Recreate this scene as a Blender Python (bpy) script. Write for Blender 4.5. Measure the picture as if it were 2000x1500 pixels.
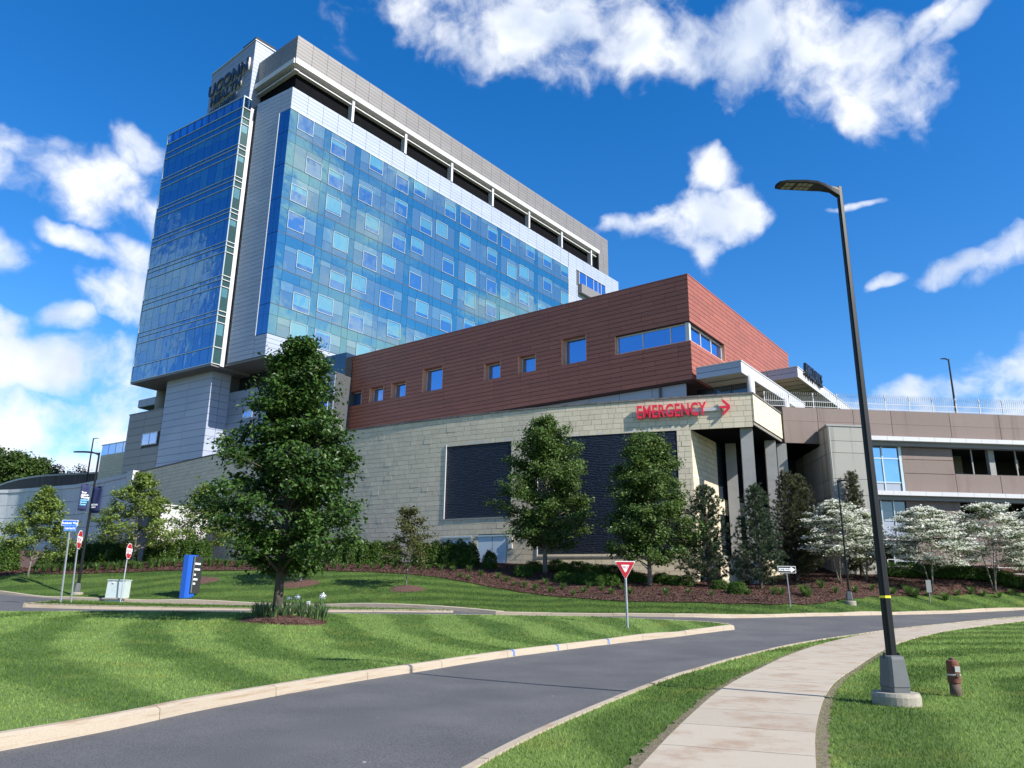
import bpy, bmesh, math, random
import numpy as np
from mathutils import Vector, Matrix
from mathutils.geometry import delaunay_2d_cdt

for o in list(bpy.data.objects): bpy.data.objects.remove(o)
SC = bpy.context.scene
COL = SC.collection
R = math.radians

# ------------------------------------------------------------------ camera
F_PX, PITCH, ROLL, EYE = 1500.0, R(15.594), R(0.80), 1.6      # focal length for a 2000 px wide picture
_f = np.array([0, math.cos(PITCH), math.sin(PITCH)])
_u0 = np.array([0, -math.sin(PITCH), math.cos(PITCH)])
_x0 = np.array([1.0, 0, 0])
CX = math.cos(ROLL) * _x0 + math.sin(ROLL) * _u0
CU = -math.sin(ROLL) * _x0 + math.cos(ROLL) * _u0
CF = _f
cam_d = bpy.data.cameras.new('camera')
cam = bpy.data.objects.new('camera', cam_d); COL.objects.link(cam)
cam_d.sensor_width = 36.0; cam_d.sensor_fit = 'HORIZONTAL'
cam_d.lens = 36.0 * F_PX / 2000.0
cam_d.clip_start = 0.1; cam_d.clip_end = 6000
m = Matrix(((CX[0], CU[0], -CF[0], 0), (CX[1], CU[1], -CF[1], 0), (CX[2], CU[2], -CF[2], EYE), (0, 0, 0, 1)))
cam.matrix_world = m
SC.camera = cam
SC.render.resolution_x = 1024; SC.render.resolution_y = 768

ORG = np.array([0, 0, EYE])
def ray(px, py): return CX * (px - 1000) / F_PX - CU * (py - 750) / F_PX + CF
def atY(px, py, D):
    d = ray(px, py); return ORG + d * (D / d[1])
def atZ(px, py, z):
    d = ray(px, py); return ORG + d * ((z - EYE) / d[2])
def atH(px, py, D):
    d = ray(px, py); return ORG + d * (D / math.hypot(d[0], d[1]))
def proj(P):
    v = np.asarray(P, float) - ORG; c = v @ CF
    return 1000 + F_PX * (v @ CX) / c, 750 - F_PX * (v @ CU) / c, c

# ------------------------------------------------------------------ light: sun, sky with clouds, exposure
SUN_AZ, SUN_EL = 124.8, 38.0        # degrees clockwise from the viewing direction (+Y), above the horizon
SUN_DIR = Vector((math.sin(R(SUN_AZ)) * math.cos(R(SUN_EL)), math.cos(R(SUN_AZ)) * math.cos(R(SUN_EL)), math.sin(R(SUN_EL))))
sd = bpy.data.lights.new('sun', 'SUN'); so = bpy.data.objects.new('sun', sd); COL.objects.link(so)
sd.energy = 4.6; sd.angle = R(0.53); sd.color = (1.0, 0.945, 0.86)
so.rotation_euler = SUN_DIR.to_track_quat('Z', 'Y').to_euler()
so.location = (60, -40, 90)

W = bpy.data.worlds.new('World'); SC.world = W; W.use_nodes = True
nt = W.node_tree; N = nt.nodes; L = nt.links; N.clear()
def nd(tree, typ, **kw):
    n = tree.nodes.new(typ)
    for k, v in kw.items(): setattr(n, k, v)
    return n
def wmath(op, a, b=None, c=None, clamp=False):
    n = nd(nt, 'ShaderNodeMath', operation=op); n.use_clamp = clamp
    for i, v in enumerate((a, b, c)):
        if v is None: continue
        if isinstance(v, (int, float)): n.inputs[i].default_value = v
        else: L.new(v, n.inputs[i])
    return n.outputs[0]
def wvec(op, a, b=None, out=0):
    n = nd(nt, 'ShaderNodeVectorMath', operation=op)
    for i, v in enumerate((a, b)):
        if v is None: continue
        if isinstance(v, (tuple, list, Vector, np.ndarray)): n.inputs[i].default_value = tuple(float(q) for q in v)
        else: L.new(v, n.inputs[i])
    return n.outputs[out]
outw = nd(nt, 'ShaderNodeOutputWorld'); bg = nd(nt, 'ShaderNodeBackground'); L.new(bg.outputs[0], outw.inputs[0])
BGS = 0.07
bg.inputs[1].default_value = BGS
sky = nd(nt, 'ShaderNodeTexSky', sky_type='NISHITA', sun_disc=False)
sky.sun_elevation = R(SUN_EL); sky.sun_rotation = R(SUN_AZ)
sky.altitude = 0; sky.air_density = 1.0; sky.dust_density = 0.15; sky.ozone_density = 3.0
hs = nd(nt, 'ShaderNodeHueSaturation'); hs.inputs['Saturation'].default_value = 1.38; hs.inputs['Value'].default_value = 1.50
hs.inputs['Hue'].default_value = 0.507
L.new(sky.outputs[0], hs.inputs['Color'])
tc = nd(nt, 'ShaderNodeTexCoord'); DIR = tc.outputs['Generated']
# cloud banks: centre and half-axes in degrees of arc around a direction (from where the photograph shows them)
BLOBS = [(930, 55, 95, 85, 0), (1060, 60, 190, 95, 8), (1250, 65, 210, 95, 6), (1450, 90, 210, 95, 12), (1620, 130, 175, 105, 22),
         (1750, 180, 95, 85, 0), (1680, 228, 80, 55, 40), (1790, 66, 130, 36, -24), (1895, 22, 110, 26, -26), (1300, -70, 520, 110, 0),
         (1260, 428, 95, 36, -14), (1385, 425, 110, 58, -6), (1402, 330, 62, 34, 30), (1375, 492, 34, 46, 20), (1450, 402, 52, 36, 0),
         (1878, 522, 84, 22, -8), (1965, 496, 80, 36, -20), (1722, 552, 36, 11, -14), (2090, 480, 120, 50, -12), (1675, 408, 46, 10, -6),
         (1760, 775, 95, 34, -14), (1875, 765, 150, 52, -8), (1965, 722, 105, 62, 0), (1860, 805, 240, 44, 0), (2120, 745, 150, 80, 0), (1965, 800, 120, 50, 0),
         (118, 340, 130, 58, 22), (225, 378, 120, 78, 20), (35, 328, 70, 40, 10), (265, 290, 62, 44, 20), (165, 480, 110, 26, 12), (250, 492, 80, 30, 0),
         (235, 572, 84, 50, 0), (128, 618, 46, 27, -8), (12, 640, 58, 42, 10), (100, 722, 190, 58, 0), (215, 745, 120, 82, 0),
         (55, 852, 170, 62, 0), (160, 815, 150, 56, 0), (235, 862, 110, 46, 0), (100, 905, 280, 44, 0), (-120, 770, 190, 140, 0), (-160, 420, 160, 60, 10)]
field = None
def blob(c, e1, e2, ra, rb):
    """squared distance from the bank's centre, measured in its own half-axes"""
    global field
    mpn = nd(nt, 'ShaderNodeMapping', vector_type='TEXTURE'); L.new(DIRN, mpn.inputs['Vector'])
    e1 = Vector(e1); e2 = Vector(e2); e3 = e1.cross(e2)
    mpn.inputs['Rotation'].default_value = Matrix(((e1[0], e2[0], e3[0]), (e1[1], e2[1], e3[1]), (e1[2], e2[2], e3[2]))).to_euler('XYZ')
    mpn.inputs['Scale'].default_value = (ra, rb, 1e5)
    k = wvec('DOT_PRODUCT', mpn.outputs[0], mpn.outputs[0], out=1)
    field = k if field is None else wmath('MINIMUM', field, k)
# direction jittered by noise so that no bank keeps an elliptical outline
nw = nd(nt, 'ShaderNodeTexNoise'); nw.inputs['Scale'].default_value = 9.0; nw.inputs['Detail'].default_value = 3.0; nw.inputs['Roughness'].default_value = 0.58
L.new(DIR, nw.inputs['Vector'])
off = wvec('SUBTRACT', nw.outputs['Color'], (0.5, 0.5, 0.5))
sc_ = nd(nt, 'ShaderNodeVectorMath', operation='SCALE'); L.new(off, sc_.inputs[0]); sc_.inputs['Scale'].default_value = 0.060
DIRN = wvec('ADD', DIR, sc_.outputs[0])
for (bx, by, rx, ry, rot) in BLOBS:
    c = ray(bx, by); c /= np.linalg.norm(c)
    ex = np.cross(c, (0, 0, 1.0)); ex /= np.linalg.norm(ex); ey = np.cross(ex, c)
    a = R(rot); e1 = ex * math.cos(a) - ey * math.sin(a); e2 = ex * math.sin(a) + ey * math.cos(a)
    kx = abs(c @ CF)
    blob(c, e1, e2, 1.02 * rx / F_PX * kx, 1.02 * ry / F_PX * kx)
# banks out of the picture that the long glass face mirrors: low in the right-hand sky
for (az_, el_, ra, rb) in ((94, 18, 8, 5.2), (87, 16.5, 5, 2.6), (95, 37, 4, 7), (90, 26, 4.5, 2.6), (112, 14, 10, 6), (80, 21, 3, 1.2), (-85.5, 19, 4.5, 5.5), (-112, 30, 7, 4)):
    c = np.array([math.sin(R(az_)) * math.cos(R(el_)), math.cos(R(az_)) * math.cos(R(el_)), math.sin(R(el_))])
    ex = np.cross(c, (0, 0, 1.0)); ex /= np.linalg.norm(ex); blob(c, ex, np.cross(ex, c), R(ra), R(rb))
# the same fair-weather cover goes on all round the sky, outside the picture
nb = nd(nt, 'ShaderNodeTexNoise'); nb.inputs['Scale'].default_value = 2.7; nb.inputs['Detail'].default_value = 2.5; nb.inputs['Roughness'].default_value = 0.5
mp = wvec('MULTIPLY', DIR, (1, 1, 2.0)); L.new(mp, nb.inputs['Vector'])
gen = wmath('MULTIPLY_ADD', nb.outputs['Fac'], 9.0, -5.25)
inview = wvec('DOT_PRODUCT', DIR, CF, out=1)
mr = nd(nt, 'ShaderNodeMapRange'); L.new(inview, mr.inputs[0]); mr.inputs[1].default_value = math.cos(R(52)); mr.inputs[2].default_value = math.cos(R(42))
mr.inputs[3].default_value = 0.0; mr.inputs[4].default_value = -6.0
gen = wmath('ADD', gen, mr.outputs[0])
field = wmath('MAXIMUM', wmath('SUBTRACT', 1.0, field), gen)
nf = nd(nt, 'ShaderNodeTexNoise'); nf.inputs['Scale'].default_value = 16.0; nf.inputs['Detail'].default_value = 7.0; nf.inputs['Roughness'].default_value = 0.56; nf.inputs['Distortion'].default_value = 0.0
L.new(DIRN, nf.inputs['Vector'])
dens = wmath('ADD', field, wmath('MULTIPLY_ADD', nf.outputs['Fac'], 4.4, -2.42))
ms = nd(nt, 'ShaderNodeMapRange', interpolation_type='SMOOTHSTEP'); L.new(dens, ms.inputs[0]); ms.inputs[1].default_value = -0.50; ms.inputs[2].default_value = 1.30
cover = ms.outputs[0]
# shading inside the clouds: thinner towards the sun, greyer in the thick middle
nf2 = nd(nt, 'ShaderNodeTexNoise'); nf2.inputs['Scale'].default_value = 7.0; nf2.inputs['Detail'].default_value = 3.0; nf2.inputs['Roughness'].default_value = 0.55
L.new(wvec('ADD', DIRN, tuple(SUN_DIR * 0.05)), nf2.inputs['Vector'])
thick = nd(nt, 'ShaderNodeMapRange', interpolation_type='SMOOTHSTEP'); L.new(wmath('MULTIPLY_ADD', nf2.outputs['Fac'], 2.6, wmath('MULTIPLY', dens, 0.24)), thick.inputs[0])
thick.inputs[1].default_value = 1.25; thick.inputs[2].default_value = 2.05
ccol = nd(nt, 'ShaderNodeMix', data_type='RGBA')
L.new(thick.outputs[0], ccol.inputs[0])
ccol.inputs[6].default_value = (8.2, 8.4, 8.7, 1); ccol.inputs[7].default_value = (4.6, 5.4, 6.8, 1)
smix = nd(nt, 'ShaderNodeMix', data_type='RGBA')
L.new(cover, smix.inputs[0]); L.new(hs.outputs[0], smix.inputs[6]); L.new(ccol.outputs[2], smix.inputs[7])
L.new(smix.outputs[2], bg.inputs[0])
W.cycles.sampling_method = 'MANUAL'; W.cycles.sample_map_resolution = 512

SC.view_settings.view_transform = 'Standard'; SC.view_settings.look = 'None'
SC.view_settings.gamma = 1.0; SC.view_settings.use_curve_mapping = False
SC.view_settings.exposure = 1.0

# ------------------------------------------------------------------ materials
MATS = {}
def mat(name, col, rough=0.6, metal=0.0, noise=0.0, nscale=6.0, bump=0.0, bscale=40.0, island=0.0, spec=0.5, col2=None, hscale=None, coat=0.0):
    """plain procedural surface: base colour broken up by noise, a little value jitter per piece, fine relief"""
    if name in MATS: return MATS[name]
    M = bpy.data.materials.new(name); M.use_nodes = True; t = M.node_tree; b = t.nodes['Principled BSDF']
    b.inputs['Roughness'].default_value = rough; b.inputs['Metallic'].default_value = metal
    b.inputs['Specular IOR Level'].default_value = spec; b.inputs['Coat Weight'].default_value = coat
    c = (*col, 1)
    geo = nd(t, 'ShaderNodeNewGeometry')
    cur = None
    if noise > 0 or col2:
        n = nd(t, 'ShaderNodeTexNoise'); n.inputs['Scale'].default_value = nscale; n.inputs['Detail'].default_value = 5; n.inputs['Roughness'].default_value = 0.6
        src = geo.outputs['Position']
        if hscale:
            vm = nd(t, 'ShaderNodeVectorMath', operation='MULTIPLY'); vm.inputs[1].default_value = hscale; t.links.new(src, vm.inputs[0]); src = vm.outputs[0]
        t.links.new(src, n.inputs['Vector'])
        mx = nd(t, 'ShaderNodeMix', data_type='RGBA')
        rg = nd(t, 'ShaderNodeMapRange'); t.links.new(n.outputs['Fac'], rg.inputs[0]); rg.inputs[1].default_value = 0.32; rg.inputs[2].default_value = 0.68
        t.links.new(rg.outputs[0], mx.inputs[0])
        c2 = col2 or tuple(max(0, v * (1 - noise)) for v in col)
        c1 = col if col2 else tuple(min(1, v * (1 + noise)) for v in col)
        mx.inputs[6].default_value = (*c1, 1); mx.inputs[7].default_value = (*c2, 1); cur = mx.outputs[2]
    if island > 0:
        oi = nd(t, 'ShaderNodeObjectInfo')
        ad = nd(t, 'ShaderNodeMath', operation='ADD'); t.links.new(oi.outputs['Random'], ad.inputs[0]); t.links.new(geo.outputs['Random Per Island'], ad.inputs[1])
        fr = nd(t, 'ShaderNodeMath', operation='FRACT'); t.links.new(ad.outputs[0], fr.inputs[0])
        mr_ = nd(t, 'ShaderNodeMapRange'); t.links.new(fr.outputs[0], mr_.inputs[0]); mr_.inputs[3].default_value = 1 - island; mr_.inputs[4].default_value = 1 + island
        h = nd(t, 'ShaderNodeHueSaturation'); t.links.new(mr_.outputs[0], h.inputs['Value'])
        if cur is not None: t.links.new(cur, h.inputs['Color'])
        else: h.inputs['Color'].default_value = c
        cur = h.outputs[0]
    if cur is not None: t.links.new(cur, b.inputs['Base Color'])
    else: b.inputs['Base Color'].default_value = c
    if bump > 0:
        n2 = nd(t, 'ShaderNodeTexNoise'); n2.inputs['Scale'].default_value = bscale; n2.inputs['Detail'].default_value = 4
        t.links.new(geo.outputs['Position'], n2.inputs['Vector'])
        bp = nd(t, 'ShaderNodeBump'); bp.inputs['Strength'].default_value = bump; bp.inputs['Distance'].default_value = 0.02
        t.links.new(n2.outputs['Fac'], bp.inputs['Height']); t.links.new(bp.outputs[0], b.inputs['Normal'])
    MATS[name] = M; return M

def glass_mat(name, base, tint, refl, rough=0.015, wav=0.02, wscale=0.5, island=0.15):
    """coated facade glass: dark body behind a tinted mirror-like skin, each pane very slightly out of true"""
    if name in MATS: return MATS[name]
    M = bpy.data.materials.new(name); M.use_nodes = True; t = M.node_tree; b = t.nodes['Principled BSDF']
    out = t.nodes['Material Output']
    geo = nd(t, 'ShaderNodeNewGeometry'); oi = nd(t, 'ShaderNodeObjectInfo')
    ad = nd(t, 'ShaderNodeMath', operation='ADD'); t.links.new(oi.outputs['Random'], ad.inputs[0]); t.links.new(geo.outputs['Random Per Island'], ad.inputs[1])
    fr = nd(t, 'ShaderNodeMath', operation='FRACT'); t.links.new(ad.outputs[0], fr.inputs[0])
    mr_ = nd(t, 'ShaderNodeMapRange'); t.links.new(fr.outputs[0], mr_.inputs[0]); mr_.inputs[3].default_value = 1 - island; mr_.inputs[4].default_value = 1 + island
    h = nd(t, 'ShaderNodeHueSaturation'); h.inputs['Color'].default_value = (*base, 1); t.links.new(mr_.outputs[0], h.inputs['Value'])
    t.links.new(h.outputs[0], b.inputs['Base Color']); b.inputs['Roughness'].default_value = 0.25
    n2 = nd(t, 'ShaderNodeTexNoise'); n2.inputs['Scale'].default_value = wscale; n2.inputs['Detail'].default_value = 1.5
    jit = nd(t, 'ShaderNodeVectorMath', operation='SCALE'); jit.inputs[0].default_value = (37.0, 11.0, 23.0); t.links.new(fr.outputs[0], jit.inputs['Scale'])
    av = nd(t, 'ShaderNodeVectorMath', operation='ADD'); t.links.new(geo.outputs['Position'], av.inputs[0]); t.links.new(jit.outputs[0], av.inputs[1])
    t.links.new(av.outputs[0], n2.inputs['Vector'])
    bp = nd(t, 'ShaderNodeBump'); bp.inputs['Strength'].default_value = 1.0; bp.inputs['Distance'].default_value = wav
    t.links.new(n2.outputs['Fac'], bp.inputs['Height'])
    g = nd(t, 'ShaderNodeBsdfGlossy'); g.inputs['Color'].default_value = (*tint, 1); g.inputs['Roughness'].default_value = rough
    t.links.new(bp.outputs[0], g.inputs['Normal'])
    lw = nd(t, 'ShaderNodeFresnel'); lw.inputs['IOR'].default_value = 1.5
    fa = nd(t, 'ShaderNodeMath', operation='MULTIPLY_ADD'); t.links.new(lw.outputs[0], fa.inputs[0]); fa.inputs[1].default_value = 1 - refl; fa.inputs[2].default_value = refl
    mx = nd(t, 'ShaderNodeMixShader'); t.links.new(fa.outputs[0], mx.inputs[0]); t.links.new(b.outputs[0], mx.inputs[1]); t.links.new(g.outputs[0], mx.inputs[2])
    t.links.new(mx.outputs[0], out.inputs[0])
    MATS[name] = M; return M

def leaf_mat(name, c1, c2, trans=0.3, rough=0.5):
    if name in MATS: return MATS[name]
    M = bpy.data.materials.new(name); M.use_nodes = True; t = M.node_tree; b = t.nodes['Principled BSDF']; out = t.nodes['Material Output']
    geo = nd(t, 'ShaderNodeNewGeometry')
    mx = nd(t, 'ShaderNodeMix', data_type='RGBA'); t.links.new(geo.outputs['Random Per Island'], mx.inputs[0])
    mx.inputs[6].default_value = (*c1, 1); mx.inputs[7].default_value = (*c2, 1)
    t.links.new(mx.outputs[2], b.inputs['Base Color']); b.inputs['Roughness'].default_value = rough; b.inputs['Specular IOR Level'].default_value = 0.2
    tr = nd(t, 'ShaderNodeBsdfTranslucent')
    hv = nd(t, 'ShaderNodeHueSaturation'); hv.inputs['Hue'].default_value = 0.485; hv.inputs['Value'].default_value = 1.5; t.links.new(mx.outputs[2], hv.inputs['Color']); t.links.new(hv.outputs[0], tr.inputs[0])
    ms_ = nd(t, 'ShaderNodeMixShader'); ms_.inputs[0].default_value = trans
    t.links.new(b.outputs[0], ms_.inputs[1]); t.links.new(tr.outputs[0], ms_.inputs[2]); t.links.new(ms_.outputs[0], out.inputs[0])
    MATS[name] = M; return M

# ------------------------------------------------------------------ objects
def tag(o, label=None, cat=None, group=None, kind=None):
    if label: o['label'] = label
    if cat: o['category'] = cat
    if group: o['group'] = group
    if kind: o['kind'] = kind
    return o
def thing(name, label, cat, loc=(0, 0, 0), group=None, rz=0.0, kind=None):
    o = bpy.data.objects.new(name, None); COL.objects.link(o); o.location = [float(v) for v in loc]; o.rotation_euler.z = rz
    o.empty_display_size = 0.5
    return tag(o, label, cat, group, kind)
def wloc(o):
    v = Vector(o.location)
    while o.parent: o = o.parent; v += Vector(o.location)
    return v
def link(name, me, parent=None, world=True):
    """a mesh whose coordinates are world coordinates, hung under an unrotated parent"""
    o = bpy.data.objects.new(name, me); COL.objects.link(o)
    if parent is not None:
        o.parent = parent
        if world: o.location = -wloc(parent)
    return o
def np_mesh(name, verts, faces, mats, midx=None, smooth=False):
    me = bpy.data.meshes.new(name); verts = np.asarray(verts, np.float32); faces = np.asarray(faces, np.int32)
    nv, (nf_, k) = len(verts), faces.shape
    me.vertices.add(nv); me.vertices.foreach_set('co', verts.ravel())
    me.loops.add(nf_ * k); me.loops.foreach_set('vertex_index', faces.ravel())
    me.polygons.add(nf_); me.polygons.foreach_set('loop_start', np.arange(0, nf_ * k, k, dtype=np.int32))
    if midx is not None: me.polygons.foreach_set('material_index', np.asarray(midx, np.int32))
    me.polygons.foreach_set('use_smooth', np.full(nf_, bool(smooth)))
    for mm in (mats if isinstance(mats, (list, tuple)) else [mats]): me.materials.append(mm)
    me.update(calc_edges=True); return me
BOXV = np.array([(x, y, z) for x in (-.5, .5) for y in (-.5, .5) for z in (-.5, .5)], np.float32)
BOXF = np.array([(0, 1, 3, 2), (4, 6, 7, 5), (0, 4, 5, 1), (2, 3, 7, 6), (0, 2, 6, 4), (1, 5, 7, 3)], np.int32)
UNIT = {}
def unit_box(m):
    if m.name not in UNIT: UNIT[m.name] = np_mesh('box_' + m.name, BOXV, BOXF, m)
    return UNIT[m.name]
def box(parent, name, c, size, rz, m):
    """one box piece: shares the unit box of its material, placed by its own matrix"""
    o = bpy.data.objects.new(name, unit_box(m)); COL.objects.link(o)
    p = Vector(c)
    if parent is not None: o.parent = parent; p = p - wloc(parent)
    o.location = p; o.rotation_euler.z = rz; o.scale = size
    return o
class MB:
    """mesh builder in world coordinates"""
    def __init__(s): s.v = []; s.f = []; s.mi = []; s.mats = []; s.n = 0
    def mid(s, m):
        if m not in s.mats: s.mats.append(m)
        return s.mats.index(m)
    def add(s, verts, faces, m):
        i = s.mid(m); verts = [tuple(map(float, q)) for q in verts]
        s.v += verts; s.f += [tuple(k + s.n for k in f) for f in faces]; s.mi += [i] * len(faces); s.n += len(verts); return s
    def box(s, c, size, rz, m, M=None):
        v = BOXV * np.asarray(size)
        cs, sn = math.cos(rz), math.sin(rz)
        v = np.stack([v[:, 0] * cs - v[:, 1] * sn, v[:, 0] * sn + v[:, 1] * cs, v[:, 2]], 1) + np.asarray(c, float)
        return s.add(v, BOXF.tolist(), m)
    def prism(s, poly, z0, z1, m):
        """upright prism over a plan polygon; z0 and z1 may be lists"""
        n = len(poly); a = z0 if isinstance(z0, (list, tuple)) else [z0] * n; b = z1 if isinstance(z1, (list, tuple)) else [z1] * n
        area = sum(poly[i][0] * poly[(i + 1) % n][1] - poly[(i + 1) % n][0] * poly[i][1] for i in range(n))
        idx = list(range(n)) if area > 0 else list(range(n))[::-1]
        v = [(poly[i][0], poly[i][1], a[i]) for i in idx] + [(poly[i][0], poly[i][1], b[i]) for i in idx]
        f = [tuple(range(n))[::-1], tuple(range(n, 2 * n))] + [(i, (i + 1) % n, n + (i + 1) % n, n + i) for i in range(n)]
        return s.add(v, f, m)
    def tube(s, pts, rad, m, k=8, cap=True):
        pts = [np.asarray(p, float) for p in pts]; n = len(pts); rad = rad if isinstance(rad, (list, tuple, np.ndarray)) else [rad] * n
        V = []; F_ = []
        ref = np.array([0.31, 0.17, 0.93])
        for i, p in enumerate(pts):
            d = pts[min(i + 1, n - 1)] - pts[max(i - 1, 0)]; d = d / (np.linalg.norm(d) + 1e-9)
            if i == 0:
                a = np.cross(d, ref if abs(d @ ref) < 0.92 else np.array([1.0, 0, 0]))
            else: a = a - d * (a @ d)
            a = a / (np.linalg.norm(a) + 1e-9); b = np.cross(d, a)
            for j in range(k):
                t = 2 * math.pi * j / k; V.append(p + (a * math.cos(t) + b * math.sin(t)) * rad[i])
        for i in range(n - 1):
            for j in range(k): F_.append((i * k + j, i * k + (j + 1) % k, (i + 1) * k + (j + 1) % k, (i + 1) * k + j))
        if cap: F_.append(tuple(range(k))[::-1]); F_.append(tuple((n - 1) * k + j for j in range(k)))
        return s.add(V, F_, m)
    def lathe(s, base, prof, m, k=16):
        V = []; F_ = []
        for (r, z) in prof:
            for j in range(k):
                t = 2 * math.pi * j / k; V.append((base[0] + r * math.cos(t), base[1] + r * math.sin(t), base[2] + z))
        n = len(prof)
        for i in range(n - 1):
            for j in range(k): F_.append((i * k + j, i * k + (j + 1) % k, (i + 1) * k + (j + 1) % k, (i + 1) * k + j))
        F_.append(tuple(range(k))[::-1]); F_.append(tuple((n - 1) * k + j for j in range(k)))
        return s.add(V, F_, m)
    def mesh(s, name, smooth=False):
        me = bpy.data.meshes.new(name); me.from_pydata(s.v, [], s.f)
        for mm in s.mats: me.materials.append(mm)
        me.polygons.foreach_set('material_index', np.asarray(s.mi, np.int32))
        me.polygons.foreach_set('use_smooth', np.full(len(s.f), bool(smooth)))
        me.update(); return me
    def build(s, name, parent=None, smooth=False): return link(name, s.mesh(name, smooth), parent)

class Fac:
    """an upright facade plane: s metres along it, z height, o metres out of it towards the viewer"""
    def __init__(s, P, az):
        s.P = np.array([P[0], P[1], 0.0]); s.az = az; a = R(az)
        s.t = np.array([math.sin(a), math.cos(a), 0]); n = np.array([math.cos(a), -math.sin(a), 0])
        s.n = n if n @ (-s.P) > 0 else -n
        s.rz = math.atan2(s.t[1], s.t[0])
    def px(s, x, y):
        d = ray(x, y); k = ((s.P - ORG) @ s.n) / (d @ s.n); Q = ORG + d * k
        return float((Q - s.P) @ s.t), float(Q[2])
    def w(s, a, z, o=0.0):
        p = s.P + s.t * a + s.n * o; return np.array([p[0], p[1], z])
    def box(s, parent, name, s0, s1, z0, z1, o0, o1, m):
        return box(parent, name, s.w((s0 + s1) / 2, (z0 + z1) / 2, (o0 + o1) / 2), (abs(s1 - s0), abs(o1 - o0), abs(z1 - z0)), s.rz, m)
    def mb(s, b, s0, s1, z0, z1, o0, o1, m):
        return b.box(s.w((s0 + s1) / 2, (z0 + z1) / 2, (o0 + o1) / 2), (abs(s1 - s0), abs(o1 - o0), abs(z1 - z0)), s.rz, m)
    def off(s, o, a=0.0): return Fac(s.w(a, 0, o), s.az)

def place_pieces(parent, name, pieces, limit=300, far=None):
    """pieces: (centre, size, rz, material). The ones that show largest become objects, the rest one joined part."""
    def rank(p):
        x, y, c = proj(p[0])
        if c <= 1 or x < -60 or x > 2060 or y < -60 or y > 1560: return 0.0
        s = sorted(p[1]); return s[1] * s[2] / (c * c)
    pieces = sorted(pieces, key=rank, reverse=True)
    for p in pieces[:limit]: box(parent, name, p[0], p[1], p[2], p[3])
    if len(pieces) > limit:
        b = MB()
        for p in pieces[limit:]: b.box(p[0], p[1], p[2], p[3])
        tag(b.build(far or ('small_' + name), parent), kind='stuff')

def text_obj(name, s, size, depth, m, origin, right, up=(0, 0, 1), parent=None, align='LEFT', space=1.0, bold=0.0, sx=1.0):
    cu = bpy.data.curves.new('tmp', 'FONT'); cu.body = s; cu.size = size; cu.extrude = depth / 2; cu.align_x = align; cu.space_character = space
    cu.offset = bold; cu.resolution_u = 3
    ob = bpy.data.objects.new('tmp', cu); COL.objects.link(ob)
    bpy.context.view_layer.update()
    me = bpy.data.meshes.new_from_object(ob.evaluated_get(bpy.context.evaluated_depsgraph_get()))
    bpy.data.objects.remove(ob); bpy.data.curves.remove(cu)
    x = Vector(right).normalized(); y = Vector(up).normalized(); z = x.cross(y)
    me.transform(Matrix(((x[0] * sx, y[0], z[0], origin[0]), (x[1] * sx, y[1], z[1], origin[1]), (x[2] * sx, y[2], z[2], origin[2]), (0, 0, 0, 1))))
    me.materials.clear(); me.materials.append(m); me.name = name
    return link(name, me, parent)

def copy_tree(o, parent=None):
    c = o.copy(); COL.objects.link(c); c.parent = parent
    for ch in o.children: copy_tree(ch, c)
    return c
def tps(pts):
    """smooth height field through (x, y, z) points"""
    P = np.asarray(pts, float); n = len(P); sc = 20.0; q = P[:, :2] / sc
    d = np.linalg.norm(q[:, None] - q[None], axis=2); K = np.where(d > 0, d * d * np.log(d + 1e-12), 0) + np.eye(n) * 2e-3
    A = np.zeros((n + 3, n + 3)); A[:n, :n] = K; A[:n, n] = 1; A[:n, n + 1:] = q; A[n, :n] = 1; A[n + 1:, :n] = q.T
    w = np.linalg.solve(A, np.concatenate([P[:, 2], [0, 0, 0]]))
    def f(x, y):
        x = np.asarray(x, float); y = np.asarray(y, float); shp = x.shape; p = np.stack([x.ravel(), y.ravel()], 1) / sc
        d = np.linalg.norm(p[:, None] - q[None], axis=2); U = np.where(d > 0, d * d * np.log(d + 1e-12), 0)
        r = U @ w[:n] + w[n] + p @ w[n + 1:]
        return r.reshape(shp) if shp else float(r[0])
    return f
def hit(px, py, zf, y0=3.0, y1=140.0, dz=0.0):
    """first point where the line of sight through a pixel meets a height field"""
    d = ray(px, py); ys = np.linspace(y0, y1, 900); P = ORG[None] + d[None] * (ys / d[1])[:, None]
    h = P[:, 2] - (np.array([zf(a, b) for a, b in P[:, :2]]) if not getattr(zf, 'vec', True) else zf(P[:, 0], P[:, 1])) - dz
    k = np.where(h < 0)[0]
    if len(k) == 0: return P[-1]
    k = k[0]
    if k == 0: return P[0]
    t = h[k - 1] / (h[k - 1] - h[k]); return P[k - 1] * (1 - t) + P[k] * t
def inside(poly, pts):
    x, y = pts[:, 0], pts[:, 1]; r = np.zeros(len(pts), bool); n = len(poly); j = n - 1
    for i in range(n):
        xi, yi = poly[i]; xj, yj = poly[j]
        c = ((yi > y) != (yj > y)) & (x < (xj - xi) * (y - yi) / (yj - yi + 1e-12) + xi); r ^= c; j = i
    return r
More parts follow.
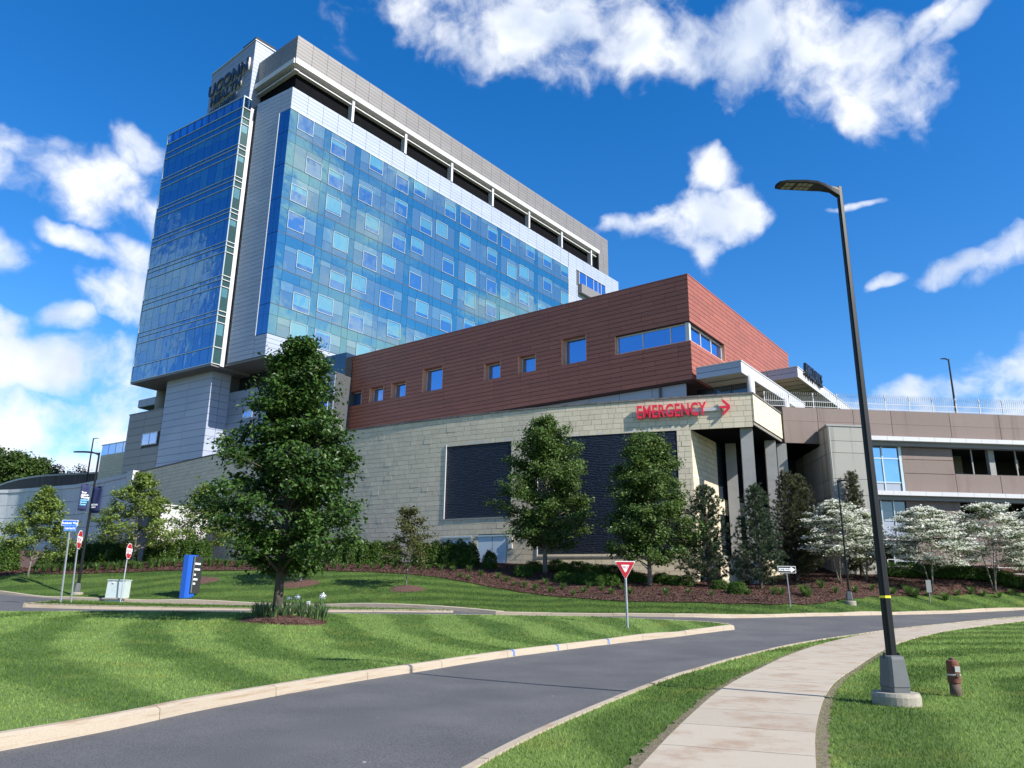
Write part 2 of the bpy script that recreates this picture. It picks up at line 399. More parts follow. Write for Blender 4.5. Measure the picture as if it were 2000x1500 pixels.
def poly_sheet(name, poly, zf, m, step=1.0, parent=None, kind='structure', dz=0.0, smooth=True):
    """a ground sheet over a plan polygon, draped on a height field"""
    poly = [(float(p[0]), float(p[1])) for p in poly]
    P = np.array(poly); lo, hi = P.min(0), P.max(0)
    gx, gy = np.meshgrid(np.arange(lo[0], hi[0], step), np.arange(lo[1], hi[1], step)); g = np.stack([gx.ravel(), gy.ravel()], 1)
    g = g + np.random.default_rng(3).uniform(-.2, .2, g.shape) * step
    g = g[inside(poly, g)]
    # drop grid points hugging the outline
    d = np.full(len(g), 1e9)
    for i in range(len(poly)):
        a, b = P[i], P[(i + 1) % len(poly)]; ab = b - a; t = np.clip(((g - a) @ ab) / (ab @ ab + 1e-9), 0, 1); d = np.minimum(d, np.linalg.norm(g - a - t[:, None] * ab, axis=1))
    g = g[d > step * 0.35]
    n = len(poly); pts = [Vector(p) for p in poly] + [Vector(q) for q in g.tolist()]
    v, e, f, *_ = delaunay_2d_cdt(pts, [(i, (i + 1) % n) for i in range(n)], [list(range(n))], 1, 1e-4)
    v = np.array([(q[0], q[1]) for q in v]); z = zf(v[:, 0], v[:, 1]) + dz
    f = np.array([tuple(q) for q in f if len(q) == 3], np.int32)
    # faces up
    a, b, c = v[f[:, 0]], v[f[:, 1]], v[f[:, 2]]
    cr = (b[:, 0] - a[:, 0]) * (c[:, 1] - a[:, 1]) - (b[:, 1] - a[:, 1]) * (c[:, 0] - a[:, 0]); f[cr < 0] = f[cr < 0][:, ::-1]
    me = np_mesh(name, np.column_stack([v, z]), f, m, smooth=smooth)
    o = link(name, me, parent)
    if kind: o['kind'] = kind
    return o
def resample(pts, step):
    P = np.asarray(pts, float); d = np.linalg.norm(np.diff(P[:, :2], axis=0), axis=1); s = np.concatenate([[0], np.cumsum(d)])
    n = max(2, int(round(s[-1] / step)) + 1); t = np.linspace(0, s[-1], n)
    return np.column_stack([np.interp(t, s, P[:, k]) for k in range(P.shape[1])])
def smooth_line(pts, step=0.5, it=3):
    """Chaikin-rounded polyline"""
    P = np.asarray(pts, float)
    for _ in range(it):
        Q = np.empty((2 * len(P) - 2, P.shape[1])); Q[0::2] = P[:-1] * .75 + P[1:] * .25; Q[1::2] = P[:-1] * .25 + P[1:] * .75
        P = np.vstack([P[:1], Q, P[-1:]])
    return resample(P, step)
def offset_line(P, d):
    P = np.asarray(P, float); T = np.gradient(P[:, :2], axis=0); T /= np.linalg.norm(T, axis=1)[:, None] + 1e-9
    return P[:, :2] + np.column_stack([T[:, 1], -T[:, 0]]) * d      # d > 0: to the right of travel

# ------------------------------------------------------------------ ground materials
def grass_mat(name, c_dark, c_light, centre, period, yellow=0.35, bump=0.8):
    M = bpy.data.materials.new(name); M.use_nodes = True; t = M.node_tree; b = t.nodes['Principled BSDF']; lk = t.links.new
    geo = nd(t, 'ShaderNodeNewGeometry'); pos = geo.outputs['Position']
    def noise(scale, det=4, src=pos):
        n = nd(t, 'ShaderNodeTexNoise'); n.inputs['Scale'].default_value = scale; n.inputs['Detail'].default_value = det; lk(src, n.inputs['Vector']); return n
    def mth(op, a, b_=None, c=None):
        n = nd(t, 'ShaderNodeMath', operation=op)
        for i, v in enumerate((a, b_, c)):
            if v is None: continue
            if isinstance(v, (int, float)): n.inputs[i].default_value = v
            else: lk(v, n.inputs[i])
        return n.outputs[0]
    # mowing swathes: rings of alternating lie round a far turning point
    sub = nd(t, 'ShaderNodeVectorMath', operation='SUBTRACT'); lk(pos, sub.inputs[0]); sub.inputs[1].default_value = (centre[0], centre[1], 0)
    flat = nd(t, 'ShaderNodeVectorMath', operation='MULTIPLY'); lk(sub.outputs[0], flat.inputs[0]); flat.inputs[1].default_value = (1, 1, 0)
    ln = nd(t, 'ShaderNodeVectorMath', operation='LENGTH'); lk(flat.outputs[0], ln.inputs[0])
    wob = noise(0.22, 2); rad = mth('ADD', ln.outputs['Value'], mth('MULTIPLY', wob.outputs['Fac'], 3.0))
    st = mth('SINE', mth('MULTIPLY', rad, 2 * math.pi / period))
    st = mth('MULTIPLY_ADD', st, 0.5, 0.5)
    sm = nd(t, 'ShaderNodeMapRange', interpolation_type='SMOOTHSTEP'); lk(st, sm.inputs[0]); sm.inputs[1].default_value = 0.2; sm.inputs[2].default_value = 0.8
    patch = noise(0.5, 5); fine = noise(26.0, 3)
    k = mth('ADD', mth('MULTIPLY', sm.outputs[0], 0.55), mth('MULTIPLY_ADD', patch.outputs['Fac'], 0.8, -0.22))
    k = mth('ADD', k, mth('MULTIPLY_ADD', fine.outputs['Fac'], 1.1, -0.5))
    mx = nd(t, 'ShaderNodeMix', data_type='RGBA'); mx.clamp_factor = True; lk(k, mx.inputs[0]); mx.inputs[6].default_value = (*c_dark, 1); mx.inputs[7].default_value = (*c_light, 1)
    ye = noise(0.9, 6); yr = nd(t, 'ShaderNodeMapRange', interpolation_type='SMOOTHSTEP'); lk(ye.outputs['Fac'], yr.inputs[0]); yr.inputs[1].default_value = 0.52; yr.inputs[2].default_value = 0.75; yr.inputs[4].default_value = yellow
    m2 = nd(t, 'ShaderNodeMix', data_type='RGBA'); lk(yr.outputs[0], m2.inputs[0]); lk(mx.outputs[2], m2.inputs[6]); m2.inputs[7].default_value = (0.20, 0.21, 0.045, 1)
    lk(m2.outputs[2], b.inputs['Base Color']); b.inputs['Roughness'].default_value = 0.75; b.inputs['Specular IOR Level'].default_value = 0.2
    bn = noise(55.0, 3); bp = nd(t, 'ShaderNodeBump'); bp.inputs['Strength'].default_value = bump; bp.inputs['Distance'].default_value = 0.06; lk(bn.outputs['Fac'], bp.inputs['Height']); lk(bp.outputs[0], b.inputs['Normal'])
    MATS[name] = M; return M
G_D, G_L = (0.044, 0.092, 0.015), (0.160, 0.240, 0.060)
M_LAWN = grass_mat('lawn_grass', G_D, G_L, (20, 36), 2.7)
M_BANK = grass_mat('bank_grass', (0.028, 0.062, 0.010), (0.085, 0.145, 0.028), (0, -40), 2.6, 0.25)
M_VERGE = grass_mat('verge_grass', (0.046, 0.092, 0.014), (0.165, 0.245, 0.058), (20, 6), 2.6, 0.5)
M_MULCH = mat('bark_mulch', (0.120, 0.056, 0.038), 0.95, col2=(0.026, 0.013, 0.010), noise=0.3, nscale=14, bump=1.0, bscale=24)
M_STRAW = mat('dry_thatch', (0.20, 0.16, 0.10), 0.95, col2=(0.09, 0.07, 0.045), nscale=20, bump=0.9, bscale=50)

def asphalt():
    M = bpy.data.materials.new('asphalt'); M.use_nodes = True; t = M.node_tree; b = t.nodes['Principled BSDF']; lk = t.links.new
    geo = nd(t, 'ShaderNodeNewGeometry')
    def noise(s, d=4, sc=None):
        n = nd(t, 'ShaderNodeTexNoise'); n.inputs['Scale'].default_value = s; n.inputs['Detail'].default_value = d
        if sc: v = nd(t, 'ShaderNodeVectorMath', operation='MULTIPLY'); v.inputs[1].default_value = sc; lk(geo.outputs['Position'], v.inputs[0]); lk(v.outputs[0], n.inputs['Vector'])
        else: lk(geo.outputs['Position'], n.inputs['Vector'])
        return n
    n1 = noise(0.6, 6); n2 = noise(70, 3); n3 = noise(1.7, 5)
    r = nd(t, 'ShaderNodeValToRGB'); lk(n1.outputs['Fac'], r.inputs[0]); r.color_ramp.elements[0].position = 0.35; r.color_ramp.elements[0].color = (0.064, 0.066, 0.071, 1); r.color_ramp.elements[1].position = 0.7; r.color_ramp.elements[1].color = (0.090, 0.091, 0.094, 1)
    r2 = nd(t, 'ShaderNodeValToRGB'); lk(n2.outputs['Fac'], r2.inputs[0]); r2.color_ramp.elements[0].position = 0.3; r2.color_ramp.elements[0].color = (0.45, 0.45, 0.45, 1); r2.color_ramp.elements[1].position = 0.72; r2.color_ramp.elements[1].color = (1.75, 1.72, 1.68, 1)
    mm = nd(t, 'ShaderNodeMix', data_type='RGBA', blend_type='MULTIPLY'); mm.inputs[0].default_value = 1; lk(r.outputs[0], mm.inputs[6]); lk(r2.outputs[0], mm.inputs[7])
    # a few pale crumbs and dark drips
    v = nd(t, 'ShaderNodeTexVoronoi'); v.inputs['Scale'].default_value = 1.1; lk(geo.outputs['Position'], v.inputs['Vector'])
    sp = nd(t, 'ShaderNodeMath', operation='LESS_THAN'); lk(v.outputs['Distance'], sp.inputs[0]); sp.inputs[1].default_value = 0.022
    m3 = nd(t, 'ShaderNodeMix', data_type='RGBA'); lk(sp.outputs[0], m3.inputs[0]); lk(mm.outputs[2], m3.inputs[6]); m3.inputs[7].default_value = (0.42, 0.40, 0.36, 1)
    lk(m3.outputs[2], b.inputs['Base Color']); b.inputs['Roughness'].default_value = 0.82; b.inputs['Specular IOR Level'].default_value = 0.35
    bp = nd(t, 'ShaderNodeBump'); bp.inputs['Strength'].default_value = 0.55; bp.inputs['Distance'].default_value = 0.008; lk(n2.outputs['Fac'], bp.inputs['Height']); lk(bp.outputs[0], b.inputs['Normal'])
    MATS['asphalt'] = M; return M
M_ROAD = asphalt()
def stained_concrete(name, base, stain, rough=0.85, sscale=1.2, hs=(1, 1, 1), thr=(0.5, 0.72), bump=0.35, amount=0.75, island=0.05):
    M = bpy.data.materials.new(name); M.use_nodes = True; t = M.node_tree; b = t.nodes['Principled BSDF']; lk = t.links.new
    geo = nd(t, 'ShaderNodeNewGeometry'); v = nd(t, 'ShaderNodeVectorMath', operation='MULTIPLY'); v.inputs[1].default_value = hs; lk(geo.outputs['Position'], v.inputs[0])
    n1 = nd(t, 'ShaderNodeTexNoise'); n1.inputs['Scale'].default_value = sscale; n1.inputs['Detail'].default_value = 7; n1.inputs['Roughness'].default_value = 0.65; lk(v.outputs[0], n1.inputs['Vector'])
    n2 = nd(t, 'ShaderNodeTexNoise'); n2.inputs['Scale'].default_value = 90; n2.inputs['Detail'].default_value = 3; lk(geo.outputs['Position'], n2.inputs['Vector'])
    oi = nd(t, 'ShaderNodeObjectInfo'); ad = nd(t, 'ShaderNodeMath', operation='ADD'); lk(oi.outputs['Random'], ad.inputs[0]); lk(geo.outputs['Random Per Island'], ad.inputs[1])
    fr = nd(t, 'ShaderNodeMath', operation='FRACT'); lk(ad.outputs[0], fr.inputs[0])
    mr_ = nd(t, 'ShaderNodeMapRange'); lk(fr.outputs[0], mr_.inputs[0]); mr_.inputs[3].default_value = 1 - island; mr_.inputs[4].default_value = 1 + island
    h = nd(t, 'ShaderNodeHueSaturation'); h.inputs['Color'].default_value = (*base, 1); lk(mr_.outputs[0], h.inputs['Value'])
    g = nd(t, 'ShaderNodeMix', data_type='RGBA', blend_type='MULTIPLY'); g.inputs[0].default_value = 1
    rr = nd(t, 'ShaderNodeMapRange'); lk(n2.outputs['Fac'], rr.inputs[0]); rr.inputs[1].default_value = .25; rr.inputs[2].default_value = .75; rr.inputs[3].default_value = 0.80; rr.inputs[4].default_value = 1.16
    lk(h.outputs[0], g.inputs[6]); lk(rr.outputs[0], g.inputs[7])
    ss = nd(t, 'ShaderNodeMapRange', interpolation_type='SMOOTHSTEP'); lk(n1.outputs['Fac'], ss.inputs[0]); ss.inputs[1].default_value = thr[0]; ss.inputs[2].default_value = thr[1]; ss.inputs[4].default_value = amount
    mx = nd(t, 'ShaderNodeMix', data_type='RGBA'); lk(ss.outputs[0], mx.inputs[0]); lk(g.outputs[2], mx.inputs[6]); mx.inputs[7].default_value = (*stain, 1)
    lk(mx.outputs[2], b.inputs['Base Color']); b.inputs['Roughness'].default_value = rough; b.inputs['Specular IOR Level'].default_value = 0.3
    bp = nd(t, 'ShaderNodeBump'); bp.inputs['Strength'].default_value = bump; bp.inputs['Distance'].default_value = 0.01; lk(n2.outputs['Fac'], bp.inputs['Height']); lk(bp.outputs[0], b.inputs['Normal'])
    MATS[name] = M; return M
M_KERB = stained_concrete('kerb_concrete', (0.36, 0.305, 0.235), (0.23, 0.14, 0.075), sscale=2.6, hs=(.35, .35, 9), thr=(0.5, 0.68), amount=0.55, bump=0.6)
M_WALK = stained_concrete('walk_concrete', (0.36, 0.315, 0.25), (0.26, 0.175, 0.115), sscale=1.5, thr=(0.47, 0.72), amount=0.8)
M_WHITEC = stained_concrete('pale_concrete', (0.46, 0.46, 0.45), (0.22, 0.22, 0.22), sscale=0.9, hs=(1.2, 1.2, .25), thr=(0.52, 0.75), amount=0.55)

# ------------------------------------------------------------------ terrain (heights in metres, eye at 1.6)
_ZY = np.array([-60, 0, 18, 31, 44, 62, 110.]); _ZZ = np.array([.13, .15, .17, .45, 1.0, 1.5, 2.2])
def zR(x, y): return np.interp(y, _ZY, _ZZ) + 0 * np.asarray(x, float)
def zN(x, y): return zR(x, y) - 0.17
def P3(*l): return [atY(*p) for p in l]
KL = [hit(*p, zN) for p in [(0, 1467), (125, 1445), (250, 1420), (375, 1391), (500, 1367), (700, 1330), (825, 1311), (950, 1290), (1075, 1273), (1200, 1257.5), (1325, 1244)]]
KL += P3((1400, 1235, 32.6), (1435, 1229, 33.8))
KL = [KL[0] + (KL[0] - KL[2]) * 4.0] + KL
KL[0][2] = -0.02
BACKE = P3((1436, 1224, 34.6), (1425, 1217.5, 35.0), (1387, 1213.5, 34.4), (1300, 1209, 33.6), (1200, 1204.5, 33.0), (1075, 1202, 32.6), (950, 1200, 32.3), (700, 1198, 32.0), (487, 1195.5, 31.6), (250, 1193, 31.0), (0, 1193.5, 30.2), (-300, 1190, 29.0))
FK = P3((100, 1189, 36.8), (250, 1191, 37.5), (487, 1192.5, 38.0), (625, 1196, 38.3), (900, 1200, 39.0), (1050, 1202, 38.8), (1200, 1204, 38.2), (1380, 1207.5, 37.6), (1505, 1206, 40.0), (1630, 1203, 43.0), (1750, 1201, 46.0), (1862, 1198, 49.0), (2000, 1191, 53.0), (2150, 1184, 57.0), (2300, 1178, 61.0))
K2 = P3((-250, 1152, 54.0), (-100, 1157, 50.0), (0, 1160.5, 48.0), (125, 1171, 46.0), (300, 1178.5, 45.0), (495, 1183.5, 44.0), (650, 1186, 43.0), (890, 1191.5, 40.4), (985, 1200.8, 39.05))
KR = [hit(*p, zR) for p in [(885, 1500), (975, 1452), (1075, 1407), (1200, 1357), (1325, 1311), (1450, 1277), (1575, 1251), (1700, 1233), (1800, 1221.5), (1875, 1214.5), (2000, 1203)]]
KR = [KR[0] + (KR[0] - KR[1]) * 5.0] + KR + [KR[-1] + (KR[-1] - KR[-2]) * 3.0]
ctr = [tuple(p) for p in KL] + [(p[0], p[1], p[2] - 0.15) for p in KR] + [tuple(p) for p in FK] + [tuple(p) for p in K2] + [(p[0], p[1], p[2] - 0.14) for p in BACKE]
ctr += [(x, y, float(zN(x, y))) for x in (-20, 0, 20) for y in (-20, 0, 5)] + [tuple(p) for p in P3((0, 1175, 41.0), (-200, 1175, 41.0), (60, 1172, 43.0))]
z_road = tps(ctr)
isl = [(p[0], p[1], p[2] + 0.15) for p in KL] + [tuple(p) for p in BACKE] + [tuple(p) for p in P3((540, 1213, 26.5), (1226, 1226, 30.0), (250, 1260, 20.0), (800, 1235, 26.0))]
z_isl = tps(isl)
med = P3((45, 1178, 37.2), (175, 1182.5, 37.3), (375, 1186, 37.9), (475, 1187.5, 38.2), (625, 1190, 38.5), (900, 1194.5, 39.3), (125, 1171, 40.2), (300, 1178.5, 40.8), (495, 1183.5, 41.0), (650, 1186, 40.6), (875, 1191, 39.9))
z_med = tps([tuple(p) for p in med])
MULCH_PX = [(-160, 1131, 54), (-60, 1130, 54), (0, 1128, 54), (100, 1123, 54), (200, 1120, 54), (300, 1116, 54), (400, 1115, 54), (600, 1114, 54), (700, 1117, 53), (800, 1122, 52), (870, 1130, 51.5), (950, 1145, 49.5), (1030, 1160, 47),
            (1130, 1170, 44.5), (1250, 1177, 43), (1420, 1181, 42.5), (1540, 1182, 43.5), (1600, 1179, 45), (1640, 1172, 46.5), (1700, 1167, 48.5), (1800, 1164, 51), (1900, 1162, 53.5), (2000, 1158, 56.5), (2120, 1155, 59)]
MULCH = P3(*MULCH_PX)
BANKC = P3((900, 1100, 62.6), (1250, 1120, 56.6), (1350, 1138, 55.3), (1460, 1145, 54.2), (640, 1100, 70), (435, 1098, 78), (250, 1095, 88), (100, 1090, 100), (1690, 1120, 59.5), (1900, 1114, 60.5), (2000, 1111, 61), (2150, 1105, 62),
           (1065, 1113, 56), (1268, 1143, 50), (1641, 1137, 52), (1820, 1150, 53.5), (1942, 1146, 56), (795, 1146, 47), (585, 1134, 50), (55, 1119, 53), (259, 1101, 60), (150, 1161, 48), (363, 1167, 45.3), (-150, 1100, 90), (700, 1170, 43.6), (1000, 1180, 42))
bank = [(p[0], p[1], p[2] + 0.14) for p in K2] + [(p[0], p[1] + .2, p[2] + 0.14) for p in FK[4:]] + [tuple(p) for p in MULCH] + [tuple(p) for p in BANKC] + [(-60, 110, 7.), (60, 100, 6.), (0, 100, 6.)]
z_bank = tps(bank)

# ------------------------------------------------------------------ ground sheets
gx = [(-1500, -1500), (1500, -1500), (1500, 1500), (-1500, 1500)]
def z_far(x, y):
    r = np.hypot(x, y); return -1.2 + 0 * r
tag(poly_sheet('ground', gx, z_far, M_BANK, step=150.0), kind='structure')
poly_sheet('road', [(-70, -25), (14, -25), (16, 0), (26, 28), (44, 40), (75, 52), (95, 66)] + [(p[0], p[1] + .6) for p in reversed(FK[4:])] + [(p[0], p[1] + .6) for p in reversed(K2)] + [(-75, 60)], z_road, M_ROAD, step=1.2)
KLs = smooth_line(KL, 0.4, 2); BEs = smooth_line(BACKE, 0.4, 2); FKs = smooth_line(FK, 0.5, 2); K2s = smooth_line(K2, 0.5, 2); KRs = smooth_line(KR, 0.35, 2)
KW = 0.19
isl_poly = [tuple(p) for p in offset_line(KLs, -KW)] + [tuple(p) for p in offset_line(BEs, -KW)] + [(-45, 26.5), (-48, -6)]
isl_poly = [p for p in isl_poly]
LAWN = poly_sheet('lawn', isl_poly, z_isl, M_LAWN, step=0.8)
# right-hand side: verge, path bed and lawn in one sheet
r_in = [tuple(p) for p in offset_line(KRs, 0.17)]
RIGHT = poly_sheet('lawn', r_in + [(95, 45), (70, -30), (r_in[0][0], -30)], zR, M_VERGE, step=1.0, dz=-0.015)
# far bank and mulch beds
fk_in = [tuple(p) for p in offset_line(FKs, -0.19)]; k2_in = [tuple(p) for p in offset_line(K2s, -0.19)]
x890 = K2s[-1][0]
bank_poly = k2_in + [p for p in fk_in if p[0] > x890 + 0.6] + [(110, 66), (110, 130), (-130, 130), (-110, 56)]
poly_sheet('bank_lawn', bank_poly, z_bank, M_BANK, step=1.4)
mu = smooth_line(MULCH, 0.8, 2)
rng = np.random.default_rng(5)
mul_poly = [(p[0] + rng.normal(0, .06), p[1] + rng.normal(0, .10)) for p in mu] + [(75, 66), (20, 62), (0, 70), (-22, 80), (-40, 96), (-70, 112), (-90, 70)]
def z_mul(x, y): return z_bank(x, y) + 0.05
poly_sheet('mulch_bed', mul_poly, z_mul, M_MULCH, step=0.9)
med_line = [med[0], med[1], med[2], med[3], med[4], med[5], med[10], med[9], med[8], med[7], med[6]]
med_s = smooth_line(np.array(med_line + [med_line[0]]), 0.4, 2)
med_poly = [tuple(p[:2]) for p in med_s[:-1]]
tag(poly_sheet('median_lawn', med_poly, z_med, M_BANK, step=0.7), kind='structure')

# ------------------------------------------------------------------ kerbs: one stone after another
def kerb(name, line, ztop, zbot, side, stone=3.0, w=0.19, m=None, seed=0, lip=0.0):
    """line runs along the foot of the kerb; side +1 puts the body to the right of travel"""
    m = m or M_KERB; par = thing(name, None, None, (float(line[0][0]), float(line[0][1]), 0), kind='structure')
    a = np.asarray(line, float); b = offset_line(a, side * w); mid = offset_line(a, side * 0.035)
    zb = np.array([zbot(p[0], p[1]) for p in a]) - 0.06; zt = np.array([ztop(p[0], p[1]) for p in b]) + lip
    seg = np.linalg.norm(np.diff(a[:, :2], axis=0), axis=1); s = np.concatenate([[0], np.cumsum(seg)])
    rg = random.Random(seed); pos = 0.0; n = len(a); alln = []
    pieces = []
    while pos < s[-1] - 0.3:
        e = min(s[-1], pos + stone * rg.uniform(0.82, 1.15)); pieces.append((pos, e)); pos = e
    for (p0, p1) in pieces:
        ts = np.unique(np.concatenate([[p0 + .008], s[(s > p0 + .05) & (s < p1 - .05)], [p1 - .008]]))
        it = lambda arr: np.interp(ts, s, arr)
        A = np.column_stack([it(a[:, 0]), it(a[:, 1])]); Bk = np.column_stack([it(b[:, 0]), it(b[:, 1])]); Mi = np.column_stack([it(mid[:, 0]), it(mid[:, 1])])
        dzj = rg.uniform(-.006, .006); Zb, Zt = it(zb), it(zt) + dzj
        V = []; F_ = []
        for i in range(len(ts)):
            V += [(*A[i], Zb[i]), (*(A[i] * .55 + Mi[i] * .45), Zt[i] - .03), (*(Mi[i] * .7 + Bk[i] * .3), Zt[i]), (*Bk[i], Zt[i]), (*Bk[i], Zb[i])]
        k = 5
        for i in range(len(ts) - 1):
            for j in range(k): F_.append((i * k + j, i * k + (j + 1) % k, (i + 1) * k + (j + 1) % k, (i + 1) * k + j))
        F_ += [tuple(range(k)), tuple((len(ts) - 1) * k + j for j in range(k))[::-1]]
        mb = MB(); mb.add(V, F_, m); o = mb.build('kerb_stone', par)
        bmx = bmesh.new(); bmx.from_mesh(o.data); bmesh.ops.recalc_face_normals(bmx, faces=bmx.faces); bmx.to_mesh(o.data); bmx.free()
    return par
kline = np.vstack([KLs, BEs[1:]])
kerb('kerb', kline, lambda x, y: z_isl(x, y) + .012, z_road, -1, 3.0, seed=1)
kerb('kerb', KRs[:, :3], lambda x, y: float(zR(x, y)) + .012, lambda x, y: float(zR(x, y)) - .17, +1, 3.0, w=0.17, seed=2)
fr_ = np.array([p for p in FKs if p[0] > x890 - 0.5]); kerb('kerb', fr_, lambda x, y: z_bank(x, y) + .012, z_road, -1, 3.0, seed=3)
kerb('kerb', K2s, lambda x, y: z_bank(x, y) + .012, z_road, -1, 3.0, seed=4)
kerb('kerb', med_s, lambda x, y: z_med(x, y) + .012, z_road, -1, 3.0, w=0.17, seed=5)
# blue utility paint over the kerb joints
M_BLUEP = mat('blue_paint', (0.05, 0.16, 0.55), 0.7, noise=0.3, nscale=30)
for (px_, py_) in [(981, 1272), (1069, 1260), (1161, 1247)]:
    q = hit(px_, py_ - 2, z_isl); i = int(np.argmin(np.linalg.norm(KLs[:, :2] - q[:2], axis=1))); a = KLs[i]; b_ = offset_line(KLs, -KW)[i]; tdir = KLs[i + 1][:2] - KLs[i][:2]; tdir /= np.linalg.norm(tdir)
    za, zb_ = z_road(a[0], a[1]), z_isl(b_[0], b_[1]) + .014
    nrm = np.array(b_) - a[:2]; nrm /= np.linalg.norm(nrm); v = []
    for sgn in (-.035, .035):
        tt = tdir * sgn; v += [(a[0] + tt[0] - nrm[0] * .006, a[1] + tt[1] - nrm[1] * .006, za + .02), (a[0] + tt[0] + nrm[0] * .012, a[1] + tt[1] + nrm[1] * .012, zb_ - .022), (a[0] + tt[0] + nrm[0] * .07, a[1] + tt[1] + nrm[1] * .07, zb_ + .007), (b_[0] + tt[0], b_[1] + tt[1], zb_ + .007)]
    mb = MB(); mb.add(v, [(0, 1, 5, 4), (1, 2, 6, 5), (2, 3, 7, 6)], M_BLUEP); tag(mb.build('paint_mark'), kind='structure')

# ------------------------------------------------------------------ footpath of cast slabs
SWL = [hit(*p, zR) for p in [(1251, 1500), (1325, 1420), (1412, 1342), (1500, 1297), (1575, 1267), (1640, 1249), (1700, 1236.5), (1800, 1224), (1875, 1217), (2000, 1205.5)]]
SWR = [hit(*p, zR) for p in [(1594, 1500), (1591, 1437), (1600, 1392), (1612, 1357), (1637, 1325), (1700, 1285), (1750, 1257), (1812, 1239), (1875, 1228), (2000, 1213)]]
SWL = [np.array([SWL[0][0] - 1.6, -14, .15]), SWL[0] + (SWL[0] - SWL[1]) * 1.2] + SWL + [SWL[-1] + (SWL[-1] - SWL[-2]) * 1.2]
SWR = [np.array([SWL[0][0] + 1.75, -14, .15]), SWR[0] + (SWR[0] - SWR[1]) * 1.2] + SWR + [SWR[-1] + (SWR[-1] - SWR[-2]) * 1.2]
sl = smooth_line(SWL, 0.1, 2); sr = smooth_line(SWR, 0.1, 2)
walk = thing('footpath', None, None, (2.2, 8, 0.15), kind='structure')
cl = []
mid_ = resample((resample(sl, (len(sl) * .1) / 400)[:400] + resample(sr, (len(sr) * .1) / 400)[:400]) / 2, 0.25)
def nearest_cross(line, p, t):
    d = (line[:, :2] - p) @ t; k = np.argmin(np.abs(d) + 0.02 * np.linalg.norm(line[:, :2] - p, axis=1)); return line[k, :2]
T = np.gradient(mid_[:, :2], axis=0); T /= np.linalg.norm(T, axis=1)[:, None]
cross = [(nearest_cross(sl, mid_[i, :2], T[i]), nearest_cross(sr, mid_[i, :2], T[i])) for i in range(len(mid_))]
slab_polys = []
STEP = 6
for i in range(0, len(cross) - STEP, STEP):
    Lp = [cross[j][0] for j in range(i, i + STEP + 1)]; Rp = [cross[j][1] for j in range(i, i + STEP + 1)]
    t = T[i]; t2 = T[i + STEP]
    Lp[0] = Lp[0] + t * .011; Rp[0] = Rp[0] + t * .011; Lp[-1] = Lp[-1] - t2 * .011; Rp[-1] = Rp[-1] - t2 * .011
    poly = [tuple(p) for p in Lp] + [tuple(p) for p in reversed(Rp)]
    n = len(poly); zt = [float(zR(*p)) + .02 for p in poly]; zb = [z - .12 for z in zt]
    area = sum(poly[k][0] * poly[(k + 1) % n][1] - poly[(k + 1) % n][0] * poly[k][1] for k in range(n))
    if abs(area) < 0.2: continue
    h_ = STEP + 1; mb = MB(); V = [(p[0], p[1], z) for p, z in zip(poly, zt)] + [(p[0], p[1], z) for p, z in zip(poly, zb)]
    F_ = [(k, k + 1, n - 2 - k, n - 1 - k) for k in range(STEP)] + [(k, (k + 1) % n, n + (k + 1) % n, n + k) for k in range(n)]
    mb.add(V, F_, M_WALK); o = mb.build('slab', walk); slab_polys.append(poly)
    bmx = bmesh.new(); bmx.from_mesh(o.data); bmesh.ops.recalc_face_normals(bmx, faces=bmx.faces)
    if max(f.normal.z for f in bmx.faces) < 0.5: bmesh.ops.reverse_faces(bmx, faces=bmx.faces)
    bmx.to_mesh(o.data); bmx.free()
walk_poly = [tuple(c[0]) for c in cross] + [tuple(c[1]) for c in reversed(cross)]
# thin worn strip of bare soil along the path's edges
edge = offset_line(sr, 0.0); e2 = offset_line(sr, 0.10)
for (A_, d_) in ((sr, 0.13), (sl, -0.13)):
    a_ = A_[:, :2]; b_ = offset_line(A_, d_) + rng.normal(0, .02, a_.shape); k0 = 60; k1 = min(len(a_), 420)
    V = [(*a_[i], float(zR(*a_[i])) + .006) for i in range(k0, k1)] + [(*b_[i], float(zR(*b_[i])) + .002) for i in range(k0, k1)]; n = k1 - k0
    F_ = [(i, i + 1, n + i + 1, n + i) for i in range(n - 1)]
    if d_ > 0: F_ = [f[::-1] for f in F_]
    mb = MB(); mb.add(V, F_, M_STRAW); tag(mb.build('soil_strip'), kind='structure')

# ------------------------------------------------------------------ building materials
M_WPANEL = mat('white_metal_panel', (0.285, 0.325, 0.415), 0.42, metal=0.0, island=0.035, noise=0.03, nscale=0.3)
M_GPANEL = mat('grey_metal_panel', (0.185, 0.175, 0.17), 0.45, metal=0.15, island=0.05, noise=0.04, nscale=0.3)
M_BPANEL = mat('slate_metal_panel', (0.24, 0.27, 0.33), 0.45, metal=0.2, island=0.05, noise=0.04, nscale=0.4)
M_WTRIM = mat('white_trim', (0.47, 0.47, 0.48), 0.4, noise=0.03, nscale=0.8)
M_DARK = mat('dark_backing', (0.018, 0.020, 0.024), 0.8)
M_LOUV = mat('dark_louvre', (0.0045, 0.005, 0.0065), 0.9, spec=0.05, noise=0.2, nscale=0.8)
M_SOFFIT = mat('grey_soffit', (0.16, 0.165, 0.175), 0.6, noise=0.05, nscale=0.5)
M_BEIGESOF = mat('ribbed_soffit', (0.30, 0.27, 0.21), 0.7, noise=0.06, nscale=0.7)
M_SEAL = mat('dark_joint', (0.05, 0.055, 0.06), 0.7)
M_FRAME = mat('aluminium_frame', (0.40, 0.47, 0.50), 0.35, metal=0.35)
M_SPANDREL = glass_mat('spandrel_glass', (0.003, 0.030, 0.052), (0.46, 0.86, 0.84), 0.48, wav=0.012, island=0.20)
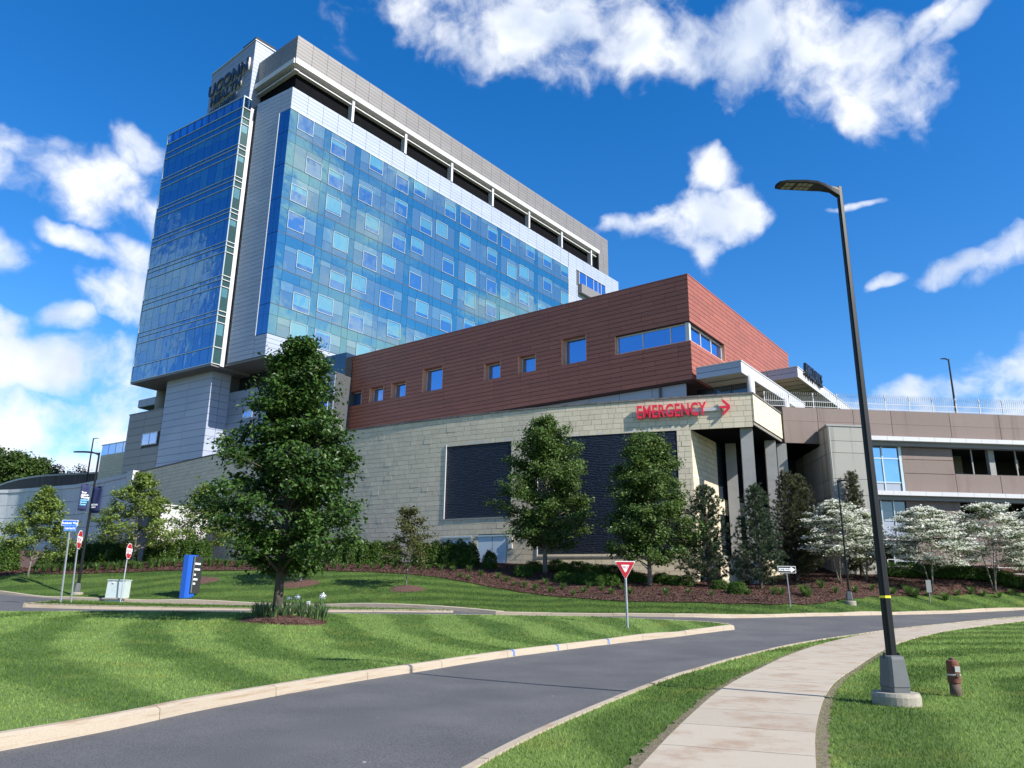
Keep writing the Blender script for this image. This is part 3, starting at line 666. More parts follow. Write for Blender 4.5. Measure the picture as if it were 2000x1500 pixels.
M_STRIP = glass_mat('vertical_strip_glass', (0.003, 0.026, 0.046), (0.46, 0.86, 0.84), 0.46, wav=0.02, island=0.15)
M_GREYG = glass_mat('frosted_panel_glass', (0.044, 0.074, 0.104), (0.58, 0.86, 0.86), 0.36, wav=0.012, island=0.16)
M_GREYH = glass_mat('pale_panel_glass', (0.070, 0.120, 0.138), (0.62, 0.90, 0.88), 0.38, wav=0.012, island=0.12)
M_VISION = glass_mat('window_glass', (0.010, 0.035, 0.10), (0.62, 0.86, 0.97), 0.46, wav=0.03, island=0.30)
M_BLIND = glass_mat('blind_behind_glass', (0.070, 0.205, 0.240), (0.56, 0.84, 0.90), 0.34, wav=0.02, island=0.14)
M_BAYG = glass_mat('blue_bay_glass', (0.003, 0.022, 0.066), (0.20, 0.44, 0.70), 0.48, wav=0.03, island=0.4)
M_BAYB = glass_mat('bay_blind_glass', (0.018, 0.072, 0.120), (0.26, 0.50, 0.72), 0.40, wav=0.03, island=0.4)
M_GREEN = glass_mat('green_return_glass', (0.022, 0.060, 0.056), (0.38, 0.58, 0.56), 0.25, wav=0.02, island=0.2)
M_BLUEW = glass_mat('blue_window_glass', (0.006, 0.035, 0.13), (0.45, 0.66, 1.0), 0.58, wav=0.012, island=0.12)
M_DARKG = glass_mat('dark_glass', (0.012, 0.016, 0.020), (0.55, 0.62, 0.68), 0.10, wav=0.02)
M_RED = mat('terracotta_panel', (0.255, 0.074, 0.041), 0.50, island=0.09, noise=0.06, nscale=0.7, spec=0.6)
M_TERRA = mat('pale_sunlit_terracotta', (0.60, 0.28, 0.17), 0.6, noise=0.05)  # pale terracotta, lightened further so the window reveals look sunlit
M_REDBACK = mat('terracotta_joint', (0.035, 0.012, 0.010), 0.9)
M_STONE = stained_concrete('cream_block', (0.575, 0.505, 0.375), (0.42, 0.38, 0.305), sscale=0.4, thr=(0.52, 0.8), amount=0.45, bump=0.15, island=0.07)
M_MORTAR = mat('mortar', (0.19, 0.175, 0.15), 0.95, noise=0.1)
M_COPING = mat('stained_coping', (0.17, 0.165, 0.155), 0.85, col2=(0.07, 0.07, 0.068), nscale=2.5)
M_COLUMN = stained_concrete('column_concrete', (0.26, 0.26, 0.255), (0.19, 0.19, 0.185), sscale=1.0, thr=(.45, .75), amount=.5, bump=0.5)
M_PINK = stained_concrete('brown_precast', (0.185, 0.146, 0.132), (0.12, 0.088, 0.080), sscale=0.5, hs=(2.2, 2.2, .22), thr=(.50, .74), amount=.65, bump=0.6, island=0.05)
M_STAIR = stained_concrete('weathered_concrete', (0.28, 0.275, 0.255), (0.085, 0.087, 0.083), sscale=0.55, hs=(2.6, 2.6, .10), thr=(.545, .66), amount=.75, bump=0.5, island=0.04)
M_GREYCONC = stained_concrete('board_concrete', (0.45, 0.47, 0.50), (0.28, 0.295, 0.315), sscale=0.6, hs=(1.6, 1.6, .25), thr=(.50, .72), amount=.55, bump=0.5, island=0.06)
M_SIGNRED = mat('sign_red', (0.72, 0.012, 0.035), 0.35, coat=0.3)
M_BLACK = mat('black_letters', (0.010, 0.011, 0.016), 0.4)
def ripple_mat():
    M = bpy.data.materials.new('rippled_dark_screen'); M.use_nodes = True; t = M.node_tree; b = t.nodes['Principled BSDF']; lk = t.links.new
    geo = nd(t, 'ShaderNodeNewGeometry')
    v = nd(t, 'ShaderNodeVectorMath', operation='MULTIPLY'); lk(geo.outputs['Position'], v.inputs[0]); v.inputs[1].default_value = (1.3, 0.6, 2.6)
    w = nd(t, 'ShaderNodeTexWave', wave_type='BANDS', bands_direction='Z'); lk(v.outputs[0], w.inputs['Vector']); w.inputs['Scale'].default_value = 0.95; w.inputs['Distortion'].default_value = 5.5; w.inputs['Detail'].default_value = 2; w.inputs['Detail Scale'].default_value = 2.4
    bp = nd(t, 'ShaderNodeBump'); bp.inputs['Strength'].default_value = 0.9; bp.inputs['Distance'].default_value = 0.035; lk(w.outputs['Fac'], bp.inputs['Height']); lk(bp.outputs[0], b.inputs['Normal'])
    b.inputs['Base Color'].default_value = (0.009, 0.015, 0.028, 1); b.inputs['Roughness'].default_value = 0.42; b.inputs['Specular IOR Level'].default_value = 0.45
    return M
M_RIPPLE = ripple_mat()
def azd(a): return np.array([math.sin(R(a)), math.cos(R(a)), 0.0])
RG = random.Random(11)

# ------------------------------------------------------------------ hospital tower
RAZ, LAZ, SQ = 39.22, -56.5, -50.8
C0 = atH(548, 400, 92.0)
TR = Fac(C0, RAZ); TL = Fac(C0, LAZ)
TW = thing('hospital_tower', 'tall glass and white panel hospital tower with an overhanging blue bay', 'building', (C0[0], C0[1], 5.0))
Z_GB, Z_GT, Z_WT, Z_WB, Z_ROOF = 31.9, 63.0, 66.25, 29.1, 74.33
S_END, S_GR, S_PH = 81.6, 63.2, 77.7
ZL = [63.0, 59.68, 54.90, 50.12, 45.34, 40.56, 35.78, 31.9]         # slab lines
def body(name, pts, z0, z1, m, parent): b = MB(); b.prism([tuple(p[:2]) for p in pts], z0, z1, m); return b.build(name, parent)
Pa = TR.w(0, 0, -.14) + azd(LAZ) * 0.0
in_ = 0.14
pC = C0 - TR.n * in_ - TL.n * in_; p1 = TR.w(S_END - .1, 0, -in_); p2 = p1 - TR.n * 26; p4 = TL.w(24.6, 0, -in_); p3 = p4 + azd(RAZ) * 40
body('core', [pC, p1, p2, p3, p4], Z_WB + .05, Z_WT - .05, M_SEAL, TW)
# tower soffit slab
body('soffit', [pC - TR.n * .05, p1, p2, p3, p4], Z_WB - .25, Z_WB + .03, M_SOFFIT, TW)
pieces_w = []; pieces_g = []; glass = []
def panels(lst, fac, s0, s1, z0, z1, cw, rh, m, o=0.0, th=0.12, gap=0.04, skip=None, jit=0.0):
    n = max(1, round((z1 - z0) / rh)); h = (z1 - z0) / n; k = max(1, round((s1 - s0) / cw)); w = (s1 - s0) / k
    for i in range(n):
        for j in range(k):
            a0, a1, b0, b1 = s0 + j * w, s0 + (j + 1) * w, z0 + i * h, z0 + (i + 1) * h
            if skip and skip((a0 + a1) / 2, (b0 + b1) / 2): continue
            lst.append((fac.w((a0 + a1) / 2, (b0 + b1) / 2, o - th / 2 + RG.uniform(-jit, jit)), (w - gap, th, h - gap), fac.rz, m))
panels(pieces_w, TR, 0, S_GR, Z_GT + .06, Z_WT, 2.53, 0.535, M_WPANEL)
panels(pieces_w, TR, 0, 16.0, Z_WB, Z_GB - .05, 2.67, 0.56, M_WPANEL)
panels(pieces_w, TR, S_GR + .08, S_END, 48.0, Z_WT, 2.63, 0.535, M_WPANEL, skip=lambda s, z: 66.6 < s < 77.6 and 60.5 < z < 63.6)
panels(pieces_w, TL, 0.0, 2.18, Z_GT, Z_WT, 2.2, 0.6, M_WPANEL)
panels(pieces_w, TL, 2.2, 7.05, Z_WB, Z_WT, 4.85, 0.6, M_WPANEL)
panels(pieces_w, TL, 0.0, 2.18, Z_WB, Z_GB - .05, 2.2, 0.56, M_WPANEL)
place_pieces(TW, 'white_panel', pieces_w)
TR.box(TW, 'end_trim', S_GR - .02, S_GR + .06, 48, Z_GT + .06, -.1, .06, M_WTRIM)
TR.box(TW, 'head_trim', 0, S_GR, Z_GT - .02, Z_GT + .05, -.1, .05, M_WTRIM)
# right-hand ribbon window and the grey box below it
for (a, b_) in [(67.0, 69.3), (69.5, 71.9), (72.2, 73.5), (73.75, 74.7), (75.0, 77.3)]:
    TR.box(TW, 'pane', a, b_, 60.7, 63.4, -.12, -.06, M_BLUEW)
for a in (66.92, 69.4, 72.05, 73.62, 74.85, 77.35): TR.box(TW, 'mullion', a - .06, a + .06, 60.6, 63.5, -.12, 0.0, M_WTRIM)
TR.box(TW, 'grey_canopy', 66.4, 75.2, 58.7, 60.55, -.1, 0.9, M_GPANEL)
# curtain wall of the long face: slab by slab, cell by cell
cells = [(1.2, 5.6), (6.7, 10.88)]; strips = [(0.0, 1.2), (5.6, 6.7)]
b0 = 11.9; sep = []
strips.append((10.88, 11.9))
for k in range(5):
    b = 11.9 + 10.4 * k
    cells += [(b, b + 4.15), (b + 5.05, b + 9.3)]; sep.append((b + 4.15, b + 5.05))
    if k < 4: strips.append((b + 9.3, b + 10.4))
    else: cells[-1] = (b + 5.05, S_GR - .05)
WIN = {}   # (floor, cell): (right side?, top?, blind part)
fixed = {(0, 0): (0, 1, 0), (0, 1): (0, 0, .3), (0, 2): (1, 1, .7), (0, 3): (1, 0, 0), (0, 4): (0, 1, .6), (0, 5): (1, 0, .45),
         (1, 0): (1, 0, 0), (1, 1): (0, 0, .3), (1, 2): (0, 0, .1), (1, 3): (1, 1, .2), (1, 4): (1, 0, .6), (1, 5): (0, 1, .95),
         (2, 0): (0, 0, .35), (2, 1): (0, 1, .9), (2, 2): (1, 1, .75), (2, 3): (1, 0, .2), (2, 4): (0, 1, .6), (2, 5): (1, 0, .15),
         (3, 0): (0, 1, 0), (3, 1): (1, 1, .95), (3, 2): (1, 0, 0), (3, 3): (0, 1, .7), (3, 4): (0, 0, 0), (3, 5): (1, 1, 1.),
         (4, 0): (1, 1, .75), (4, 1): (1, 0, .5), (4, 2): (0, 1, .9), (4, 3): (0, 0, 0), (4, 4): (1, 1, .8), (4, 5): (1, 0, .3),
         (5, 0): (1, 0, .7), (5, 1): (0, 1, .8), (5, 2): (0, 0, .1), (5, 3): (1, 1, .85),
         (6, 0): (1, 1, .85), (6, 1): (0, 0, .15)}
g_ = 0.035
sp_pieces, gr_pieces, wins = [], [], []
def gl(lst, s0, s1, z0, z1, m, o=-.02, th=.05): lst.append((TR.w((s0 + s1) / 2, (z0 + z1) / 2, o - th / 2), (s1 - s0 - g_, th, z1 - z0 - g_), TR.rz, m))
for fl in range(7):
    zt, zb = ZL[fl], ZL[fl + 1]
    if fl > 0:      # opaque band in front of the slab
        edges = sorted(set([a for c in cells for a in c] + [a for c in strips for a in c]))
        for a, b in zip(edges[:-1], edges[1:]):
            if b - a > 2.2:
                mdl = a + (b - a) * RG.choice((.38, .42, .6)); gl(sp_pieces, a, mdl, zt - 1.42, zt, M_SPANDREL); gl(sp_pieces, mdl, b, zt - 1.42, zt, M_SPANDREL)
            else: gl(sp_pieces, a, b, zt - 1.42, zt, M_SPANDREL)
        zt = zt - 1.42
    for (a, b) in strips: gl(sp_pieces, a, b, zb, zt, M_STRIP)
    for (a, b) in sep: gl(gr_pieces, a, b, zb, zt, M_GREYG)
    for ci, (a, b) in enumerate(cells):
        ri, top, bl = fixed.get((fl, ci), (RG.random() < .5, RG.random() < .5, RG.choice((0, 0, .25, .45, .6, .75, .9, 1.))))
        ww = min(2.55, (b - a) - 1.2); wa = (b - ww) if ri else a; wb_ = wa + ww
        wh = 2.44; wz1 = zt if top else zb + wh; wz0 = wz1 - wh
        wins.append((fl, wa, wb_, wz0, wz1, bl))
        if top: gl(gr_pieces, wa, wb_, zb, wz0, M_GREYG)
        else: gl(gr_pieces, wa, wb_, wz1, zt, M_GREYH if RG.random() < .6 else M_GREYG)
        oa, ob = (a, wa) if ri else (wb_, b)
        sp = RG.choice((0, 1, 1)); zc = zb + (zt - zb) * RG.choice((.42, .62, .78))
        if sp: gl(gr_pieces, oa, ob, zc, zt, M_GREYH); gl(gr_pieces, oa, ob, zb, zc, M_GREYG)
        else: gl(gr_pieces, oa, ob, zb, zt, M_GREYG)
place_pieces(TW, 'spandrel_pane', sp_pieces); place_pieces(TW, 'infill_pane', gr_pieces)
for (fl, a, b, z0, z1, bl) in wins:
    x, y, c = proj(TR.w((a + b) / 2, (z0 + z1) / 2))
    fb = MB(); fw = .075
    for (s0, s1, y0, y1) in ((a + .02, b - .02, z0 + .02, z0 + fw), (a + .02, b - .02, z1 - fw, z1 - .02), (a + .02, a + fw, z0 + fw, z1 - fw), (b - fw, b - .02, z0 + fw, z1 - fw)):
        TR.mb(fb, s0, s1, y0, y1, -.08, .06, M_FRAME)
    wo = fb.build('window', TW)
    zc = z1 - fw - (z1 - z0 - 2 * fw) * bl
    if bl < .98: TR.box(wo, 'pane', a + fw, b - fw, z0 + fw, zc, -.08, -.01, M_VISION)
    if bl > .02: TR.box(wo, 'blind', a + fw, b - fw, zc, z1 - fw, -.08, -.012, M_BLIND)
# heavier line of each floor slab
for z in ZL[1:7]: TR.box(TW, 'slab_edge', 0, S_GR, z - .045, z + .045, -.12, .005, M_SEAL)
# dark blue return strip of glass round the corner
ret = []
for fl in range(7):
    zt, zb = ZL[fl], ZL[fl + 1]
    for (a, b) in ((0.02, 1.05), (1.08, 2.14)):
        ret.append((TL.w((a + b) / 2, (zt + zb) / 2 - .7 if fl else (zt + zb) / 2, -.03), (b - a, .05, (zt - zb - 1.45) if fl else zt - zb - .06), TL.rz, M_BAYG))
        if fl: ret.append((TL.w((a + b) / 2, zt - .72, -.03), (b - a, .05, 1.36), TL.rz, M_BAYG))
place_pieces(TW, 'return_pane', ret)
TL.box(TW, 'edge_trim', 2.12, 2.24, Z_GB, Z_GT, -.1, .05, M_WTRIM)
# ---- projecting bay
A_ = TL.w(7.7, 0, 0); B_ = A_ - TR.t * 1.65
BF = Fac(B_, LAZ); BW = 17.2
BR = Fac(B_, RAZ)                                   # short return of the bay, facing the sun
BZ = [66.87, 65.13, 63.62, 62.67, 59.43, 58.88, 57.96, 54.68, 54.11, 53.2, 49.99, 49.43, 48.55, 45.26, 44.7, 43.78, 40.56, 39.98, 39.06, 35.8, 35.22, 34.27, 31.02, 28.9]
BS = [0.0] + [0.85 + 1.69 * i for i in range(10)] + [BW]
b = MB(); bp_ = [BF.w(.12, 0, -.12), BF.w(BW - .1, 0, -.12), BF.w(BW - .1, 0, -6.0), BF.w(.12, 0, -6.0)]
b.prism([tuple(p[:2]) for p in bp_], 28.86, 65.05, M_SEAL); b.build('bay_core', TW)
b = MB(); bq = [BF.w(-.02, 0, .03), BF.w(BW, 0, .03), BF.w(BW, 0, -6.5), BF.w(-.02, 0, -6.5)]
b.prism([tuple(p[:2]) for p in bq], 28.6, 28.85, M_SOFFIT); b.build('bay_soffit', TW)
bg_, bb_ = [], []
for i in range(1, len(BZ) - 1):
    z1, z0 = BZ[i], BZ[i + 1]; tall = z1 - z0 > 2.6 and i < len(BZ) - 2
    tone = RG.random()
    for j in range(len(BS) - 1):
        s0, s1 = BS[j], BS[j + 1]; bl = 0
        if tall: bl = RG.choice((0, 0, .33, .4, .45, .4, .62, .95))
        def put(lst, y0, y1, m): lst.append((BF.w((s0 + s1) / 2, (y0 + y1) / 2, -.03), (s1 - s0 - .05, .06, y1 - y0 - .03), BF.rz, m))
        if bl: zc = z1 - (z1 - z0) * bl; put(bb_, zc, z1, M_BAYB); put(bg_, z0, zc, M_BAYG)
        else: put(bg_, z0, z1, M_BAYG)
    zz = (z0 + z1) / 2
    BR.box(TW, 'green_pane', 0.06, 1.12, z0 + .02, z1 - .02, -.06, 0.0, M_GREEN)
    if tall and RG.random() < .8: BR.box(TW, 'green_blind', .2, 1.0, z1 - RG.uniform(.8, 1.7), z1 - .1, -.05, .006, M_BLIND)
place_pieces(TW, 'bay_pane', bg_); place_pieces(TW, 'bay_blind_pane', bb_)
for i in range(1, len(BZ)):
    z = BZ[i]; hw = .045
    BF.box(TW, 'white_cap', -.05, BW, z - hw, z + hw, -.05, .09, M_FRAME); BR.box(TW, 'white_cap', -.02, 1.14, z - hw, z + hw, -.05, .14, M_WTRIM)
BR.box(TW, 'white_fin', 1.14, 1.66, 28.75, 65.6, -.3, .10, M_WTRIM)
BF.box(TW, 'corner_fin', -.06, .03, 28.8, 66.9, -.1, .05, M_FRAME); BF.box(TW, 'corner_fin', BW - .05, BW + .08, 28.8, 66.9, -.3, .06, M_FRAME)
# glazed parapet with its struts
M_CLEAR = bpy.data.materials.new('clear_parapet_glass'); M_CLEAR.use_nodes = True
_t = M_CLEAR.node_tree; _b = _t.nodes['Principled BSDF']; _tr = nd(_t, 'ShaderNodeBsdfTransparent'); _tr.inputs[0].default_value = (0.45, 0.68, 0.85, 1)
_g = nd(_t, 'ShaderNodeBsdfGlossy'); _g.inputs[0].default_value = (.4, .6, .9, 1); _g.inputs['Roughness'].default_value = 0.02
_m = nd(_t, 'ShaderNodeMixShader'); _m.inputs[0].default_value = 0.35; _t.links.new(_tr.outputs[0], _m.inputs[1]); _t.links.new(_g.outputs[0], _m.inputs[2]); _t.links.new(_m.outputs[0], _t.nodes['Material Output'].inputs[0])
for j in range(len(BS) - 1):
    BF.box(TW, 'parapet_pane', BS[j] + .05, BS[j + 1] - .05, 65.2, 66.8, -.04, 0, M_CLEAR)
    if j: 
        BF.box(TW, 'parapet_post', BS[j] - .10, BS[j] + .10, 65.1, 66.85, -.2, -.06, M_DARK)
        sb = MB(); sb.tube([BF.w(BS[j] + .1, 66.6, -.15), BF.w(BS[j] + .75, 65.9, -.9), BF.w(BS[j] + .85, 65.1, -1.2)], .09, M_DARK, 6); sb.build('strut', TW)
BF.box(TW, 'parapet_rail', -.05, BW + .05, 66.8, 66.95, -.1, .06, M_FRAME)
BR.box(TW, 'parapet_pane', .05, 1.1, 65.2, 66.8, -.04, 0, M_CLEAR); BR.box(TW, 'parapet_rail', 0, 1.14, 66.8, 66.95, -.1, .05, M_FRAME)
# ---- sign block on the roof
SB0 = TL.w(9.15, 0, 0); SF = Fac(SB0, -49.5); SWd = SF.px(409, 186)[0]; SBT = SF.px(500, 79)[1]
SS = Fac(SB0, RAZ)
b = MB(); b.prism([tuple(SF.w(a, 0, o)[:2]) for a, o in ((.1, -.1), (SWd - .1, -.1), (SWd - .1, -11), (.1, -11))], 66, SBT - .1, M_SEAL); b.build('sign_block_core', TW)
pw = []; panels(pw, SF, 0, SWd, 66.2, SBT, SWd / 2, 1.05, M_BPANEL); panels(pw, SS, 0, 10.6, 66.2, SBT, 2.6, 0.62, M_WPANEL)
place_pieces(TW, 'sign_block_panel', pw)
SF.box(TW, 'block_cap', -.1, SWd + .05, SBT, SBT + .15, -10.8, .12, M_WTRIM)
SF.box(TW, 'roof_blind_edge', -.1, 3.4, SBT + .15, SBT + .55, -3.0, .05, M_DARK)
vb = MB(); vq = SS.w(5.6, SBT, -1.5); vb.tube([vq, vq + (0, 0, 1.5)], .32, M_GPANEL, 12); vb.build('roof_vent', TW)
sr_ = -SF.t
def sgn(s, name, size, sl_, z, d, sx=1.0): return text_obj(name, s, size, d, M_BLACK, SF.w(sl_, z, .38), sr_, parent=TW, bold=.03 * size, space=1.05, sx=sx)
sU = SF.px(414, 190)[0]; zU = SF.px(414, 183)[1]
lt = []
sgn('UCONN', 'sign_letters', 2.75, SWd - .45, SBT - 4.55, .12, 1.03); sgn('HEALTH', 'sign_letters', 2.0, SWd - 1.5, SBT - 6.5, .12, 1.1); sgn('JOHN DEMPSEY', 'sign_letters', 1.15, SWd - 1.5, SBT - 8.1, .10, .92)
for (s_, size, sl_, z, d, sx) in (('UCONN', 2.75, SWd - .45, SBT - 4.55, .34, 1.03), ('HEALTH', 2.0, SWd - 1.5, SBT - 6.5, .34, 1.1)):
    text_obj('letter_return', s_, size, d, M_WTRIM, SF.w(sl_, z, .165), sr_, parent=TW, bold=.025 * size, space=1.05, sx=sx)
# ---- penthouse: grey band, white beam, dark louvres and posts
PH = Fac(C0, SQ); PHL = 11.0
b = MB(); ph = [PH.w(0, 0, 0) - TR.n * .15 - PH.n * .15, TR.w(S_PH - .1, 0, -.15), TR.w(S_PH - .1, 0, -20), TR.w(.0, 0, -20), PH.w(PHL, 0, -.15)]
b.prism([tuple(p[:2]) for p in ph], 70.45, Z_ROOF - .06, M_SEAL); b.build('penthouse_core', TW)
b = MB(); ph2 = [PH.w(0, 0, 0) - TR.n * .8 - PH.n * .8, TR.w(S_PH - 4.0, 0, -.8), TR.w(S_PH - 4.0, 0, -19), TR.w(.0, 0, -19), PH.w(PHL, 0, -.8)]
b.prism([tuple(p[:2]) for p in ph2], 66.1, 70.46, M_LOUV); b.build('louvre_core', TW)
panels(pieces_g, TR, 0, S_PH, 70.55, Z_ROOF, 2.53, 0.54, M_GPANEL); panels(pieces_g, PH, 0, PHL, 70.55, Z_ROOF, 3.6, 0.54, M_GPANEL)
panels(pieces_g, TR, 74.1, S_PH, Z_WT, 70.55, 1.8, 0.54, M_GPANEL)
place_pieces(TW, 'grey_panel', pieces_g)
b = MB(); TR.mb(b, S_PH - 3.6, S_PH, Z_WT, 70.5, -12, -.13, M_SEAL); b.build('penthouse_end', TW)
TR.box(TW, 'white_beam', -.15, 73.9, 69.75, 70.52, -.8, .35, M_WTRIM); PH.box(TW, 'white_beam', -.1, PHL, 69.76, 70.51, -.8, .35, M_WTRIM)
for fac, e in ((TR, 73.3), (PH, PHL)):
    fac.box(TW, 'white_rail', 0.0, e, 68.95, 69.12, -.7, -.1, M_WTRIM)
for k in range(7): TR.box(TW, 'white_post', 9.68 + 10.22 * k, 10.10 + 10.22 * k, Z_WT, 69.8, -.75, .12, M_WTRIM)
# ---- storeys under the tower
panels_b = []
WB = MB(); WB.prism([tuple(TL.w(a, 0, o)[:2]) for a, o in ((9.87, -.12), (19.25, -.12), (19.25, -14), (9.87, -14))], 3, 28.62, M_SEAL); WB.build('base_core', TW)
panels(panels_b, TL, 9.75, 19.28, 13.0, 28.62, 4.75, 0.92, M_WPANEL)
BS2 = Fac(TL.w(9.75, 0, 0), RAZ); gw = BS2.px(451, 745)[0]
panels(panels_b, BS2, 0.0, gw, 13.0, 28.62, 1.25, 0.92, M_WPANEL)
place_pieces(TW, 'base_panel', panels_b)
GW = Fac(BS2.w(gw, 0, 0), LAZ)                       # grey wall behind, running right to the terracotta wing
gz = GW.px(627, 731)[1]; gend = GW.px(654, 740)[0]
gpan = []; panels(gpan, GW, gend, .2, 12.0, gz, 3.2, 1.0, M_BPANEL)
place_pieces(TW, 'slate_panel', gpan)
b = MB(); b.prism([tuple(GW.w(a, 0, o)[:2]) for a, o in ((.2, -.12), (gend, -.12), (gend, -9), (.2, -9))], 3, gz - .02, M_SEAL); b.build('slate_core', TW)
def win2(fac, parent, x0, y0, x1, y1, m=M_BLUEW):
    (a, za), (c, zb_) = fac.px(x0, y0), fac.px(x1, y1); a, c = min(a, c), max(a, c); zb_, za = min(za, zb_), max(za, zb_)
    fb = MB(); fw = .12
    for (s0, s1, q0, q1) in ((a, c, zb_, zb_ + fw), (a, c, za - fw, za), (a, a + fw, zb_ + fw, za - fw), (c - fw, c, zb_ + fw, za - fw), ((a + c) / 2 - .06, (a + c) / 2 + .06, zb_ + fw, za - fw)): fac.mb(fb, s0, s1, q0, q1, -.05, .05, M_WTRIM)
    w_ = fb.build('window', parent)
    fac.box(w_, 'pane', a + fw, (a + c) / 2 - .06, zb_ + fw, za - fw, -.04, .02, m); fac.box(w_, 'pane', (a + c) / 2 + .06, c - fw, zb_ + fw, za - fw, -.04, .02, m)
win2(GW, TW, 602, 785, 639, 803); win2(GW, TW, 521, 802, 541, 812); win2(GW, TW, 475, 803, 492, 815)
# recess between tower and slate wall
b = MB(); b.prism([tuple(GW.w(a, 0, o)[:2]) for a, o in ((.2, -1.5), (gend, -1.5), (gend, -9), (.2, -9))], gz - .1, 29.0, M_DARKG); b.build('recess_glazing', TW)
# grey wing at the left end
gl_pan = []; panels(gl_pan, TL, 19.32, 27.05, 13.0, 24.9, 3.9, 0.98, M_GPANEL, skip=lambda s, z: 20.0 < s < 23.2 and 20.2 < z < 22.2)
place_pieces(TW, 'wing_panel', gl_pan)
b = MB(); b.prism([tuple(TL.w(a, 0, o)[:2]) for a, o in ((19.32, -.13), (27.0, -.13), (27.0, -12), (19.32, -12))], 3, 24.85, M_SEAL); b.build('wing_core', TW)
win2(TL, TW, 278.5, 847.5, 305, 866.5)
TL.box(TW, 'wing_cap', 19.3, 27.1, 24.9, 25.0, -12, .08, M_GPANEL)
# round column and the block far behind under the bay's left end
cq = TL.w(24.6, 24.9, -3.0); cb = MB(); cb.tube([cq, cq + (0, 0, 3.9)], .95, M_COLUMN, 20); cb.build('round_column', TW, smooth=True)
BH = TL.off(-11.0); e0, e1 = BH.px(291, 770)[0], BH.px(272.5, 770)[0]; zt_, zb_ = BH.px(274, 745)[1], BH.px(271, 782)[1]
pk = []; panels(pk, BH, e0 - 2, e1, zb_, 30.5, 2.4, 1.0, M_BPANEL); place_pieces(TW, 'rear_panel', pk)
b = MB(); b.prism([tuple(BH.w(a, 0, o)[:2]) for a, o in ((e0 - 12, -.13), (e1 - .1, -.13), (e1 - .1, -10), (e0 - 12, -10))], zb_ + .02, 30.4, M_SEAL); b.build('rear_core', TW)
# cream block and glazed lantern further left
CB = TL.off(-5.0); c0, c1 = CB.px(243, 890)[0], CB.px(196, 895)[0]; cz = CB.px(196.5, 890)[1]
cpan = []; panels(cpan, CB, c0 - 3, c1, 12.5, cz, .62, .42, M_STONE, gap=.02); place_pieces(TW, 'cream_block', cpan, 150)
b = MB(); b.prism([tuple(CB.w(a, 0, o)[:2]) for a, o in ((c0 - 4, -.13), (c1, -.13), (c1, -9), (c0 - 4, -9))], 3, cz + .05, M_COPING); b.build('cream_core', TW)
CL = CB.off(-2.5); l0, l1 = CL.px(245, 880)[0], CL.px(198, 880)[0]; lz = CL.px(198, 869.5)[1]
b = MB(); CL.mb(b, l0 - 4, l1, cz - 1, lz, -6, -.1, M_SEAL); b.build('lantern_core', TW)
for k in range(5):
    wq = (l1 - l0 + 3) / 5; CL.box(TW, 'lantern_pane', l1 - wq * (k + 1) + .06, l1 - wq * k - .06, cz - .6, lz - .12, -.1, -.03, M_BLUEW)
CL.box(TW, 'lantern_rail', l0 - 3, l1 + .1, lz - .12, lz + .02, -6, .05, M_FRAME)

# ------------------------------------------------------------------ terracotta wing
RC = atH(1342.2, 536.2, 63.0)
RL = Fac(RC, -53.3); RR = Fac(RC, 36.7)
rz1 = RC[2]; rz0 = RL.px(1353.4, 739.8)[1]; rS = RL.px(650, 740)[0]; rE = RR.px(1541, 716)[0]
RW = thing('terracotta_wing', 'reddish brown terracotta panelled wing with small deep square windows', 'building', (RC[0], RC[1], 5.0))
b = MB(); b.prism([tuple(p[:2]) for p in (RL.w(0, 0, 0) - RL.n * .78 - RR.n * .5, RL.w(rS - .05, 0, -.78), RL.w(rS - .05, 0, -9), RR.w(rE, 0, -16), RR.w(rE, 0, -.5))], rz0 + .02, rz1 - .02, M_REDBACK); b.build('core', RW)
b = MB(); b.prism([tuple(p[:2]) for p in (RL.w(0, 0, 0) + (RL.n + RR.n) * .03, RL.w(rS, 0, .03), RL.w(rS, 0, -9), RR.w(rE, 0, -16), RR.w(rE, 0, .03))], rz1, rz1 + .10, M_RED); b.build('coping', RW)
b = MB(); b.prism([tuple(p[:2]) for p in (RL.w(0, 0, 0) - (RL.n + RR.n) * .02, RL.w(rS, 0, -.02), RL.w(rS, 0, -9), RR.w(rE, 0, -16), RR.w(rE, 0, -.02))], rz0 - .14, rz0, M_REDBACK); b.build('underside', RW)
z6 = lambda x, y: (600 + x / 4, 520 + y / 4); z7 = lambda x, y: (1100 + x / 3.571, 520 + y / 3.571)
ops = []
for (xl, yl0, yl1, xr, yr0, yr1) in [(320, 978, 1105, 424, 962, 1085), (486, 945, 1073, 592, 927, 1052), (657, 905, 1040, 768, 888, 1012), (902, 808, 990, 1055, 782, 950), (1384, 752, 893, 1507, 735, 860), (1650, 695, 842, 1783, 672, 806)]:
    a = RL.px(*z6(xl, (yl0 + yl1) / 2))[0]; c = RL.px(*z6(xr, (yr0 + yr1) / 2))[0]
    zt = (RL.px(*z6(xl, yl0))[1] + RL.px(*z6(xr, yr0))[1]) / 2; zb_ = (RL.px(*z6(xl, yl1))[1] + RL.px(*z6(xr, yr1))[1]) / 2
    ops.append((c, a, zb_, zt))
a = RL.px(1097.5, 688)[0]; c = RL.px(1144.3, 676)[0]; ops.append((c, a, (RL.px(1096, 714)[1] + RL.px(1144.8, 699)[1]) / 2, (RL.px(1097.5, 662.5)[1] + RL.px(1144, 653.9)[1]) / 2))
ca = RL.px(1202, 672)[0]; cz0 = RL.px(1347.5, 661.5)[1]; cz1 = RL.px(1343.6, 626)[1]; cr = RR.px(1416, 690)[0]
NR = 22; rh = (rz1 - rz0) / NR
def snap(z): return rz0 + round((z - rz0) / rh) * rh
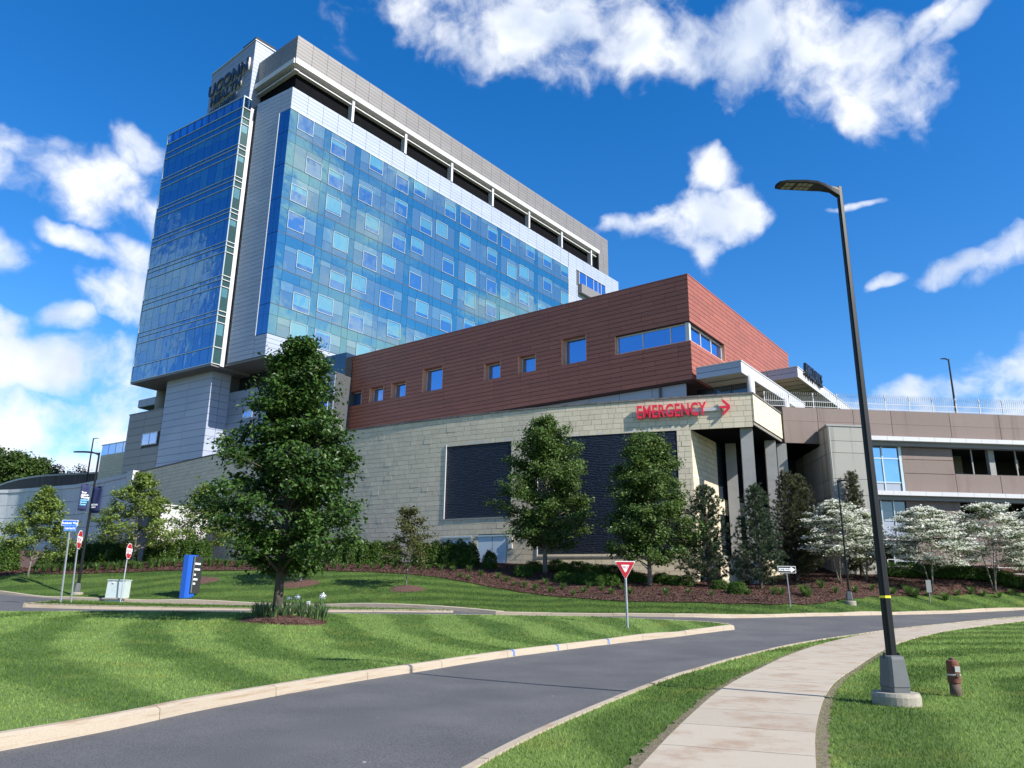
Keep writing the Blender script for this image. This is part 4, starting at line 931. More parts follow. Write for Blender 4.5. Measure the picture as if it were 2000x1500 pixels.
ops = [(a, c, snap(z0), snap(z1)) for a, c, z0, z1 in ops]; cz0, cz1 = snap(cz0), snap(cz1)
red = []
def plank_rows(fac, s1, cuts, full, seed):
    rg = random.Random(seed)
    for i in range(NR):
        z = rz0 + (i + .5) * rh; iv = [(0.0, s1)]
        for (a, c, z0, z1) in cuts:
            if z0 < z < z1:
                new = []
                for (p, q) in iv:
                    if c <= p or a >= q: new.append((p, q)); continue
                    if a > p: new.append((p, a))
                    if c < q: new.append((c, q))
                iv = new
        st = (0.0, 1.15, 2.2)[rg.randrange(3)]
        js = [st + full * k for k in range(-1, int(s1 / full) + 2)]
        for (p, q) in iv:
            cs = [p] + [j for j in js if p + .25 < j < q - .25] + [q]
            for u, v in zip(cs[:-1], cs[1:]): red.append((fac.w((u + v) / 2, z, -.05), (v - u - .025, .10, rh - .042), fac.rz, M_RED))
plank_rows(RL, rS, [(a, c, z0, z1) for a, c, z0, z1 in ops] + [(0, ca, cz0, cz1)], 3.3, 1)
plank_rows(RR, rE, [(0, cr, cz0, cz1), (RR.px(1447, 700)[0], RR.px(1466, 700)[0], rz0 + .2, rz0 + 1.6), (RR.px(1476, 712)[0], RR.px(1490, 712)[0], rz0 + .2, rz0 + 2.0)], 3.3, 2)
place_pieces(RW, 'terracotta_plank', red)
def deep_window(a, c, z0, z1):
    d = .72
    jb = MB()
    RL.mb(jb, c, c + .04, z0 - .02, z1 + .02, -d, .004, M_TERRA); RL.mb(jb, a - .04, a, z0 - .02, z1 + .02, -d, .004, M_TERRA); RL.mb(jb, a, c, z1, z1 + .04, -d, .004, M_RED)
    # sloped sill
    P = [RL.w(a, z0 - .03, .004), RL.w(c, z0 - .03, .004), RL.w(c, z0 + .16, -d), RL.w(a, z0 + .16, -d)]; jb.add(P, [(0, 1, 2, 3), (3, 2, 1, 0)], M_TERRA)
    jb.build('reveal', RW)
    fb = MB(); fw = .09; z0 = z0 + .12
    for (s0, s1, q0, q1) in ((a, c, z0, z0 + fw), (a, c, z1 - fw, z1), (a, a + fw, z0 + fw, z1 - fw), (c - fw, c, z0 + fw, z1 - fw)): RL.mb(fb, s0, s1, q0, q1, -d, -d + .09, M_WTRIM)
    w_ = fb.build('window', RW); zm = z0 + (z1 - z0) * .45
    RL.box(w_, 'pane', a + fw, c - fw, z0 + fw, zm, -d - .02, -d + .04, M_BLUEW); RL.box(w_, 'blind', a + fw, c - fw, zm, z1 - fw, -d - .02, -d + .035, M_BLUEW)
for o_ in ops: deep_window(*o_)
# corner window
fb = MB(); d = .42
for z in (cz0 + .06, cz1 - .06): RL.mb(fb, d, ca, z - .06, z + .06, -d, -d + .1, M_WTRIM); RR.mb(fb, d, cr, z - .06, z + .06, -d, -d + .1, M_WTRIM)
for s_ in (ca - .05, ca * .64, ca * .27): RL.mb(fb, s_ - .05, s_ + .05, cz0 + .12, cz1 - .12, -d, -d + .1, M_WTRIM)
for s_ in (cr - .05, cr * .68, cr * .38): RR.mb(fb, s_ - .05, s_ + .05, cz0 + .12, cz1 - .12, -d, -d + .1, M_WTRIM)
pc = RL.w(0, 0, 0) - (RL.n + RR.n) * (d - .1); fb.box((pc[0], pc[1], (cz0 + cz1) / 2), (.34, .34, cz1 - cz0), RL.rz, M_WTRIM)
cw_ = fb.build('corner_window', RW)
RL.box(cw_, 'pane', d, ca, cz0 + .1, cz1 - .1, -d - .02, -d + .03, M_BLUEW); RR.box(cw_, 'pane', d, cr, cz0 + .1, cz1 - .1, -d - .02, -d + .03, M_BLUEW)
jb = MB(); RL.mb(jb, ca, ca + .05, cz0 - .02, cz1, -d, .004, M_TERRA); RL.mb(jb, .0, ca, cz0 - .05, cz0, -d, .004, M_TERRA); RR.mb(jb, cr, cr + .05, cz0, cz1, -d, .004, M_TERRA); RR.mb(jb, .0, cr, cz0 - .05, cz0 - .001, -d, .004, M_TERRA); RL.mb(jb, 0, ca, cz1, cz1 + .05, -d, .004, M_REDBACK); RR.mb(jb, 0, cr, cz1, cz1 + .049, -d, .004, M_REDBACK)
jb.build('reveal', RW)

# ------------------------------------------------------------------ stone wing: curved wall of cream blocks
WCOR = atY(1469.6, 765.8, 54.0); H = WCOR[2]
wl = [atZ(x, y, H) for x, y in [(1469.6, 765.8), (1380, 771.2), (1300, 776.6), (1200, 783.5), (1100, 791), (1050, 795.3), (900, 811.5), (800, 823.5), (720, 834), (640, 845.5), (540, 862), (435, 883), (350, 902), (262, 923)]]
WL = smooth_line(wl, 0.1, 3)[:, :2]
wu = np.concatenate([[0], np.cumsum(np.linalg.norm(np.diff(WL, axis=0), axis=1))]); WLEN = wu[-1]
wt = np.gradient(WL, axis=0); wt /= np.linalg.norm(wt, axis=1)[:, None]; wn = np.column_stack([wt[:, 1], -wt[:, 0]])
wn *= np.sign((wn * -WL).sum(1))[:, None]
def wpt(u, o=0.0): return np.array([np.interp(u, wu, WL[:, 0] + wn[:, 0] * o), np.interp(u, wu, WL[:, 1] + wn[:, 1] * o)])
def wrz(u): t = (np.interp(u, wu, wt[:, 0]), np.interp(u, wu, wt[:, 1])); return math.atan2(t[1], t[0])
_ratio = WL[:, 0] / WL[:, 1]
def wpx(x, y):
    d = ray(x, y); r = d[0] / d[1]; u = np.interp(-r, -_ratio, wu); P = wpt(u); return float(u), float(EYE + d[2] * P[1] / d[1])
SW = thing('stone_wing', 'curved cream stone block building with dark rippled screens and a columned corner', 'building', (WCOR[0], WCOR[1], 2.5))
ZS = wpx(1473, 829.4)[1]                      # underside of the stone band over the porch
uP = wpx(1349, 836)[0]
rect = []                                     # openings in wall coordinates (u0, u1, z0, z1)
def opening(x0, y0, x1, y1): (a, za), (c, zb_) = wpx(x0, y0), wpx(x1, y1); rect.append((min(a, c), max(a, c), min(za, zb_), max(za, zb_))); return rect[-1]
q1 = wpx(872, 869); q2 = wpx(999, 857.5); q3 = wpx(867, 1014); sc1 = (q2[0], q1[0], q3[1], (q1[1] + q2[1]) / 2)
q1 = wpx(1050, 855); q2 = wpx(1321, 837); q3 = wpx(1205, 1085.5); sc2 = (q2[0], q1[0], q3[1], q2[1])
q2 = wpx(675, 891); sc3 = (q2[0], q2[0] + 6.5, wpx(672, 964)[1], q2[1])
dA = wpx(990, 1047); dB = wpx(932, 1100); door1 = (dA[0], dB[0], dB[1] - .1, dA[1]); dA = wpx(919, 1050); dB = wpx(865, 1104); door2 = (dA[0], dB[0], dB[1] - .1, dA[1])
rect = [sc1, sc2, sc3, door1, door2]
blocks = []
rgb = random.Random(4)
CH = 0.405
ncourse = int((H - 1.0) / CH)
def lay(course_z, segs, fac=None):
    for (p, q) in segs:
        u = p - rgb.uniform(0, .5)
        while u < q - .02:
            w_ = rgb.choice((.47, .62, .62, .78, .78, .95)); a, c = max(u, p), min(u + w_, q); u += w_
            if c - a < .06: continue
            pr = rgb.uniform(-.002, .003) + (0.010 if rgb.random() < .03 else 0)
            mid = (a + c) / 2
            if fac is None:
                P = wpt(mid, -.06 + pr); blocks.append(((P[0], P[1], course_z), (c - a - .02, .12, CH - .02), wrz(mid), M_STONE))
            else: P = fac.w(mid, course_z, -.06 + pr); blocks.append((P, (c - a - .02, .12, CH - .02), fac.rz, M_STONE))
for i in range(ncourse):
    z = H - .14 - (i + .5) * CH
    gz_ = min(z_bank(*wpt(u)) for u in (uP, 20, 40))
    if z < 2.0: break
    segs = [((0.13 if z > ZS else uP + .02), WLEN)]
    for (a, c, z0, z1) in rect:
        if z0 < z < z1:
            new = []
            for (p, q) in segs:
                if c <= p or a >= q: new.append((p, q)); continue
                if a > p: new.append((p, a))
                if c < q: new.append((c, q))
            segs = new
    lay(z, segs)
EE = atZ(1528.4, 808.4, H); PF = Fac(WCOR, math.degrees(math.atan2(EE[0] - WCOR[0], EE[1] - WCOR[1]))); pfl = float(np.linalg.norm((EE - WCOR)[:2]))
i = 0
while True:
    z = H - .14 - (i + .5) * CH
    if z - CH / 2 < ZS - .1: break
    lay(z, [(0.0, pfl)], PF); i += 1
# porch return wall, lit by the sun
ra = atZ(1349, 836.5, ZS); rb_ = atZ(1398, 861.5, ZS)
RF = Fac(ra, math.degrees(math.atan2(rb_[0] - ra[0], rb_[1] - ra[1]))); rfl = float(np.linalg.norm((rb_ - ra)[:2]))
for i in range(int((ZS - 2.2) / CH)): lay(ZS - (i + .5) * CH, [(0.0, rfl)], RF)
place_pieces(SW, 'stone_block', blocks, 300, far='small_stone_blocks')
# mortar backing: full height left of the porch, band only over it
def curtain(name, u0, u1, z0, z1, o, m, step=.5, th=0.25):
    us = np.linspace(u0, u1, max(2, int((u1 - u0) / step))); mb = MB(); V = []
    for u in us:
        f_ = wpt(u, o); k_ = wpt(u, o - th); V += [(*f_, z0), (*f_, z1), (*k_, z1), (*k_, z0)]
    n = len(us); F_ = [(4 * i + j, 4 * i + (j + 1) % 4, 4 * i + 4 + (j + 1) % 4, 4 * i + 4 + j) for i in range(n - 1) for j in range(4)] + [(0, 1, 2, 3), (4 * n - 1, 4 * n - 2, 4 * n - 3, 4 * n - 4)]
    mb.add(V, F_, m); return mb.build(name, SW)
curtain('mortar_wall', uP, WLEN, 1.5, H - .14, -.09, M_MORTAR); curtain('mortar_wall', .05, uP, ZS, H - .14, -.09, M_MORTAR)
b = MB(); PF.mb(b, .05, pfl - .02, ZS, H - .14, -.35, -.09, M_MORTAR); RF.mb(b, .05, rfl, 1.5, ZS, -.4, -.09, M_MORTAR); b.build('mortar_wall', SW)
curtain('coping', -.05, WLEN, H - .14, H, .06, M_COPING, th=.5)
PF.box(SW, 'coping', 0.0, pfl, H - .141, H - .001, -.45, .06, M_COPING)
for r_ in (sc1, sc2, sc3):
    curtain('dark_screen', r_[0], r_[1], r_[2], r_[3], -.045, M_RIPPLE, step=1.0, th=.03)
    for z in (r_[3],): curtain('screen_head', r_[0], r_[1], z - .06, z + .02, .0, M_WTRIM, step=1.0, th=.06)
    for u in (r_[1],):
        P = wpt(u, 0); box(SW, 'screen_jamb', (P[0], P[1], (r_[2] + r_[3]) / 2), (.06, .10, r_[3] - r_[2]), wrz(u), M_WTRIM)
    curtain('screen_sill', r_[0] - .1, r_[1] + .1, r_[2] - .10, r_[2], .05, M_COLUMN, step=1.0, th=.12)
M_DOOR = mat('pale_steel_door', (0.50, 0.58, 0.64), 0.45, noise=.04)
for (a, c, z0, z1) in (door1, door2):
    for k in (0, 1):
        s0, s1 = a + (c - a) * k / 2 + .04, a + (c - a) * (k + 1) / 2 - .02; P = wpt((s0 + s1) / 2, -.05)
        d_ = box(SW, 'door', (P[0], P[1], (z0 + z1) / 2), (s1 - s0, .05, z1 - z0), wrz((s0 + s1) / 2), M_DOOR)
    P = wpt((a + c) / 2, -.02); box(SW, 'door_head', (P[0], P[1], z1 + .06), (c - a + .2, .12, .12), wrz((a + c) / 2), M_FRAME)
for dz_ in (1.25, .75): P = wpt(door1[0] - .35, .06); box(SW, 'meter_box', (P[0], P[1], door1[2] + dz_ + .6), (.32, .12, .34), wrz(door1[0]), M_WTRIM)
# terrace slab and porch ceiling
b = MB(); b.prism([tuple(wpt(u, -.3)) for u in np.linspace(.2, WLEN * .55, 14)] + [tuple(RL.w(rS, 0, -2)[:2]), tuple(RR.w(24, 0, -2)[:2]), tuple(PF.w(pfl + 14, 0, -.4)[:2]), tuple(PF.w(pfl, 0, -.4)[:2])], H - .6, H - .25, M_COLUMN); b.build('terrace', SW)
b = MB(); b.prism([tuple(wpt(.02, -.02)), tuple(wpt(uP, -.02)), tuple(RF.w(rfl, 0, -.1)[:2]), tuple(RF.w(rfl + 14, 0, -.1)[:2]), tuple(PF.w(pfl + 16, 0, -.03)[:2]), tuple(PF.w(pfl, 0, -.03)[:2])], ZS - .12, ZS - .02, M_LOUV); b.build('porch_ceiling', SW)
# porch back wall: dark screens over a stone spandrel
bk0 = RF.w(rfl, 0, 0); bk1 = atY(1640, 900, 76.0); BKF = Fac(bk0, math.degrees(math.atan2(bk1[0] - bk0[0], bk1[1] - bk0[1]))); bkl = float(np.linalg.norm((bk1 - bk0)[:2]))
BKF.box(SW, 'back_screen', 0, bkl + 6, 9.3, ZS - .1, -.4, -.1, M_RIPPLE); BKF.box(SW, 'spandrel', 0, bkl + 6, 8.1, 9.3, -.4, 0, M_STONE); BKF.box(SW, 'back_screen', 0, bkl + 6, 3.0, 8.1, -.4, -.1, M_RIPPLE)
# square columns on the plinth
for (tx, ty, w_) in [(1426, 868, .82), (1457, 838, .86), (1503, 862, .80), (1525, 868, .74)]:
    P = atZ(tx, ty, ZS - .12); g = z_bank(P[0], P[1])
    box(SW, 'column', (P[0], P[1], (ZS - .12 + g - .3) / 2), (w_, w_, ZS - .12 - g + .3), RF.rz + .35, M_COLUMN)
pl0 = atY(1425, 1086, 55.6); pl1 = atY(1486, 1092, 57.5); PLF = Fac(pl0, math.degrees(math.atan2(pl1[0] - pl0[0], pl1[1] - pl0[1]))); zpl = pl0[2]
PLs = []
for i in range(7):
    u = -1.0
    while u < 6.0:
        w_ = rgb.choice((.62, .78, .95)); PLs.append((PLF.w(u + w_ / 2, zpl - .1 - (i + .5) * CH, -.06), (w_ - .014, .12, CH - .014), PLF.rz, M_STONE)); u += w_
place_pieces(SW, 'plinth_block', PLs); PLF.box(SW, 'plinth_cap', -1, 6, zpl - .1, zpl, -.5, .05, M_COLUMN); b = MB(); PLF.mb(b, -1, 6, 1, zpl - .1, -.6, -.1, M_MORTAR); b.build('plinth_core', SW)
# metal band and glazing between the terrace and the terracotta wing
TB = RL.off(-.45); tb = []
panels(tb, TB, .8, 26, H - .3, rz0 - .14, 3.2, 1.7, M_BPANEL); place_pieces(RW, 'band_panel', tb)
b = MB(); b.prism([tuple(p[:2]) for p in (RL.w(.9, 0, -.6), RL.w(40, 0, -.6), RL.w(40, 0, -9), RR.w(20, 0, -9), RR.w(20, 0, -3.2), RL.w(0, 0, -.6) - RR.n * 3.2)], H - .5, rz0 - .13, M_DARKG); b.build('ground_glazing', RW)
for s_ in (0.3, 4.5, 9, 13.5): TR_ = RR.off(-3.1); TR_.box(RW, 'glazing_mullion', s_ - .06, s_ + .06, H - .4, rz0 - .14, -.1, .06, M_SEAL)
b = MB(); lx = RL.px(1441, 745)[0]; RL.mb(b, lx, .7, H - .3, rz0 - .3, -2.6, -2.5, M_DARKG); b.build('lobby_glazing', RW)
for s_ in (lx + .05, lx * .6, lx * .25): RL.box(RW, 'glazing_mullion', s_ - .05, s_ + .05, H - .3, rz0 - .3, -2.5, -2.4, M_SEAL)
# ------------------------------------------------------------------ canopies over the ambulance deck
def canopy(name, label, fac, xl, xr, yt, yb, depth, m_side, ribs=True, ext=0.0):
    s0, zt = fac.px(*xr); s1, _ = fac.px(*xl); zb_ = fac.px(xr[0], yb)[1]
    P = fac.w(s0, zb_, 0); t = thing(name, label, 'canopy', (P[0], P[1], zb_))
    Q = Fac(P, 36.7)
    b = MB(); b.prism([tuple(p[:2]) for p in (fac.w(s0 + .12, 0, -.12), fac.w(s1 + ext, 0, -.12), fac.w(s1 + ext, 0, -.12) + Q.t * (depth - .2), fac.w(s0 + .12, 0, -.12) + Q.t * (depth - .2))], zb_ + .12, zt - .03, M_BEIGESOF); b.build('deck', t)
    hh = zt - zb_
    fl = []; panels(fl, fac, s0, s1 + ext, zb_, zt, 3.0, hh / 2, M_WPANEL); place_pieces(t, 'fascia_panel', fl)
    fr2 = []
    n = max(2, int(depth / 3.0))
    for k in range(n): Q.box(t, 'fascia_panel', depth / n * k + .01, depth / n * (k + 1) - .01, zb_, zt, -.12, 0, M_WTRIM)
    Q.box(t, 'drip_edge', -.03, depth, zt, zt + .09, -.2, .05, M_WTRIM); fac.box(t, 'drip_edge', s0 - .03, s1 + ext, zt + .001, zt + .089, -.2, .05, M_WTRIM)
    if ribs:
        for k in range(1, n * 2): 
            c_ = (fac.w(s0 + .3, 0, -.2) + fac.w(s1 + ext, 0, -.2)) / 2 + Q.t * (depth * k / (n * 2)); box(t, 'soffit_joint', (c_[0], c_[1], zb_ + .11), (abs(s1 + ext - s0) - .5, .08, .04), fac.rz, M_SEAL)
    return t, Q, zt, zb_, depth
CN1 = canopy('entrance_canopy', 'flat white canopy wrapped round the corner below the terracotta wing', RL.off(.05), (1359, 720), (1447, 705), 705, 727, 17.0, M_WPANEL, ext=0)
RL2 = RL.off(-13.5); CN2 = canopy('ambulance_canopy', 'larger white canopy with a ribbed beige soffit carrying black letters', RL2, (1481, 730), (1557, 716.5), 716, 736, 22.0, M_WPANEL, ext=2.0)
for (x, y) in ((1452, 737), (1531, 786)):
    pass
p = RL.w(RL.px(1452, 735)[0], 0, -1.6); pb = MB(); pb.tube([(p[0], p[1], H - .3), (p[0], p[1], CN1[3] + .13)], .30, M_WTRIM, 20); o = pb.build('round_post', CN1[0], smooth=True)
p = p + RR.t * 9.0; pb = MB(); pb.tube([(p[0], p[1], H - .3), (p[0], p[1], CN1[3] + .13)], .30, M_WTRIM, 20); pb.build('round_post', CN1[0], smooth=True)
AM = CN2[1]; zt = CN2[2]
am0 = AM.px(1569, 740)[0]; am1 = AM.px(1604, 772)[0]
text_obj('roof_letters', 'AMBULANCE', 1.75, .25, M_BLACK, AM.w(am0, zt - .35, .18), AM.t, parent=CN2[0], bold=.03, sx=(am1 - am0) / 10.4)
b = MB(); AM.mb(b, am0, am1, zt - .2, zt - .1, .0, .2, M_WTRIM); b.build('letter_rail', CN2[0])
# ------------------------------------------------------------------ red wayfinding sign on the wall
(e0, ez), (e1, _) = wpx(1244, 805), wpx(1391, 800)
zb_ = wpx(1246, 811)[1]; zt = wpx(1390, 785)[1]
EP = thing('emergency_sign', 'raised red EMERGENCY lettering with an arrow on a white rail', 'sign', (*wpt(e0, .3), zb_))
pa, pb_ = wpt(e0, .22), wpt(e1, .22); dr = np.array([*(pb_ - pa), 0]); elen = np.linalg.norm(dr); dr /= elen
cap = 0.96
zb_ = wpx(1318, 814.5)[1]
text_obj('letters', 'EMERGENCY', cap / .70, .16, M_SIGNRED, (pa[0], pa[1], zb_), dr, parent=EP, bold=.026, sx=elen / (cap / .70 * 6.45), space=1.06)
ar0 = wpx(1407, 800)[0]; ar1 = wpx(1426, 797)[0]
nrm = np.array([dr[1], -dr[0], 0]); pA = np.array([*wpt(ar0, .22), zb_ + cap * .5]); pB = np.array([*wpt(ar1, .22), zb_ + cap * .5])
ab = MB(); rz_ = math.atan2(dr[1], dr[0])
ab.box((pA + pB) / 2 - dr * .1, (np.linalg.norm(pB - pA) - .1, .16, .17), rz_, M_SIGNRED)
for s_ in (1, -1):
    tip = pB; back = pB - dr * .52 + np.array([0, 0, s_ * .52]); w_ = np.array([0, 0, .12]) ; 
    V = []
    for o_ in (-.08, .08):
        for q in (tip + w_ * 1.0, tip - w_ * 1.0, back - np.array([0, 0, .12]), back + np.array([0, 0, .12])): V.append(q + nrm * o_ * (1 + .02 * s_))
    ab.add(V, [(0, 1, 2, 3), (7, 6, 5, 4), (0, 4, 5, 1), (1, 5, 6, 2), (2, 6, 7, 3), (3, 7, 4, 0)], M_SIGNRED)
ab.build('arrow', EP)
rb2 = MB(); m0 = wpt(e0, .07); m1 = wpt(ar0, .07); rb2.box(((m0[0] + m1[0]) / 2, (m0[1] + m1[1]) / 2, zb_ + cap * .42), (np.linalg.norm(m1 - m0), .12, .24), rz_, M_WTRIM); rb2.build('rail', EP)

# ------------------------------------------------------------------ parking structure on the right
zg = atH(1529, 797.5, math.hypot(EE[0], EE[1]) + .1)[2]
Gp = [atZ(x, y, zg) for x, y in [(1529, 797.5), (1597.5, 799), (1739, 801.5), (1850, 805), (1945, 808.5), (2000, 811)]]
gaz = math.degrees(math.atan2(Gp[5][0] - Gp[2][0], Gp[5][1] - Gp[2][1])); GF = Fac(Gp[2], gaz)
GA = thing('parking_structure', 'brown precast concrete parking structure with white ledges and dark open bays', 'building', (Gp[2][0], Gp[2][1], 4.0))
print('GARAGE', [tuple(np.round(p, 1)) for p in Gp], gaz, 'H', H, 'ZS', ZS, 'rz', rz0, rz1, rS, rE)
def gz_(x, y): return GF.px(x, y)
s_l = GF.px(1530, 830)[0]; s_r = 48.0
zc1, zc1b = gz_(1850, 860)[1], gz_(1850, 868)[1]; zl2 = gz_(1850, 964.5)[1]; zl2b = gz_(1850, 972.5)[1]; zl3 = gz_(1760, 1049)[1]; zl3b = gz_(1760, 1057)[1]
pre = []
js = [s_l] + [GF.px(x, 830)[0] for x in (1598, 1668, 1742, 1856, 1952)] + [GF.px(2046, 830)[0], GF.px(2140, 830)[0], s_r]
for a, c in zip(js[:-1], js[1:]):
    m_ = M_PINK
    zb_ = zc1 if a > GF.px(1690, 830)[0] - 1 else gz_(1570, 866)[1]
    pre.append((GF.w((a + c) / 2, (zg - 1.15 + zg) / 2 - .02, -.14), (c - a - .04, .3, 1.13), GF.rz, m_)); pre.append((GF.w((a + c) / 2, (zb_ + zg - 1.15) / 2, -.15), (c - a - .04, .3, zg - 1.19 - zb_), GF.rz, m_))
zlow = gz_(1570, 866)[1]
sA = GF.px(1762, 900)[0]; sB = [GF.px(x, 900)[0] for x in (1862, 1948, 1957)]
zsp = gz_(1900, 927)[1]
# level A: solid panels, then spandrels under the open bays
sa2 = [sA, sB[0]]
zmid = [zl2, gz_(1800, 925)[1], gz_(1800, 898)[1], zc1b - .35]
for z0, z1 in zip(zmid[:-1], zmid[1:]): pre.append((GF.w((sA + sB[0]) / 2, (z0 + z1) / 2, -.15), (sB[0] - sA - .04, .3, z1 - z0 - .04), GF.rz, M_PINK))
bayw = GF.px(1957, 945)[0] - GF.px(1869, 940)[0]; cur = sB[0]; bays = []
while cur < s_r: bays.append((cur, cur + bayw)); cur += bayw
for (a, c) in bays:
    pre.append((GF.w((a + c) / 2, (zl2 + zsp) / 2, -.15), (c - a - .05, .3, zsp - zl2 - .02), GF.rz, M_PINK))
    GF.box(GA, 'pier', c - .55, c - .05, zsp, zc1b - .3, -.6, -.25, M_COLUMN)
    GF.box(GA, 'bay_post', a + (c - a) * .48 - .05, a + (c - a) * .48 + .05, zsp, zc1b - .3, -.35, -.28, M_COLUMN); GF.box(GA, 'bay_rail', a, c - .55, zsp + .0, zsp + .06, -.32, -.2, M_SEAL)
# level B below the second ledge
zs2 = zl2b - (zl2 - zsp) * 1.9
for (a, c) in [(GF.px(1772, 1000)[0], GF.px(1878, 1000)[0])]: pre.append((GF.w((a + c) / 2, (zl2b - .3 + zl3) / 2, -.15), (c - a - .04, .3, zl2b - .3 - zl3), GF.rz, M_PINK))
for (a, c) in bays:
    z1_ = gz_(1920, 1012)[1]; pre.append((GF.w((a + c) / 2 + .4, (zl3b + z1_) / 2, -.15), (c - a - .05, .3, z1_ - zl3b), GF.rz, M_PINK)); GF.box(GA, 'pier', c - .3, c + .25, z1_, zl2b - .3, -.6, -.25, M_COLUMN)
g0 = 3.0
a, c = GF.px(1795, 1080)[0], s_r
for k in range(8): pre.append((GF.w(a + (c - a) * (k + .5) / 8, (g0 + zl3b) / 2, -.15), ((c - a) / 8 - .04, .3, zl3b - g0), GF.rz, M_PINK))
place_pieces(GA, 'precast_panel', pre)
# dark decks inside and a ceiling tube lamp
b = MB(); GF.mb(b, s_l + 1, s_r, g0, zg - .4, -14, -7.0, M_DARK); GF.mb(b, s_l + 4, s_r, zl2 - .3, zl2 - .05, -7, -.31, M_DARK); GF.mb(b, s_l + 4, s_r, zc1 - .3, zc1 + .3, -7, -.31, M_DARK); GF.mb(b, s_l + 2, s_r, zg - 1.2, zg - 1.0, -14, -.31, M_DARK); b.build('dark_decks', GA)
GF.box(GA, 'far_pillar', GF.px(1936, 900)[0] + .2, GF.px(1946, 900)[0] + .6, zl2, zc1, -5.5, -5.0, M_COLUMN)
# white ledges in short lengths
def ledge(z0, z1, s0, s1):
    n = int((s1 - s0) / 1.3)
    for k in range(n): GF.box(GA, 'ledge_panel', s0 + (s1 - s0) * k / n + .01, s0 + (s1 - s0) * (k + 1) / n - .01, z0, z1, -.2, .85, M_WTRIM)
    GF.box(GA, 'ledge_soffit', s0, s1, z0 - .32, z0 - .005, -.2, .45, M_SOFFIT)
sg0 = GF.px(1700, 900)[0]
ledge(zc1b, zc1, sg0 - .2, s_r); ledge(zl2b, zl2, sg0 - .2, s_r); ledge(zl3b, zl3, sg0 - .2, GF.px(1790, 1050)[0])
# stair window
def glaz(x0, x1, z0, z1, cols, rows, m=M_VISION, solid=0.0):
    a, c = GF.px(x0, 900)[0], GF.px(x1, 900)[0]
    fb = MB(); GF.mb(fb, a - .1, a, z0, z1, -.3, -.05, M_FRAME); GF.mb(fb, c, c + .3, z0, z1, -.3, -.02, M_FRAME); zz = z0 + solid
    cs = [a + (c - a) * t for t in cols]; rs = [zz + (z1 - zz) * t for t in rows]
    for q in cs[1:-1]: GF.mb(fb, q - .05, q + .05, z0, z1, -.25, -.06, M_FRAME)
    for q in rs[:-1]: GF.mb(fb, a, c, q - .05, q + .05, -.25, -.07, M_FRAME)
    w_ = fb.build('stair_window', GA)
    for i in range(len(cs) - 1):
        for j in range(len(rs) - 1): GF.box(w_, 'pane', cs[i] + .05, cs[i + 1] - .05, rs[j] + .05, rs[j + 1] - .05, -.24, -.14, m)
        if solid: GF.box(w_, 'solid_panel', cs[i] + .05, cs[i + 1] - .05, z0, zz - .05, -.24, -.12, M_BPANEL)
glaz(1705, 1757, zl2, zc1b - .3, (0, .38, 1), (0, .66, 1), M_VISION, solid=.8); glaz(1713, 1768, zl3, zl2b - .3, (0, .42, 1), (0, 1), M_DARKG, solid=1.3); glaz(1727, 1790, g0 + .6, zl3b - .3, (0, .35, .7, 1), (0, .5, 1), M_DARKG)
# weathered concrete stair tower
ST0 = atZ(1617.5, 832.5, zg - 1.45); ST0 = GF.w(GF.off(2.2).px(1617.5, 850)[0], 0, 2.2)
z_st = Fac(ST0, gaz).px(1618, 832)[1]; SF1 = Fac(ST0, gaz); sl_ = SF1.px(1697, 860)[0]; SF2 = Fac(ST0, 4.0)
sp_ = []; s2l = 2.1 / abs(float(SF2.t @ GF.n))
zz = [1.5] + [SF1.px(1640, y)[1] for y in (1060, 1015, 967, 935, 884, 861)] + [z_st]
for z0, z1 in zip(zz[:-1], zz[1:]):
    sp_.append((SF1.w(sl_ / 2, (z0 + z1) / 2, -.15), (sl_ - .0, .3, z1 - z0 - .03), SF1.rz, M_STAIR)); (lambda e_: sp_.append((SF2.w(e_ / 2 + .02, (z0 + z1) / 2, -.15), (e_, .3, z1 - z0 - .03), SF2.rz, M_STAIR)))(9.0 if z1 < zlow else s2l)
place_pieces(GA, 'stair_tower_panel', sp_)
b = MB(); b.prism([tuple(p[:2]) for p in (SF1.w(0.1, 0, -.2), SF1.w(sl_, 0, -.2), SF1.w(sl_, 0, -5), SF2.w(9, 0, -3), SF2.w(9, 0, -.25))], 1.5, zlow - .6, M_SEAL); b.prism([tuple(p[:2]) for p in (SF1.w(0.1, 0, -.2), SF1.w(sl_, 0, -.2), SF1.w(sl_, 0, -2), SF2.w(s2l, 0, -.25))], zlow - .6, z_st - .05, M_SEAL); b.build('stair_tower_core', GA)
q_ = SF1.w(0, 0, 0); b = MB(); b.box((q_[0] + .10, q_[1] + .12, z_st / 2 + .7), (.22, .22, z_st - 1.42), SF1.rz + .5, M_STAIR); b.build('corner_arris', GA)
b = MB(); b.prism([tuple(p[:2]) for p in (SF1.w(-.1, 0, .06), SF1.w(sl_ + .05, 0, .06), SF1.w(sl_, 0, -2.1), SF2.w(s2l, 0, .06))], z_st, z_st + .14, M_COLUMN); b.build('stair_tower_cap', GA)
# floor tube lamp seen through the far bay
LB = GF.off(-4.0); (x0, q0), (x1, q1) = LB.px(1981, 898), LB.px(1990, 915)
M_TUBE = mat('white_sign_frame', (.8, .8, .82), .5)
LB.box(GA, 'white_frame', x0, x0 + .12, q1, q0, 0, .05, M_TUBE); LB.box(GA, 'white_frame', x1 - .12, x1, q1, q0, 0, .05, M_TUBE); LB.box(GA, 'white_frame', x0 + .12, x1 - .12, q0 - .12, q0, 0, .05, M_TUBE)
